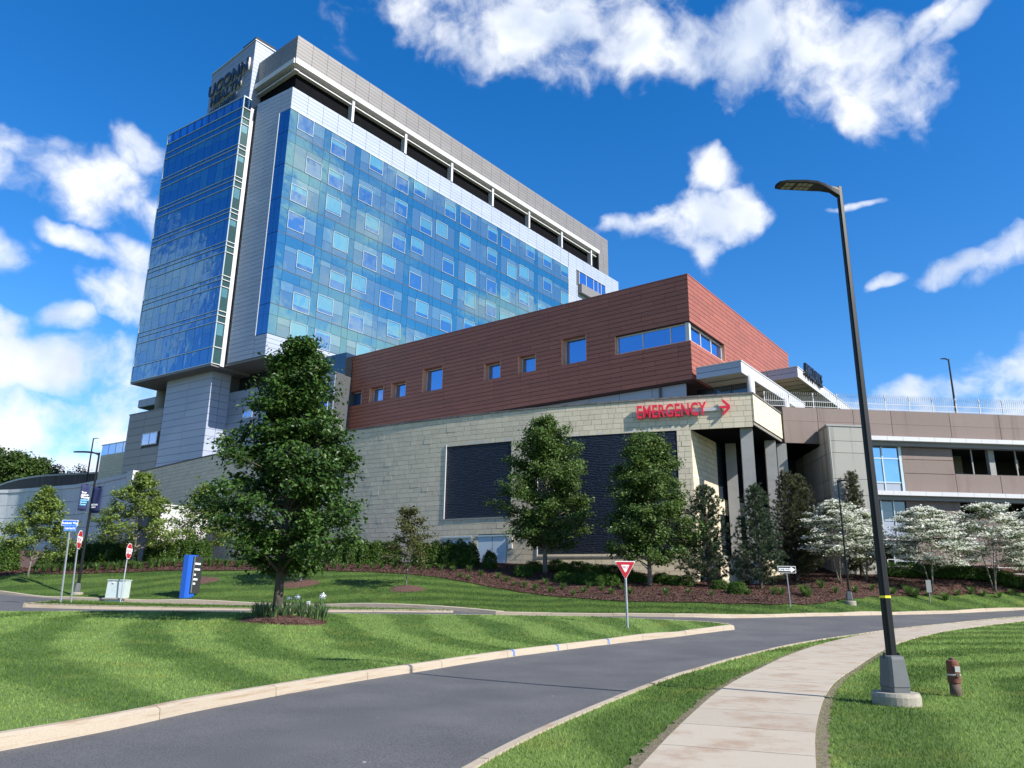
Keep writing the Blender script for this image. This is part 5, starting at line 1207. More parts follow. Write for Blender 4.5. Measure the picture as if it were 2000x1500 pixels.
# white picket fence along the deck edge
FN = thing('picket_fence', 'white metal fence with outward bent pickets along the top deck', 'fence', tuple(GF.w(s_l, zg)))
f0, f1 = GF.px(1497, 790)[0], s_r - 1
n = int((f1 - f0) / 2.05); pk = MB()
for k in range(n + 1):
    s_ = f0 + (f1 - f0) * k / n; GF.box(FN, 'post', s_ - .035, s_ + .035, zg, zg + 1.3, -.34, -.27, M_WTRIM)
ns = int((f1 - f0) / .17)
for k in range(ns):
    s_ = f0 + (f1 - f0) * k / ns; pk.tube([GF.w(s_, zg + .1, -.3), GF.w(s_, zg + .75, -.3), GF.w(s_ - .02, zg + 1.05, -.18), GF.w(s_ - .05, zg + 1.25, .02)], .018, M_WTRIM, 4, cap=False)
tag(pk.build('pickets', FN), kind='stuff')
for z in (.12, .55): GF.box(FN, 'rail', f0, f1, zg + z, zg + z + .04, -.32, -.28, M_WTRIM)
# ramp railing at the foot
RA = thing('ramp_railing', 'thin grey railing beside the ramp below the flowering trees', 'railing', tuple(GF.w(GF.px(1730, 1100)[0], 4.2, 1.5)))
RM = mat('grey_rail_paint', (.45, .46, .47), .5); RO = GF.off(1.6)
r0, r1 = RO.px(1734, 1100)[0], s_r - 4; zt0 = RO.px(1760, 1093)[1]
for dz in (0, -.45, -.9): RO.box(RA, 'rail', r0, r1, zt0 + dz - .025, zt0 + dz + .025, -.03, .03, RM)
k = 0
while r0 + k * 2.2 < r1: RO.box(RA, 'post', r0 + k * 2.2 - .03, r0 + k * 2.2 + .03, zt0 - 1.3, zt0, -.031, .031, RM); k += 1

# ------------------------------------------------------------------ far left walls
CWp = [atZ(x, y, H) for x, y in [(258, 924), (187, 940), (150, 947), (90, 951.5), (30, 956.5)]] + [np.array([-95, 121, H])]
CWL = resample(np.array(CWp), 2.6)
CW = thing('retaining_wall', 'curved pale grey concrete wall of long panels behind the street signs', 'wall', (CWL[3][0], CWL[3][1], 5.0))
cp = []
for a, c in zip(CWL[:-1], CWL[1:]):
    mid = (a + c) / 2; t = c - a; ln = np.linalg.norm(t[:2]); rz_ = math.atan2(t[1], t[0]); z = H - .5
    while z > 3: h_ = 1.9; cp.append(((mid[0], mid[1], z - h_ / 2), (ln - .03, .4, h_ - .05), rz_, M_GREYCONC)); z -= h_
place_pieces(CW, 'wall_panel', cp)
b = MB()
for a, c in zip(CWL[:-1], CWL[1:]):
    mid = (a + c) / 2; t = c - a; ln = np.linalg.norm(t[:2]); b.box((mid[0], mid[1], H - .25), (ln + .05, .6, .5), math.atan2(t[1], t[0]), M_GREYCONC)
b.build('coping', CW)
b = MB(); q = CWL[0]; b.box((q[0] + .4, q[1] - .3, H / 2 + 2), (1.0, 1.6, H - 3.6), R(50), M_WHITEC); b.build('end_pier', CW)
DW = thing('curved_dark_wall', 'dark brown curved wall rising behind the grey concrete panels', 'wall', tuple(atY(90, 960, 126)))
dp = [atY(x, y, D) for x, y, D in [(196, 924, 124), (150, 926, 126), (110, 928, 128), (80, 930, 130), (45, 935, 134), (20, 941, 138), (0, 948, 142), (-25, 960, 147), (-60, 980, 152)]]
M_BROWN = mat('brown_slatted_wall', (0.060, 0.045, 0.042), .8, noise=.35, nscale=.8, hscale=(3, 3, .3))
DPs = smooth_line(dp, 1.2, 2); b = MB(); cpb = MB()
for a, c in zip(DPs[:-1], DPs[1:]):
    b.add([(a[0], a[1], 4), (c[0], c[1], 4), (c[0], c[1], c[2]), (a[0], a[1], a[2]), (a[0], a[1] + .5, 4), (c[0], c[1] + .5, 4), (c[0], c[1] + .5, c[2]), (a[0], a[1] + .5, a[2])], [(0, 1, 2, 3), (7, 6, 5, 4), (3, 2, 6, 7)], M_BROWN)
    cpb.add([(a[0], a[1] - .1, a[2] - .1), (c[0], c[1] - .1, c[2] - .1), (c[0], c[1] - .1, c[2] + .2), (a[0], a[1] - .1, a[2] + .2), (a[0], a[1] + .6, a[2] + .2), (c[0], c[1] + .6, c[2] + .2)], [(0, 1, 2, 3), (3, 2, 5, 4)], M_GPANEL)
b.build('wall_face', DW); cpb.build('cap', DW)
# low sunlit white wall between the young trees
LWc = atY(309, 1040, 74.0); LF = Fac(LWc, 40.0); lz = LF.px(322, 987)[1]; ll = LF.px(404, 1030)[0]
LW = thing('white_low_wall', 'bright sunlit white concrete wall behind the young trees', 'wall', (LWc[0], LWc[1], 4.5))
b = MB(); b.prism([tuple(p[:2]) for p in (LF.w(0, 0, -.1), LF.w(ll, 0, -.1), LF.w(ll, 0, -5), LF.w(0, 0, -5))], 2.5, lz - .05, M_SEAL); b.build('core', LW)
lp = []; panels(lp, LF, 0, ll, 2.5, lz, ll / 2, 1.9, M_WHITEC, gap=.04); LF2 = Fac(LWc, -50.0); panels(lp, LF2, 0, 5, 2.5, lz, 2.5, 1.9, M_GREYCONC, gap=.04); place_pieces(LW, 'wall_panel', lp)
LF.box(LW, 'cap', -.1, ll + .1, lz, lz + .12, -5.0, .08, M_WHITEC)

# ------------------------------------------------------------------ street furniture
M_POLE = mat('black_pole_paint', (0.006, 0.007, 0.008), 0.45, noise=.2, nscale=3, spec=.25)
M_COVER = mat('grey_base_cover', (0.085, 0.092, 0.098), 0.5, noise=.08, nscale=5)
M_GALV = mat('galvanised_steel', (0.36, 0.38, 0.40), 0.4, metal=.5, noise=.1, nscale=8)
M_LED = mat('led_lens', (0.16, 0.15, 0.11), 0.3)
M_YTAPE = mat('yellow_tape', (0.75, 0.62, 0.02), 0.5)
M_WHITE = mat('white_sign_sheet', (0.78, 0.78, 0.78), 0.45)
M_SRED = mat('red_sign_sheet', (0.42, 0.012, 0.020), 0.4, noise=.05)
M_SBLACK = mat('black_sign_sheet', (0.012, 0.012, 0.014), 0.45)
M_SBLUE = mat('blue_sign_sheet', (0.012, 0.11, 0.55), 0.4)
M_NAVY = mat('navy_banner_cloth', (0.012, 0.020, 0.075), 0.8, noise=.1, nscale=3)
M_CYAN = mat('light_blue_print', (0.18, 0.50, 0.80), 0.6)
M_SIGNBACK = mat('bare_sign_back', (0.16, 0.17, 0.17), 0.5, metal=.3)
M_FOOT = stained_concrete('footing_concrete', (0.30, 0.275, 0.225), (0.17, 0.155, 0.125), sscale=5, thr=(.4, .7), amount=.6, bump=.8)
def ground_at(px, py, zf): p = hit(px, py, zf); return p
def lamp(name, label, base, height, hdir, group, footing=True, tape=False, pw=.068, head=1.15, cover=True):
    base = np.asarray(base, float); x, y, z = base; t = thing(name, label, 'street lamp', base, group)
    zc = z
    if footing:
        b = MB(); b.lathe(base - (0, 0, .25), [(.335, 0), (.34, .36), (.32, .41), (.0, .415)], M_FOOT, 28); b.build('footing', t, smooth=False); zc = z + .16
    rz = math.atan2(hdir[1], hdir[0])
    if cover:
        b = MB(); bx_ = [(-.21, .21), (-.17, .17)]
        cs, sn = math.cos(rz), math.sin(rz)
        def ring(h, r, ch):
            pts = [(r - ch, r), (r, r - ch), (r, -r + ch), (r - ch, -r), (-r + ch, -r), (-r, -r + ch), (-r, r - ch), (-r + ch, r)]
            return [(x + a * cs - c * sn, y + a * sn + c * cs, zc + h) for a, c in pts]
        lv = [ring(0, .155, .03), ring(.07, .155, .03), ring(.085, .165, .04), ring(.47, .135, .035), ring(.51, .128, .03), ring(.525, .08, .02)]
        V = [p for l in lv for p in l]; F_ = [(i * 8 + j, i * 8 + (j + 1) % 8, (i + 1) * 8 + (j + 1) % 8, (i + 1) * 8 + j) for i in range(5) for j in range(8)] + [tuple(40 + j for j in range(8))]
        b.add(V, [f[::-1] for f in F_], M_COVER); o = b.build('base_cover', t)
        for s_ in (-1, 1):
            bb = MB(); bb.tube([(x + s_ * .12 * cs, y + s_ * .12 * sn, zc + .47), (x + s_ * .12 * cs, y + s_ * .12 * sn, zc + .56)], .022, M_SBLACK, 8); bb.build('bolt_cap', t)
    b = MB(); cs, sn = math.cos(rz), math.sin(rz)
    def sq(h, r):
        pts = [(r, r * .6), (r * .6, r), (-r * .6, r), (-r, r * .6), (-r, -r * .6), (-r * .6, -r), (r * .6, -r), (r, -r * .6)]
        return [(x + a * cs - c * sn, y + a * sn + c * cs, z + h) for a, c in pts]
    V = sq(.16, pw) + sq(height, pw * .62); F_ = [(j, (j + 1) % 8, 8 + (j + 1) % 8, 8 + j) for j in range(8)] + [tuple(8 + j for j in range(8))]
    b.add(V, F_, M_POLE); b.build('pole', t)
    # luminaire: necked arm flowing into a flat tapered head
    h = np.array([hdir[0], hdir[1], 0.0]); h /= np.linalg.norm(h); sd_ = np.array([-h[1], h[0], 0]); up = np.array([0, 0, 1.0]); root = np.array([x, y, z + height - .10])
    prof = [(.0, .055, .085, .0), (.12, .05, .05, .045), (.25, .10, .042, .075), (.40, .155, .036, .085), (.60, .165, .034, .075), (.90, .150, .030, .040), (1.0, .12, .024, .022), (1.03, .05, .012, .018)]
    V = []; k = 8
    for (u, hw, hh, rise) in prof:
        c = root + h * (u * head + pw * .5) + up * rise
        for (a, q) in ((1, .1), (.7, .9), (0, 1), (-.7, .9), (-1, .1), (-.92, -1), (0, -1), (.92, -1)): V.append(c + sd_ * a * hw * head / 1.15 + up * q * hh)
    n = len(prof); F_ = [(i * k + j, i * k + (j + 1) % k, (i + 1) * k + (j + 1) % k, (i + 1) * k + j) for i in range(n - 1) for j in range(k)] + [tuple(range(k)), tuple((n - 1) * k + j for j in range(k))[::-1]]
    b = MB(); b.add(V, F_, M_POLE); lum = b.build('luminaire', t)
    bmx = bmesh.new(); bmx.from_mesh(lum.data); bmesh.ops.recalc_face_normals(bmx, faces=bmx.faces); bmx.to_mesh(lum.data); bmx.free()
    if cover and head > 1:
        for i, u in enumerate((.50, .585, .67, .80, .885)):
            for s_ in (-1, 1):
                rise = np.interp(u, [p[0] for p in prof], [p[3] - p[2] for p in prof]); c = root + h * (u * head + pw * .5) + sd_ * s_ * .062 + up * (rise - .004)
                box(lum, 'led_panel', c, (.078, .10, .012), rz, M_LED)
    if tape: b = MB(); r_ = pw * .96 + .004; b.add(sq(1.52, r_) + sq(1.555, r_), [(j, (j + 1) % 8, 8 + (j + 1) % 8, 8 + j) for j in range(8)], M_YTAPE); b.build('tape_band', t)
    return t
LG = 'black street lamps'
lb = hit(1752, 1374, zR)
ltop = atY(1641, 366, lb[1])[2]
lamp('street_lamp', 'tall black street lamp on a round concrete footing beside the footpath', lb, ltop - lb[2], (-.985, -.17), LG, tape=True)
l2 = atY(1661, 1186, 46.0); l2[2] = z_bank(l2[0], l2[1]); lamp('street_lamp', 'black street lamp standing in front of the flowering trees', l2, atY(1646, 938, 46)[2] - l2[2], (.95, -.3), LG, pw=.06, head=.9)
l3 = atY(150, 1161, 47.5); l3[2] = z_bank(l3[0], l3[1]); lamp('street_lamp', 'black street lamp carrying two navy banners near the stop signs', l3, atY(192, 884, 47.5)[2] - l3[2], (-.9, -.42), LG, pw=.085, head=1.35)
gd = GF.w(GF.px(1930, 805)[0] + .8, zg - .3, -5.0); lamp('street_lamp', 'black lamp on the parking deck behind the white fence', gd, atY(1917, 702, gd[1])[2] - gd[2], (-.95, -.3), LG, footing=False, cover=False, pw=.09, head=.85)
fl_ = atY(171, 928, 121.0); lamp('street_lamp', 'thin distant lamp rising above the dark curved wall', fl_ - (0, 0, 2), atY(182, 856, 121.0)[2] - fl_[2] + 2, (.95, -.3), LG, footing=False, cover=False, pw=.12, head=1.0)
# banners
def banner(label, xa, xb, yt, yb, Ya, Yb, lines):
    TL_, TR2 = atY(xa[0], yt[0], Ya), atY(xb[0], yt[1], Yb); zt = (TL_[2] + TR2[2]) / 2; zb_ = (atY(xa[1], yb[0], Ya)[2] + atY(xb[1], yb[1], Yb)[2]) / 2
    t = thing('banner', label, 'banner', ((TL_[0] + TR2[0]) / 2, (TL_[1] + TR2[1]) / 2, zb_), 'navy banners on the street lamp')
    d = (TR2 - TL_); d[2] = 0; w_ = np.linalg.norm(d); d /= w_; n = np.array([d[1], -d[0], 0]); n = n if n @ (-TL_) > 0 else -n
    V = []; NX, NZ = 6, 8
    for i in range(NX + 1):
        for j in range(NZ + 1):
            p = TL_ + d * w_ * i / NX + n * .03 * math.sin(i * 1.3 + j * .5); V.append((p[0], p[1], zt + (zb_ - zt) * j / NZ))
    F_ = [(i * (NZ + 1) + j, (i + 1) * (NZ + 1) + j, (i + 1) * (NZ + 1) + j + 1, i * (NZ + 1) + j + 1) for i in range(NX) for j in range(NZ)]
    b = MB(); b.add(V, F_, M_NAVY); o = b.build('cloth', t, smooth=True); md = o.modifiers.new('thick', 'SOLIDIFY'); md.thickness = .012
    for z in (zt, zb_): b = MB(); b.tube([TL_ * (1, 1, 0) + (0, 0, z), TR2 * (1, 1, 0) + (0, 0, z)], .025, M_SBLACK, 6); b.build('rod', t)
    for (s_, size, off, zz, m_) in lines: text_obj('print', s_, size, .004, m_, TL_ * (1, 1, 0) + d * off + n * .06 + (0, 0, zt + zz), d, parent=t, bold=.006, sx=.8)
Y_ = l3[1]
ln1 = [('Your', .17, .07, -.56, M_WHITE), ('Award-', .17, .07, -.71, M_WHITE), ('Winning', .17, .07, -.86, M_WHITE), ('Academic', .145, .07, -1.00, M_CYAN), ('Medical', .145, .07, -1.14, M_CYAN), ('Center', .145, .07, -1.28, M_CYAN)]
banner('navy banner with six lines of print left of the lamp pole', (159.5, 150), (176.5, 168.5), (945, 947), (995.5, 999), Y_ - .35, Y_ - .1, ln1)
banner('navy banner with a small white logo right of the lamp pole', (185, 177), (202, 194.5), (949, 952.5), (1000, 1003), Y_ - .1, Y_ - .3, [('UCONN', .155, .03, -1.16, M_WHITE), ('HEALTH', .105, .06, -1.29, M_WHITE)])
# ---- signs on posts
def post(t, base, top, lean=(0, 0), r=.03):
    b = MB(); p0 = np.array([base[0], base[1], base[2] - .3]); p1 = np.array([base[0] + lean[0], base[1] + lean[1], top])
    d = .5 * r
    b.tube([p0, p1], r, M_GALV, 4); return b.build('post', t)
def plate(t, name, poly, c, right, m, th=.012, o=0.0, up=(0, 0, 1)):
    """flat sign plate: poly in (right, up) metres about c"""
    r_ = np.array([*right, 0.0]); r_ /= np.linalg.norm(r_); u_ = np.asarray(up, float); n = np.cross(r_, u_); n /= np.linalg.norm(n); c = np.asarray(c, float); k = len(poly)
    V = [c + r_ * a + u_ * q + n * (o + th) for a, q in poly] + [c + r_ * a + u_ * q + n * o for a, q in poly]
    F_ = [tuple(range(k)), tuple(range(k, 2 * k))[::-1]] + [(i, k + i, k + (i + 1) % k, (i + 1) % k) for i in range(k)]
    b = MB(); b.add(V, F_, m); return b.build(name, t)
def rounded(poly, r=.12, n=3):
    out = []
    for i in range(len(poly)):
        a, p, c = (np.array(poly[i - 1], float), np.array(poly[i], float), np.array(poly[(i + 1) % len(poly)], float))
        d0 = (a - p) / np.linalg.norm(a - p); d1 = (c - p) / np.linalg.norm(c - p)
        for k in range(n + 1): s_ = k / n; out.append(tuple(p + d0 * r * (1 - s_) ** 2 + d1 * r * s_ ** 2))
    return out
def ngon(n, r, rot=0): return [(r * math.cos(rot + 2 * math.pi * i / n), r * math.sin(rot + 2 * math.pi * i / n)) for i in range(n)]
def regular_text(t, s_, size, c, right, m, o, bold=.0, sx=1.0):
    r_ = np.array([*right, 0.0]); r_ /= np.linalg.norm(r_); n = np.cross(r_, (0, 0, 1.0)); c = np.asarray(c, float) + n * o
    return text_obj('print', s_, size, .003, m, c - np.array([0, 0, size * .35]), r_, parent=t, align='CENTER', bold=bold, sx=sx)
# yield
yb_ = hit(1226, 1226, z_isl); Yy = yb_[1]; yt_ = atY(1200.5, 1095, Yy); yr = atY(1240.5, 1094, Yy); yw = np.linalg.norm(yr - yt_); yc = (yt_ + yr) / 2 - np.array([0, 0, yw * .5])
yd = thing('yield_sign', 'red and white triangular yield sign on a steel post in the lawn', 'road sign', yb_)
post(yd, yb_, yc[2] + .1, (yc[0] - yb_[0], 0), .045)
rt = (1.0, -.06)
tri = lambda s_: rounded([(-.5 * yw * s_, .46 * yw * s_), (0, -.42 * yw * s_), (.5 * yw * s_, .46 * yw * s_)], .07 * yw)
yc2 = yc + np.array([0, -.06, 0])
plate(yd, 'white_border', tri(1.0), yc2, rt, M_WHITE, .004, .0); plate(yd, 'red_face', tri(.93), yc2, rt, M_SRED, .004, .0055)
plate(yd, 'white_centre', [(a, q + .02) for a, q in tri(.44)], yc2 + np.array([0, 0, .045]), rt, M_WHITE, .004, .011); regular_text(yd, 'YIELD', .13, yc2 + np.array([0, 0, .14]), rt, M_SRED, .018)
# stop signs
def stop(label, bpx, zf, cpx, Dy, hgt_px, right):
    base = atY(*bpx, Dy); base[2] = zf(base[0], base[1]); c = atY(cpx[0], cpx[1], Dy); r_ = hgt_px / F_PX * Dy * .53
    t = thing('stop_sign', label, 'road sign', base, 'stop signs at the junction'); post(t, base, c[2] - r_ * .5, (c[0] - base[0], 0), .035)
    rr = np.array([*right, 0.0]); rr /= np.linalg.norm(rr); n = np.cross(rr, (0, 0, 1)); c = c + n * .05
    plate(t, 'white_border', ngon(8, r_, math.pi / 8), c, right, M_WHITE, .004); plate(t, 'red_face', ngon(8, r_ * .92, math.pi / 8), c, right, M_SRED, .004, .0055); regular_text(t, 'STOP', r_ * .86, c, right, M_WHITE, .013, bold=.02, sx=.92)
stop('red octagonal stop sign nearest the blue street name plates', (139.5, 1171), z_med, (153.5, 1054), 38.6, 35.5, (-.25, .97))
stop('lone red octagonal stop sign in front of the pale utility cabinet', (236, 1167), z_bank, (250.5, 1076.5), 45.0, 29.5, (-.11, .99))
# street names
sb_ = atY(119.5, 1171, 38.4); sb_[2] = z_med(sb_[0], sb_[1]); sc_t = atY(137, 1026, 38.4)
sn_ = thing('street_name_sign', 'two small blue street name plates on a steel post', 'road sign', sb_); post(sn_, sb_, sc_t[2] + .1, (sc_t[0] - sb_[0], 0), .04)
wpl = 28 / F_PX * 38.4; hpl = 9.5 / F_PX * 38.4
rect_ = lambda w_, h_: rounded([(-w_ / 2, h_ / 2), (-w_ / 2, -h_ / 2), (w_ / 2, -h_ / 2), (w_ / 2, h_ / 2)], .03)
c1 = atY(138, 1021.5, 38.4) + (0, -.06, 0); c2 = atY(138, 1031.8, 38.4) + (0, -.06, 0)
plate(sn_, 'white_edge', rect_(wpl + .05, hpl + .04), c1, (1, .1), M_WHITE, .004); plate(sn_, 'blue_plate', rect_(wpl, hpl), c1, (1, .1), M_SBLUE, .004, .0055); regular_text(sn_, 'Academic Way', hpl * .68, c1, (1, .1), M_WHITE, .012, sx=.72, bold=.004)
plate(sn_, 'white_edge', rect_(wpl * .76 + .03, hpl * .95 + .03), c2, (1, .1), M_CYAN, .004); plate(sn_, 'blue_plate', rect_(wpl * .76, hpl * .92), c2, (1, .1), M_SBLUE, .004, .0055); regular_text(sn_, 'Castle Rock Rd', hpl * .66, c2, (1, .1), M_WHITE, .012, sx=.48, bold=.004)
# one way
ob_ = atY(1545.5, 1189, 43.0); ob_[2] = z_bank(ob_[0], ob_[1]); oc = atY(1536, 1112.5, 43.0); ow = 34.5 / F_PX * 43.0; oh = ow * .37
od = thing('one_way_sign', 'black and white ONE WAY arrow sign on a leaning steel post', 'road sign', ob_); post(od, ob_, oc[2], (oc[0] - ob_[0], 0), .04)
oc = oc + (0, -.06, 0); rt = (1, .03)
plate(od, 'white_edge', rect_(ow, oh), oc, rt, M_WHITE, .004); plate(od, 'black_plate', rect_(ow * .965, oh * .9), oc, rt, M_SBLACK, .004, .0055)
plate(od, 'white_arrow', [(-ow * .44, oh * .2), (-ow * .44, -oh * .2), (ow * .22, -oh * .2), (ow * .22, -oh * .4), (ow * .46, 0), (ow * .22, oh * .4), (ow * .22, oh * .2)], oc, rt, M_WHITE, .004, .011); regular_text(od, 'ONE WAY', oh * .36, oc - np.array([ow * .1, 0, 0]), rt, M_SBLACK, .018, bold=.006)
# back of a sign
bb_ = atY(1818, 1186, 50.0); bb_[2] = z_bank(bb_[0], bb_[1]); bc = atY(1813, 1145, 50.0)
bs = thing('sign_back', 'bare grey back of a narrow road sign among the flowering trees', 'road sign', bb_); post(bs, bb_, bc[2], (bc[0] - bb_[0], 0), .03); plate(bs, 'plate', rect_(.34, .76), bc + (0, -.05, 0), (1, .1), M_SIGNBACK, .006)
# utility cabinet
M_CAB = mat('pale_green_cabinet', (0.40, 0.47, 0.46), 0.5, noise=.05)
cb_ = atY(229, 1163, 45.6); cb_[2] = z_bank(cb_[0], cb_[1]); uc = thing('utility_cabinet', 'pale green metal utility cabinet on the grass bank', 'cabinet', cb_)
b = MB(); w_, d_, h_ = 1.02, .75, 1.02
cs_ = [(-w_ / 2, -d_ / 2), (w_ / 2, -d_ / 2), (w_ / 2, d_ / 2), (-w_ / 2, d_ / 2)]; V = [(cb_[0] + a, cb_[1] + q, cb_[2] - .2) for a, q in cs_] + [(cb_[0] + a, cb_[1] + q + (.1 if q < 0 else 0), cb_[2] + h_) for a, q in cs_]
b.add(V, [(3, 2, 1, 0), (4, 5, 6, 7), (0, 1, 5, 4), (1, 2, 6, 5), (2, 3, 7, 6), (3, 0, 4, 7)], M_CAB); b.build('body', uc)
box(uc, 'lid', cb_ + (0, .05, h_ + .02), (w_ + .05, d_ + .0, .05), 0, M_CAB); box(uc, 'pad', cb_ + (0, .0, .02), (w_ + .2, d_ + .2, .08), 0, M_FOOT)
b = MB(); b.box(cb_ + (-.15, -d_ / 2 + .04, h_ - .12), (.1, .02, .08), 0, M_WHITE); b.build('plate', uc)
# wayfinding pylon
M_PYBLUE = mat('blue_enamel', (0.010, 0.085, 0.42), 0.35); M_PYDARK = mat('charcoal_enamel', (0.030, 0.034, 0.036), 0.4)
pb0 = atY(363, 1167, 45.3); pb0[2] = z_bank(pb0[0], pb0[1]); py = thing('wayfinding_pylon', 'tall blue wayfinding pylon with a charcoal text panel', 'sign', pb0)
hpy = atY(370, 1084, 45.3)[2] - pb0[2]
b = MB(); X0, Y0, Z0 = pb0
prof = [(-.34, -.10), (-.05, -.16), (.12, -.10), (.24, .06), (.30, .34), (-.25, .30)]
b.prism([(X0 + a, Y0 + c) for a, c in prof], Z0 - .2, Z0 + hpy, M_PYBLUE); b.build('blue_body', py)
P0 = np.array([X0 + .22, Y0 - .06]); dv = np.array([.13, .99]); dv = dv / np.linalg.norm(dv); lp_ = .95
mid = P0 + dv * lp_ / 2; rzp = math.atan2(dv[1], dv[0])
b = MB(); b.box((mid[0], mid[1], Z0 + .22 + (hpy - .26) / 2), (lp_, .08, hpy - .30), rzp, M_PYDARK); b.build('text_panel', py)
n_ = np.array([dv[1], -dv[0]])
b = MB(); q = P0 + n_ * .06; b.box((q[0], q[1], Z0 + .25 + (hpy - .3) / 2), (.03, .03, hpy - .34), rzp, M_GALV); b.build('edge_strip', py)
rgp = random.Random(9)
for i, zz in enumerate((.80, .665, .54, .43, .33)):
    ln_ = (.62, .62, .22, .46, .26)[i]; u = .12
    for k in range(3 if i < 2 else 1):
        w_ = ln_ / (3 if i < 2 else 1) - .03; c = P0 + dv * (u + w_ / 2) + n_ * .045; box(py, 'print', (c[0], c[1], Z0 + hpy * zz), (w_, .012, .10), rzp, M_WHITE); u += w_ + .03
# rusty standpipe in the near lawn
M_RUST = mat('rusty_iron', (0.22, 0.060, 0.028), 0.85, col2=(0.085, 0.040, 0.028), nscale=14, bump=.7, bscale=30)
M_RUSTD = mat('weathered_pipe', (0.115, 0.075, 0.055), 0.9, col2=(0.06, 0.045, 0.035), nscale=10, bump=.5)
M_BANDM = mat('bare_steel_band', (0.5, 0.48, 0.45), 0.4, metal=.6)
hp = hit(1868, 1358, zR); sp = thing('standpipe', 'short rusty red standpipe with a clamped cap in the lawn', 'standpipe', hp)
b = MB(); b.lathe(hp - (0, 0, .1), [(.088, 0), (.088, .30)], M_RUSTD, 20); b.build('lower_pipe', sp, smooth=True)
b = MB(); b.lathe(hp, [(.095, .19), (.102, .20), (.102, .28), (.095, .30), (.095, .50), (.088, .535), (.072, .548)], M_RUST, 20); b.build('upper_pipe', sp)
b = MB(); b.lathe(hp, [(.045, .545), (.048, .57), (.040, .585)], M_RUSTD, 10); b.build('cap_nut', sp)
b = MB(); b.lathe(hp, [(.104, .305), (.108, .31), (.108, .328), (.104, .333)], M_BANDM, 20); b.build('band', sp)
bz = MB(); bz.box(hp + (.01, -.105, .315), (.05, .03, .05), 0, M_RUSTD); bz.build('clamp_bolt', sp); bz = MB(); bz.box(hp + (.02, -.098, .41), (.085, .012, .09), 0, M_BANDM); bz.build('worn_tag', sp)

# ------------------------------------------------------------------ vegetation
M_BARK = mat('grey_brown_bark', (0.085, 0.070, 0.055), 0.95, col2=(0.040, 0.033, 0.026), nscale=9, bump=.9, bscale=22, hscale=(3, 3, .6))
M_PALEBARK = mat('pale_bark', (0.20, 0.18, 0.15), 0.9, col2=(0.11, 0.10, 0.085), nscale=12, bump=.6, bscale=25)
M_LINDEN = leaf_mat('linden_leaf', (0.014, 0.040, 0.009), (0.058, 0.115, 0.020), .25, .38)
M_MAPLE = leaf_mat('maple_leaf', (0.026, 0.062, 0.015), (0.105, 0.165, 0.036), .3, .45)
M_OAK = leaf_mat('young_oak_leaf', (0.060, 0.110, 0.022), (0.185, 0.240, 0.050), .34, .45)
M_DOGL = leaf_mat('dogwood_leaf', (0.026, 0.060, 0.018), (0.080, 0.125, 0.036), .25, .45)
M_DOGF = leaf_mat('dogwood_bract', (0.60, 0.62, 0.52), (0.82, 0.82, 0.76), .30, .6)
M_BRONZE = leaf_mat('bronze_green_leaf', (0.045, 0.050, 0.018), (0.095, 0.105, 0.030), .25, .45)
M_NEEDLE = leaf_mat('pine_needle', (0.022, 0.042, 0.024), (0.085, 0.120, 0.060), .12, .5)
M_NEEDLEB = leaf_mat('brownish_pine_needle', (0.034, 0.042, 0.020), (0.105, 0.110, 0.052), .12, .5)
M_HEDGE = leaf_mat('hedge_leaf', (0.022, 0.055, 0.010), (0.090, 0.165, 0.026), .25, .42)
M_BOX = leaf_mat('boxwood_leaf', (0.022, 0.060, 0.010), (0.075, 0.150, 0.020), .2, .45)
M_BLADE = leaf_mat('strap_leaf', (0.040, 0.090, 0.022), (0.120, 0.200, 0.050), .3, .4)
M_IRIS = leaf_mat('iris_blade', (0.040, 0.085, 0.035), (0.130, 0.200, 0.080), .3, .4)
M_WHITEF = leaf_mat('white_petal', (0.70, 0.70, 0.76), (0.88, 0.88, 0.90), .4, .6)
M_FARL = leaf_mat('far_tree_leaf', (0.022, 0.050, 0.012), (0.075, 0.125, 0.022), .25, .5)
M_PLUM = leaf_mat('plum_leaf', (0.010, 0.008, 0.012), (0.030, 0.020, 0.024), .15, .5)

def leaves_mesh(name, C, size, m, rg, up=0.6, flat=1.0, aspect=0.62, out=None, fold=0.18):
    """one small folded blade per point"""
    n = len(C); size = np.broadcast_to(size, (n,)) * rg.uniform(.7, 1.25, n)
    nor = rg.normal(0, 1, (n, 3)); nor[:, 2] = np.abs(nor[:, 2]) * flat + up
    if out is not None: nor += out * .8
    nor /= np.linalg.norm(nor, axis=1)[:, None]
    a = rg.normal(0, 1, (n, 3)); a[:, 2] -= .5; a -= nor * (a * nor).sum(1)[:, None]; a /= np.linalg.norm(a, axis=1)[:, None] + 1e-9
    b = np.cross(nor, a); L_ = size[:, None]
    v = np.empty((n, 4, 3)); v[:, 0] = C - a * L_ * .5; v[:, 1] = C + b * L_ * aspect * .5 - a * L_ * .05 + nor * L_ * fold * .5; v[:, 2] = C + a * L_ * .5 - nor * L_ * .08; v[:, 3] = C - b * L_ * aspect * .5 - a * L_ * .05 + nor * L_ * fold * .5
    f = np.arange(n * 4).reshape(n, 4)
    return v.reshape(-1, 3), f
def crown_obj(name, C, size, m, parent, rg, **kw):
    v, f = leaves_mesh(name, C, size, m, rg, **kw); return link(name, np_mesh(name, v, f, m), parent)

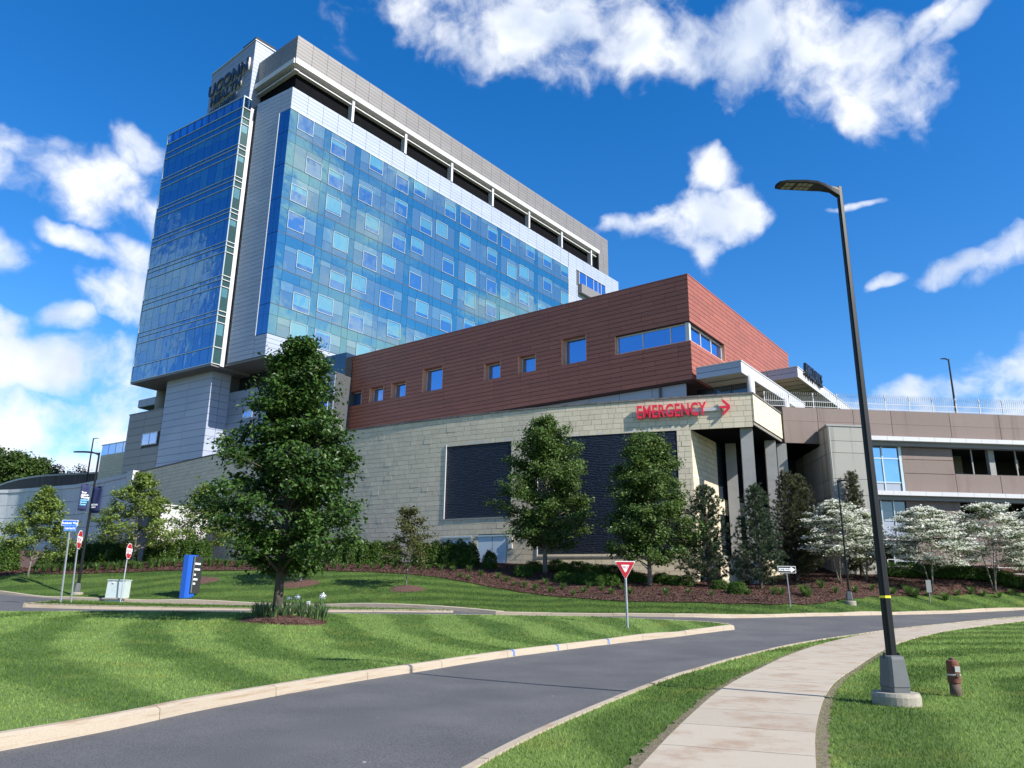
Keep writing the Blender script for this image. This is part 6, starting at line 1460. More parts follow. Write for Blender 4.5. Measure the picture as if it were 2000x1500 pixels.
def tree(name, label, base, height, prof, n_limb, n_leaf, leaf, lm, bark, trunk_r, seed, cat='tree', group=None, clear=0.18, tier=0.0, upang=0.35, cl=0.30, sub=5, flat=1.0, multi=1, bark_top=.93, gaps=0.0, center=(0, 0)):
    """trunk with limbs out to a measured crown profile; leaves in clumps along the limbs' outer parts"""
    rg = np.random.default_rng(seed); base = np.asarray(base, float); t = thing(name, label, cat, base, group)
    pf = np.array(prof); tb = MB(); C = []; O = []
    def radius(h): return float(np.interp(h, pf[:, 0], pf[:, 1]))
    stems = []
    for k in range(multi):
        ang = 2 * math.pi * k / multi + rg.uniform(0, 1); sp = .0 if multi == 1 else .16
        pts = [base - (0, 0, .3)]; nseg = 8
        for i in range(1, nseg + 1):
            f_ = i / nseg * bark_top
            w = np.array([math.cos(ang), math.sin(ang), 0]) * sp * height * (min(1, f_ * 2) ** .8) * .55
            pts.append(base + w + np.array([rg.normal(0, .012) * height * f_, rg.normal(0, .012) * height * f_, height * f_]) + np.array([center[0], center[1], 0]) * f_)
        r_ = [trunk_r * (1.25 if i == 0 else (1 - .92 * (i / nseg) ** .9)) / (1 if multi == 1 else 1.5) for i in range(nseg + 1)]
        tb.tube(pts, r_, bark, 9); stems.append((np.array(pts), r_))
    ga = 2.39996
    for i in range(n_limb):
        pts, r_ = stems[i % multi]; h = clear + (1 - clear) * ((i + rg.uniform(0, 1)) / n_limb) ** .92; h = min(h, .985)
        if tier: h = clear + round((h - clear) / tier) * tier + rg.normal(0, .008)
        zf = h * height; fidx = np.interp(base[2] + zf * .94, pts[:, 2], np.arange(len(pts))); i0 = int(min(fidx, len(pts) - 2)); p0 = pts[i0] + (pts[i0 + 1] - pts[i0]) * (fidx - i0)
        a = i * ga + rg.normal(0, .25); rad = radius(h) * rg.uniform(.72, 1.10) * (1 if rg.random() > gaps else .5)
        axis = base + np.array([center[0], center[1], 0]) * h
        tip = np.array([axis[0] + math.cos(a) * rad, axis[1] + math.sin(a) * rad, base[2] + zf + rad * rg.uniform(-.05, .18)])
        d0 = p0 - np.array([0, 0, rad * upang]); p0 = d0 if d0[2] > base[2] + clear * height * .6 else np.array([p0[0], p0[1], base[2] + clear * height * .75])
        q = [p0, p0 * .55 + tip * .45 + np.array([0, 0, rad * .08]), tip]
        rb = max(.012, float(np.interp(i0, range(len(r_)), r_)) * .45)
        tb.tube(q, [rb, rb * .6, .008], bark, 5, cap=False)
        # twigs
        for s_ in range(sub):
            u = rg.uniform(.35, 1.0); o = q[0] * (1 - u) + q[2] * u + np.array([0, 0, rad * .08 * math.sin(u * math.pi)])
            dirn = np.array([math.cos(a + rg.normal(0, .8)), math.sin(a + rg.normal(0, .8)), rg.uniform(-.25, .45)]); ln = rad * rg.uniform(.15, .42)
            e = o + dirn * ln; tb.tube([o, e], [.010, .004], bark, 3, cap=False); C.append(e); O.append(dirn); C.append((o + e) / 2); O.append(dirn)
        C.append(tip); O.append((tip - p0) / (np.linalg.norm(tip - p0) + 1e-6))
    C = np.array(C); O = np.array(O)
    k = rg.integers(0, len(C), n_leaf); wgt = rg.normal(0, 1, (n_leaf, 3)) * np.array([cl, cl, cl * .62 * flat]); P = C[k] + wgt
    lo = base[2] + clear * height * .72; P[:, 2] = np.maximum(P[:, 2], lo + rg.uniform(0, .3, n_leaf))
    tb.build('trunk', t, smooth=True)
    crown_obj('crown', P, leaf, lm, t, rg, out=O[k], flat=1.0)
    return t, C, O, rg

# the big linden on the near lawn
tb_ = hit(541, 1211, z_isl); th = atY(545, 660, tb_[1])[2] - tb_[2]
PROF = [(.17, 1.5), (.22, 2.45), (.30, 2.75), (.40, 2.55), (.46, 2.25), (.53, 2.60), (.60, 1.9), (.68, 1.65), (.74, 1.35), (.80, 1.42), (.88, 1.08), (.95, .55), (1.0, .08)]
PROF = [(a, .93 * r_ * tb_[1] / 26.5) for a, r_ in PROF]
tree('linden_tree', 'large dark green linden tree on the near lawn above white irises', tb_, th, PROF, 130, 44000, .165, M_LINDEN, M_BARK, .17, 3, clear=.17, cl=.20, sub=6, upang=.25, gaps=.28, tier=.035)
def on_bank(px, py, D): p = atY(px, py, D); p[2] = z_bank(p[0], p[1]); return p
def hgt(px, py, b): return atY(px, py, b[1])[2] - b[2]
b_ = on_bank(1065, 1113, 54.5); tree('maple_tree', 'full green maple between the two large dark screens', b_, hgt(1066, 816, b_), [(.17, 2.2), (.25, 3.0), (.34, 3.25), (.48, 3.0), (.62, 2.8), (.75, 2.3), (.87, 1.55), (.95, .9), (1, .15)], 110, 38000, .20, M_MAPLE, M_PALEBARK, .17, 5, clear=.17, cl=.26, sub=5, gaps=.3, group='maples in the mulch bed')
b_ = on_bank(1269, 1142, 49.5); tree('maple_tree', 'rounder green maple in front of the widest dark screen', b_, hgt(1268, 848, b_), [(.15, 2.0), (.24, 2.7), (.34, 2.85), (.46, 2.75), (.58, 2.0), (.70, 1.95), (.82, 1.75), (.93, 1.15), (1, .2)], 100, 36000, .19, M_MAPLE, M_PALEBARK, .15, 6, clear=.16, cl=.25, sub=5, gaps=.3, group='maples in the mulch bed')
OG = 'young oaks by the far left wall'
b_ = on_bank(55, 1119, 52); tree('young_oak', 'light green young oak at the left edge of the picture', b_, hgt(72, 958, b_), [(.2, 1.6), (.32, 2.5), (.5, 2.2), (.68, 1.5), (.85, .8), (1, .12)], 55, 7000, .20, M_OAK, M_PALEBARK, .07, 8, clear=.24, cl=.19, sub=5, tier=.07, group=OG, center=(.35, 0))
b_ = on_bank(258, 1101, 58); tree('young_oak', 'broad light green young oak behind the lone stop sign', b_, hgt(262, 922, b_), [(.2, 2.5), (.3, 3.6), (.45, 2.9), (.6, 2.2), (.75, 1.55), (.88, .9), (1, .12)], 70, 9500, .21, M_OAK, M_PALEBARK, .09, 9, clear=.2, cl=.17, sub=5, tier=.075, group=OG)
b_ = on_bank(385, 1106, 64); tree('young_oak', 'light green young oak half hidden left of the big linden', b_, hgt(385, 948, b_), [(.2, 1.8), (.35, 2.6), (.6, 1.9), (.85, .9), (1, .12)], 50, 6500, .20, M_OAK, M_PALEBARK, .08, 10, clear=.22, cl=.22, tier=.07, group=OG)
b_ = on_bank(586, 1133, 49); tree('young_tree', 'small tree seen just behind the big linden trunk', b_, hgt(590, 990, b_), [(.2, 1.2), (.4, 1.9), (.7, 1.5), (1, .15)], 40, 5000, .18, M_MAPLE, M_PALEBARK, .09, 12, clear=.26, cl=.22)
b_ = on_bank(794, 1145, 46.5); tree('young_dogwood', 'thin young tree with bronze leaves in a round mulch ring', b_, hgt(792, 992, b_), [(.28, 1.2), (.42, 1.55), (.55, 1.25), (.62, 1.3), (.78, .95), (.92, .75), (1, .2)], 36, 3000, .17, M_BRONZE, M_PALEBARK, .04, 13, clear=.3, cl=.17, tier=.11, sub=4, gaps=.2)
# pines
def pine(label, base, height, rad, seed, m, twin=0):
    rg = np.random.default_rng(seed); base = np.asarray(base, float); t = thing('pine_tree', label, 'tree', base, 'pines by the porch'); tb = MB(); C = []; D = []
    for tw in range(1 + twin):
        ox = (np.array([.75, .2, 0]) if tw else np.array([-.25, 0, 0])) * twin; hh = height * (1 if not tw else .97)
        tb.tube([base - (0, 0, .3), base + ox * .6 + (0, 0, hh * .5), base + ox + (0, 0, hh * .97)], [.13, .08, .012], M_BARK, 7)
        for i in range(130):
            h = (.05 + .94 * (i + rg.uniform()) / 130); a = i * 2.39996 + rg.normal(0, .3); r_ = rad * (1 - h) ** .62 * rg.uniform(.65, 1.12) + .12
            p0 = base + ox * min(1, h * 1.2) + (0, 0, hh * (h - .02)); tip = p0 + np.array([math.cos(a) * r_, math.sin(a) * r_, r_ * .38]); tb.tube([p0, tip], [.016, .004], M_BARK, 3, cap=False)
            for k in range(int(5 + r_ * 9)):
                u = rg.uniform(.2, 1.02); q = p0 * (1 - u) + tip * u + rg.normal(0, .07, 3); C.append(q); d = (tip - p0) / np.linalg.norm(tip - p0) * .7 + rg.normal(0, .35, 3) + np.array([0, 0, .35]); D.append(d)
    tb.build('trunk', t)
    C = np.array(C); D = np.array(D); n = len(C); per = 20
    P = np.repeat(C, per, 0); d = np.repeat(D, per, 0) + rg.normal(0, .55, (n * per, 3)); d /= np.linalg.norm(d, axis=1)[:, None]; ln = rg.uniform(.14, .26, n * per)[:, None]
    sd2 = np.cross(d, rg.normal(0, 1, (n * per, 3))); sd2 /= np.linalg.norm(sd2, axis=1)[:, None]
    v = np.stack([P - sd2 * .016, P + sd2 * .016, P + d * ln], 1); link('crown', np_mesh('needles', v.reshape(-1, 3), np.arange(n * per * 3).reshape(-1, 3), m), t)
b_ = on_bank(1385, 1142, 50.5); pine('slender pine directly left of the porch columns', b_, hgt(1383, 946, b_), 2.6, 21, M_NEEDLE)
b_ = on_bank(1487, 1144, 49.5); pine('dense dark pine standing in front of the porch columns', b_, hgt(1483, 944, b_), 1.9, 22, M_NEEDLE)
b_ = on_bank(1556, 1127, 54.5); pine('tall brownish twin-topped pine right of the porch columns', b_, hgt(1562, 918, b_), 1.9, 23, M_NEEDLEB, twin=1)
b_ = on_bank(1683, 1122, 57.5); pine('narrow pine against the pale concrete stair tower', b_, hgt(1676, 918, b_), 1.15, 24, M_NEEDLEB)
# flowering dogwoods
def dogwood(label, base, height, rad, seed, nl=7500, nf=5000):
    t, C, O, rg = tree('flowering_dogwood', label, base, height, [(.28, rad * .75), (.42, rad), (.6, rad * .95), (.78, rad * .75), (.92, rad * .45), (1, .1)], 64, nl, .115, M_DOGL, M_PALEBARK, .075, seed, group='white flowering dogwoods', clear=.30, cl=.21, tier=.05, sub=6, multi=3, flat=.5, upang=.15)
    pick = rg.permutation(len(C))[:int(len(C) * .5)]; k = pick[rg.integers(0, len(pick), nf)]; P = C[k] + rg.normal(0, 1, (nf, 3)) * np.array([.22, .22, .04]) + np.array([0, 0, .09]); P[:, 2] = np.maximum(P[:, 2], base[2] + .30 * height)
    v, f = leaves_mesh('f', P, .15, M_DOGF, rg, up=2.6, flat=.4, aspect=.95, fold=.25); link('blossom', np_mesh('blossom', v, f, M_DOGF), t)
b_ = on_bank(1641, 1137, 51.5); dogwood('white flowering dogwood nearest the tall brownish pine', b_, hgt(1645, 982, b_), 1.95, 31)
b_ = on_bank(1691, 1126, 54.5); dogwood('white flowering dogwood partly hidden behind the near lamp pole', b_, hgt(1690, 1000, b_), 1.45, 32, 4500, 4500)
b_ = on_bank(1820, 1150, 52.5); dogwood('white flowering dogwood just right of the near lamp pole', b_, hgt(1812, 992, b_), 2.6, 33, 10000, 7000)
b_ = on_bank(1942, 1146, 55.0); dogwood('white flowering dogwood second from the right edge', b_, hgt(1935, 984, b_), 2.75, 34, 10000, 7000)
b_ = on_bank(2035, 1143, 56.0); dogwood('white flowering dogwood cut by the right edge of the picture', b_, hgt(2030, 995, b_), 2.5, 35, 7500, 7500)
# trees beyond the far left wall
for i, (px_, top, D, rr) in enumerate([(-30, 872, 168, 7.0), (22, 884, 160, 6.5), (68, 897, 165, 6.0)]):
    p = atY(px_, 960, D); p[2] = 6.0; tree('broadleaf_tree', ['dark green broadleaf tree at the far left edge', 'dark green broadleaf tree above the middle of the dark curved wall', 'smaller dark green broadleaf tree nearest the bare plum trees'][i], p, atY(px_, top, D)[2] - 6, [(.1, rr * .7), (.35, rr), (.6, rr * .95), (.8, rr * .7), (.93, rr * .4), (1, .5)], 110, 15000, .62, M_FARL, M_BARK, .3, 40 + i, clear=.12, cl=.75, sub=5, group='trees beyond the far left wall')
for i, (px_, top, D) in enumerate([(108, 908, 140), (152, 908, 138)]):
    p = atY(px_, 960, D); p[2] = 6.0; tree('plum_tree', ['sparse dark plum tree left of the distant lamp', 'sparse dark plum tree beside the distant lamp'][i], p, atY(px_, top, D)[2] - 6, [(.3, 2.6), (.6, 3.2), (.85, 2.4), (1, .4)], 45, 1500, .42, M_PLUM, M_PLUM, .12, 50 + i, clear=.35, cl=.45, sub=4, group='plum trees beyond the wall')

# ---- shrubs: a few prototypes, then copies
def shrub(name, label, m, w, d, h, n, leaf, seed, cat='shrub', group=None, shell=.55, square=2.6):
    rg = np.random.default_rng(seed); t = thing(name, label, cat, (0, 0, 0), group)
    u = rg.normal(0, 1, (n, 3)); u /= (np.abs(u) ** square).sum(1)[:, None] ** (1 / square); u[:, 2] = np.abs(u[:, 2]); r_ = rg.uniform(shell, 1.04, n) ** .6
    lump = 1 + .10 * np.sin(u[:, 0] * 5 + seed) * np.cos(u[:, 1] * 4 + 2 * seed)
    P = u * (r_ * lump)[:, None] * np.array([w / 2, d / 2, h]) + np.array([0, 0, .02]); o = crown_obj('foliage', P, leaf, m, t, rg, out=u * 1.2)
    sb = MB()
    for k in range(5): a = rg.uniform(0, 6.28); sb.tube([(0, 0, -.2), (math.cos(a) * w * .12, math.sin(a) * d * .12, h * .4), (math.cos(a) * w * .3, math.sin(a) * d * .3, h * .8)], [.02, .015, .006], M_BARK, 4, cap=False)
    sb.build('stems', t); return t
ORD = 'first second third fourth fifth sixth seventh eighth ninth tenth eleventh twelfth thirteenth fourteenth fifteenth sixteenth seventeenth eighteenth nineteenth twentieth'.split()
ORD += ['twenty-' + w_ for w_ in ORD[:9]]
def unique_labels(items):
    """look-alikes in one row are told apart by their place in it, counted from the left"""
    by = {}
    for it in items: by.setdefault(it[4], []).append(it)
    out = {}
    for lab_, l in by.items():
        for i, it in enumerate(sorted(l, key=lambda q: q[0])): out[id(it)] = lab_ if len(l) == 1 else lab_ + ', ' + ORD[i] + ' from the left'
    return [(*it[:4], out[id(it)]) for it in items]
def scatter(protos, items, z_off=0.0, zf=z_bank):
    """items: (px, py, Y, scale, label); copies share the prototype's parts"""
    for i, (px_, py_, D, sc, label) in enumerate(unique_labels(items)):
        p = protos[i % len(protos)]; o = p if not p.get('used') else copy_tree(p); p['used'] = 1
        if o is not p and 'used' in o: del o['used']
        q = atY(px_, py_, D); o.location = (q[0], q[1], zf(q[0], q[1]) + z_off); o.rotation_euler.z = RG.uniform(0, 6.28) if protos[0].get('spin') else 0; o.scale = (sc, sc, sc * RG.uniform(.93, 1.07)); o['label'] = label
    for p in protos:
        for key in ('used', 'spin'):
            if key in p: del p[key]
hg = 'tall clipped hedge shrubs'
hp_ = [shrub('hedge_shrub', 'x', M_HEDGE, 1.6, 1.4, 1.75, 5200, .125, 60 + k, group=hg) for k in range(3)]
for p in hp_: p['spin'] = 1
H1 = [(128, 1104, 60, .9, 'round hedge shrub right behind the stop sign by the name plates')]
H1 += [(x, 1104, 62, 1.0, 'dark hedge shrub in the clipped row between the two stop signs') for x in (160, 182, 204, 226, 245)]
H1 += [(x, 1100, 61, 1.0, 'hedge shrub in the row behind the blue pylon') for x in (297, 322, 345, 368, 392)]
H1 += [(x, 1101, 58.5, 1.02, 'hedge shrub in the row right behind the big linden') for x in (655, 685, 712, 737, 762)]
H1 += [(x, 1102, 57.5, 1.05, 'hedge shrub in the row right of the bronze leaved tree') for x in (822, 848, 873, 897, 915)]
H1 += [(956, 1104, 56.5, .72, 'single small round shrub in front of the pale doors')]
H1 += [(8, 1108, 58, 1.2, 'large shrub at the left edge under the young oak'), (88, 1106, 60, .8, 'small bright shrub right of the young oak at the left edge')]
scatter(hp_, H1)
bx_ = [shrub('boxwood', 'x', M_BOX, 1.3, 1.15, .72, 3000, .085, 70 + k, group='low clipped boxwoods', square=3.2) for k in range(3)]
for p in bx_: p['spin'] = 1
B1 = []
for (x, y, D) in [(1022, 1110, 53), (1042, 1106, 55), (1086, 1106, 55.5), (1105, 1110, 54.5), (1128, 1110, 55), (1150, 1112, 54), (1172, 1114, 53.5), (1196, 1118, 53.5), (1222, 1122, 53)]: B1.append((x, y, D, 1.0, 'low boxwood in the rows between the two maples'))
for (x, y, D) in [(1100, 1122, 51), (1122, 1126, 50.5), (1146, 1128, 50), (1170, 1130, 49.5), (1194, 1131, 49.5), (1160, 1120, 51.5)]: B1.append((x, y, D, .9, 'low boxwood in the rows between the two maples'))
for (x, y, D) in [(1292, 1136, 51), (1315, 1138, 50.5), (1340, 1140, 50.5), (1245, 1132, 51)]: B1.append((x, y, D, .9, 'low boxwood around the foot of the rounder maple'))
B1.append((1440, 1154, 46.5, .95, 'bright green boxwood ball alone below the porch')); B1.append((1408, 1148, 48.5, .8, 'dark boxwood tucked between the two pines'))
for x in (1752, 1775, 1800, 1828, 1855, 1882, 1910, 1938, 1966, 1994, 2022): B1.append((x, 1140 + (x - 1750) * .008, 57.2, 1.35, 'dark boxwood in the long low hedge below the parking structure'))
scatter(bx_, B1)
# ---- strap-leaved clumps (daylilies)
def clump(name, label, m, n, ln, wd, seed, cat='plant', group=None, flowers=0, spread=.5, droop=.35):
    rg = np.random.default_rng(seed); t = thing(name, label, cat, (0, 0, 0), group); a = rg.uniform(0, 6.28, n); L_ = ln * rg.uniform(.6, 1.1, n); tilt = rg.uniform(.05, spread, n); r0 = rg.uniform(0, .10, n)
    d = np.stack([np.cos(a), np.sin(a)], 1); V = []; F_ = []
    s_ = np.linspace(0, 1, 4); 
    P = np.zeros((n, 4, 3))
    for k, u in enumerate(s_):
        out = r0 + L_ * (np.sin(tilt) * u + droop * u ** 2.4 * .6); P[:, k, 0] = d[:, 0] * out; P[:, k, 1] = d[:, 1] * out; P[:, k, 2] = L_ * np.cos(tilt) * u - L_ * droop * u ** 3 * .55
    sd2 = np.stack([-d[:, 1], d[:, 0], np.zeros(n)], 1); ws = np.array([.7, 1.0, .7, .05]) * wd / 2
    V = np.stack([P - sd2[:, None] * ws[None, :, None], P + sd2[:, None] * ws[None, :, None]], 2).reshape(-1, 3); base_i = np.arange(n)[:, None] * 8
    F_ = np.concatenate([base_i + np.array([[0 + 2 * k, 1 + 2 * k, 3 + 2 * k, 2 + 2 * k]]) for k in range(3)], 0)
    link('blades', np_mesh('blades', V, F_, m), t)
    for k in range(flowers):
        a_ = rg.uniform(0, 6.28); hh = ln * rg.uniform(.9, 1.12); c = np.array([math.cos(a_) * .12, math.sin(a_) * .12, hh]); st = MB(); st.tube([(0, 0, 0), c], [.008, .006], M_IRIS, 4, cap=False); so_ = st.build('stem', t)
        n2 = 26; Q = c + rg.normal(0, 1, (n2, 3)) * np.array([.03, .03, .04]); v, f = leaves_mesh('p', Q, .075, M_WHITEF, rg, up=.2, aspect=.9); link('flower', np_mesh('flower', v, f, M_WHITEF), so_)
    return t
lp_ = [clump('daylily', 'x', M_BLADE, 90, .62, .035, 80 + k, group='daylilies in the mulch beds') for k in range(3)]
for p in lp_: p['spin'] = 1
D1 = [(x, 1158 - (x % 3) * 2, 46.5, 1.0, 'daylily clump low on the mulch below the right porch pine') for x in (1512, 1528)]
D1 += [(1570, 1154, 46.8, 1.35, 'large daylily clump left of the second lamp'), (1578, 1158, 46.2, 1.2, 'daylily clump in front of the larger one left of the second lamp'), (1604, 1141, 49.5, 1.1, 'daylily clump higher up the mulch behind the second lamp'), (1632, 1149, 48.3, .8, 'small daylily clump directly behind the second lamp'), (1670, 1150, 49, .9, 'small daylily clump between the two lamps'),
       (1745, 1156, 50, 1.0, 'daylily clump just right of the near lamp pole'), (1774, 1155, 50.5, 1.2, 'daylily clump left of the bare sign back'), (1788, 1157, 50.3, 1.2, 'daylily clump touching the bare sign back'), (1846, 1158, 51, 1.2, 'daylily clump right of the bare sign back'), (1896, 1150, 53.5, 1.0, 'daylily clump between the two right dogwoods'), (1950, 1150, 54, .9, 'daylily clump under the right dogwood'), (1462, 1158, 46, .8, 'small daylily clump right of the bright boxwood ball')]
for (x, y, D) in [(975, 1112, 52), (990, 1116, 51), (1025, 1134, 49), (1075, 1148, 47), (1140, 1152, 46.5), (1195, 1154, 46), (1232, 1156, 46), (940, 1108, 53), (1150, 1140, 48.5), (1065, 1128, 50)]: D1.append((x, y, D, .85, 'small daylily clump on the mulch left of the rounder maple'))
for (x, y, D) in [(900, 1118, 51.8), (915, 1126, 51.2), (1005, 1128, 49.6), (1045, 1140, 48), (1100, 1140, 48.2), (1120, 1160, 45.6), (1175, 1146, 47.4), (1215, 1146, 47.6), (1300, 1160, 45.5), (1345, 1158, 46.2), (1390, 1162, 45.4)]: D1.append((x, y, D, RG.uniform(.6, .95), 'little tuft of strap leaves on the open mulch'))
for (x, y, D) in [(1705, 1156, 50.2), (1722, 1150, 51), (1762, 1146, 52), (1812, 1158, 51.2), (1870, 1156, 52.6), (1920, 1155, 53.6), (1975, 1152, 55)]: D1.append((x, y, D, RG.uniform(.7, 1.0), 'little tuft of strap leaves below the dogwoods'))
for x in range(70, 500, 17): D1.append((x + RG.uniform(-4, 4), 1116 - (x / 500) * 4 + RG.uniform(-3, 2), 55.5 + RG.uniform(-.5, 1), 1.25, 'daylily clump in the long strip below the left hedges'))
for x in range(625, 930, 24): D1.append((x + RG.uniform(-5, 5), 1112 + RG.uniform(-3, 3), 54.5, .9, 'daylily clump below the hedge beside the bronze leaved tree'))
scatter(lp_, D1, z_off=.05)
# ---- mulch rings and the iris bed
def mound(label_none, c, rx, ry, h, zf, seed):
    rg = np.random.default_rng(seed); n = 40; V = [(c[0], c[1], zf(c[0], c[1]) + h)]; F_ = []
    ph = rg.uniform(0, 6, 4)
    for k, (f_, hh) in enumerate(((.45, .82), (.8, .42), (1.0, -.02))):
        for j in range(n):
            a = 2 * math.pi * j / n; w_ = f_ * (1 + .04 * math.sin(3 * a + ph[0]) + .03 * math.sin(7 * a + ph[1])); x, y = c[0] + math.cos(a) * rx * w_, c[1] + math.sin(a) * ry * w_; V.append((x, y, zf(x, y) + h * hh))
    F_ += [(0, 1 + j, 1 + (j + 1) % n) for j in range(n)] + [(1 + k * n + j, 1 + (k + 1) * n + j, 1 + (k + 1) * n + (j + 1) % n, 1 + k * n + (j + 1) % n) for k in range(2) for j in range(n)]
    b = MB(); b.add(V, F_, M_MULCH); tag(b.build('mulch_ring', smooth=True), kind='structure')
ic = tb_ + np.array([.32, -.25, 0]); mound('', ic, 1.45, 1.25, .17, z_isl, 1)
for (px_, py_, D, rr) in ((586, 1137, 49, 1.2), (795, 1152, 46.3, 1.05), (392, 1133, 50.5, 1.1)): p = atY(px_, py_, D); mound('', p, rr, rr * 1.1, .16, z_bank, 2)
ip = [clump('iris', 'x', M_IRIS, 42, .62, .040, 90 + k, group='irises around the big linden', flowers=fl, spread=.42, droop=.18) for k, fl in enumerate((0, 1, 2))]
for p in ip: p['spin'] = 1
IR = []
for i, (px_, py_) in enumerate([(505, 1208), (520, 1204), (538, 1202), (556, 1203), (574, 1203), (590, 1205), (606, 1207), (622, 1209), (514, 1213), (532, 1214), (552, 1213), (586, 1213), (604, 1214), (618, 1215), (566, 1210), (498, 1211), (630, 1213)]):
    IR.append((px_, py_, None, RG.uniform(.85, 1.1), i))
lab = {0: 'iris clump of plain green blades around the big linden', 1: 'iris clump with one white flower beside the big linden', 2: 'iris clump with two white flowers beside the big linden'}
order = [0, 0, 0, 1, 2, 0, 0, 2, 0, 0, 0, 0, 1, 0, 0, 0, 0]
used = set()
for (px_, py_, _, sc, i) in IR:
    k = order[i]; p = ip[k]; o = p if k not in used else copy_tree(p); used.add(k)
    for key in ('spin',):
        if key in o: del o[key]
    q = hit(px_, py_, z_isl); o.location = (q[0], q[1], z_isl(q[0], q[1]) + .08); o.rotation_euler.z = RG.uniform(0, 6.28); o.scale = (sc,) * 3; o['label'] = lab[k] + ', ' + ORD[sum(1 for q_ in IR if order[q_[4]] == k and q_[0] < px_)] + ' from the left'
for p in ip:
    if 'spin' in p: del p['spin']

# ------------------------------------------------------------------ grass blades on the near lawns
def grass_blades(name, label, poly, zf, m, ymin, ymax, dens, seed, excl=None, hmul=1.0, dz=0.0):
    rg = np.random.default_rng(seed); P = np.array(poly); lo, hi = P.min(0), P.max(0); lo[1] = max(lo[1], ymin); hi[1] = min(hi[1], ymax); lo[0] = max(lo[0], -ymax); hi[0] = min(hi[0], ymax)
    n = int((hi[0] - lo[0]) * (hi[1] - lo[1]) * dens); q = rg.uniform(lo, hi, (n, 2))
    d = q[:, 1]; keep = rg.uniform(0, 1, n) < np.clip((8.0 / np.maximum(d, 3)) ** 1.7, .03, 1); q = q[keep]
    # only what can be seen (with a margin for a step to the side)
    x = q[:, 0] / q[:, 1]; q = q[np.abs(x) < 1.05]
    q = q[inside(poly, q)]
    if excl is not None: q = q[~inside(excl, q)]
    n = len(q); z = zf(q[:, 0], q[:, 1]) + dz; far = np.clip(q[:, 1] / 8.0, 1, 3.2)
    a = rg.uniform(0, 6.28, n); hgt_ = rg.uniform(.020, .042, n) * hmul * far ** .35; wd = .0045 * far ** 1.05; lean = rg.uniform(.1, .9, n) * hgt_
    dx, dy = np.cos(a), np.sin(a); b2 = rg.uniform(0, 6.28, n); c2, s2 = np.cos(b2), np.sin(b2)
    base = np.column_stack([q, z - .005]); sdv = np.column_stack([c2, s2, 0 * c2]) * wd[:, None]; tip = base + np.column_stack([dx * lean, dy * lean, hgt_])
    v = np.stack([base - sdv, base + sdv, tip], 1).reshape(-1, 3)
    return tag(link(name, np_mesh(name, v, np.arange(3 * n).reshape(-1, 3), m)), label, 'grass', kind='stuff')
def blade_mat(name, src):
    M = src.copy(); M.name = name; t = M.node_tree; b = t.nodes['Principled BSDF']
    for l in list(b.inputs['Normal'].links): t.links.remove(l)
    tr = nd(t, 'ShaderNodeBsdfTranslucent'); cl_ = b.inputs['Base Color'].links[0].from_socket
    geo = nd(t, 'ShaderNodeNewGeometry'); mr_ = nd(t, 'ShaderNodeMapRange'); t.links.new(geo.outputs['Random Per Island'], mr_.inputs[0]); mr_.inputs[3].default_value = .85; mr_.inputs[4].default_value = 1.75
    hv = nd(t, 'ShaderNodeHueSaturation'); t.links.new(cl_, hv.inputs['Color']); t.links.new(mr_.outputs[0], hv.inputs['Value']); t.links.new(hv.outputs[0], b.inputs['Base Color']); t.links.new(hv.outputs[0], tr.inputs[0])
    mx = nd(t, 'ShaderNodeMixShader'); mx.inputs[0].default_value = .35; t.links.new(b.outputs[0], mx.inputs[1]); t.links.new(tr.outputs[0], mx.inputs[2]); t.links.new(mx.outputs[0], t.nodes['Material Output'].inputs[0]); return M
MB1 = blade_mat('lawn_blades', M_LAWN); MB2 = blade_mat('verge_blades', M_VERGE)
grass_blades('grass', 'mown striped grass of the lawn left of the road', isl_poly, z_isl, MB1, 7, 34, 1500, 1)
rp = r_in + [(95, 45), (70, -30), (r_in[0][0], -30)]
grass_blades('grass', 'mown grass of the verge and lawn around the footpath', rp, zR, MB2, 4.5, 46, 1500, 2, excl=walk_poly, dz=-.015, hmul=1.15)
MB3 = blade_mat('bank_blades', M_BANK)
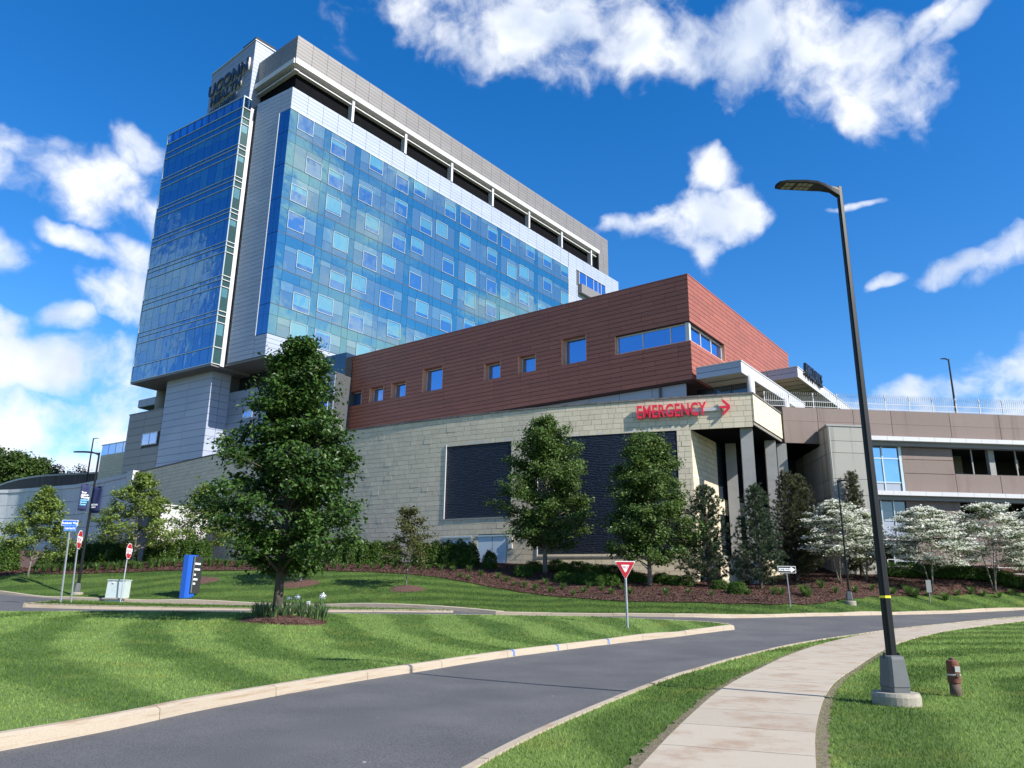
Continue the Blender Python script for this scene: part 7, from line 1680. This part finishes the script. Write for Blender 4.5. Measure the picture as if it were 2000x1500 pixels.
bank_front = k2_in + [p for p in fk_in if p[0] > x890 + 0.6 and p[0] < 46] + [(p[0], p[1]) for p in reversed(mu) if p[0] < 46]
grass_blades('grass', 'rough edged grass of the bank below the mulch beds', bank_front, z_bank, MB3, 36, 60, 2600, 3, hmul=1.5)
grass_blades('grass', 'thin grass on the narrow median by the stop signs', med_poly, z_med, MB3, 34, 44, 2600, 4, hmul=1.5)
# loose bark chips over the beds
def chips(name, label, poly, zf, n, seed, lo, hi, size=(.05, .11)):
    rg = np.random.default_rng(seed); q = rg.uniform(lo, hi, (n, 2)); q = q[inside(poly, q)]; n = len(q); a = rg.uniform(0, 6.28, n); L_ = rg.uniform(*size, n); w_ = L_ * rg.uniform(.25, .5, n)
    z = zf(q[:, 0], q[:, 1]) + rg.uniform(.0, .03, n); d = np.column_stack([np.cos(a), np.sin(a), rg.normal(0, .3, n)]); s2 = np.column_stack([-np.sin(a), np.cos(a), rg.normal(0, .3, n)]); c = np.column_stack([q, z + .012])
    v = np.stack([c - d * L_[:, None] / 2 - s2 * w_[:, None] / 2, c + d * L_[:, None] / 2 - s2 * w_[:, None] / 2, c + d * L_[:, None] / 2 + s2 * w_[:, None] / 2, c - d * L_[:, None] / 2 + s2 * w_[:, None] / 2], 1).reshape(-1, 3)
    return tag(link(name, np_mesh(name, v, np.arange(4 * n).reshape(-1, 4), M_CHIP)), label, 'mulch', kind='stuff')
M_CHIP = mat('bark_chip', (0.085, 0.040, 0.027), .95, island=.75)
chips('bark_chips', 'loose brown bark chips over the long mulch bed', mul_poly, z_mul, 420000, 6, (-48, 42), (48, 62))
iris_poly = [(ic[0] + 1.4 * math.cos(t_), ic[1] + 1.2 * math.sin(t_)) for t_ in np.linspace(0, 6.28, 24)]
chips('bark_chips', 'loose brown bark chips around the irises', iris_poly, lambda x, y: z_isl(x, y) + .17 * np.clip(1.05 - np.hypot((x - ic[0]) / 1.45, (y - ic[1]) / 1.25), 0, .85), 9000, 7, (ic[0] - 1.6, ic[1] - 1.6), (ic[0] + 1.6, ic[1] + 1.6), (.03, .07))
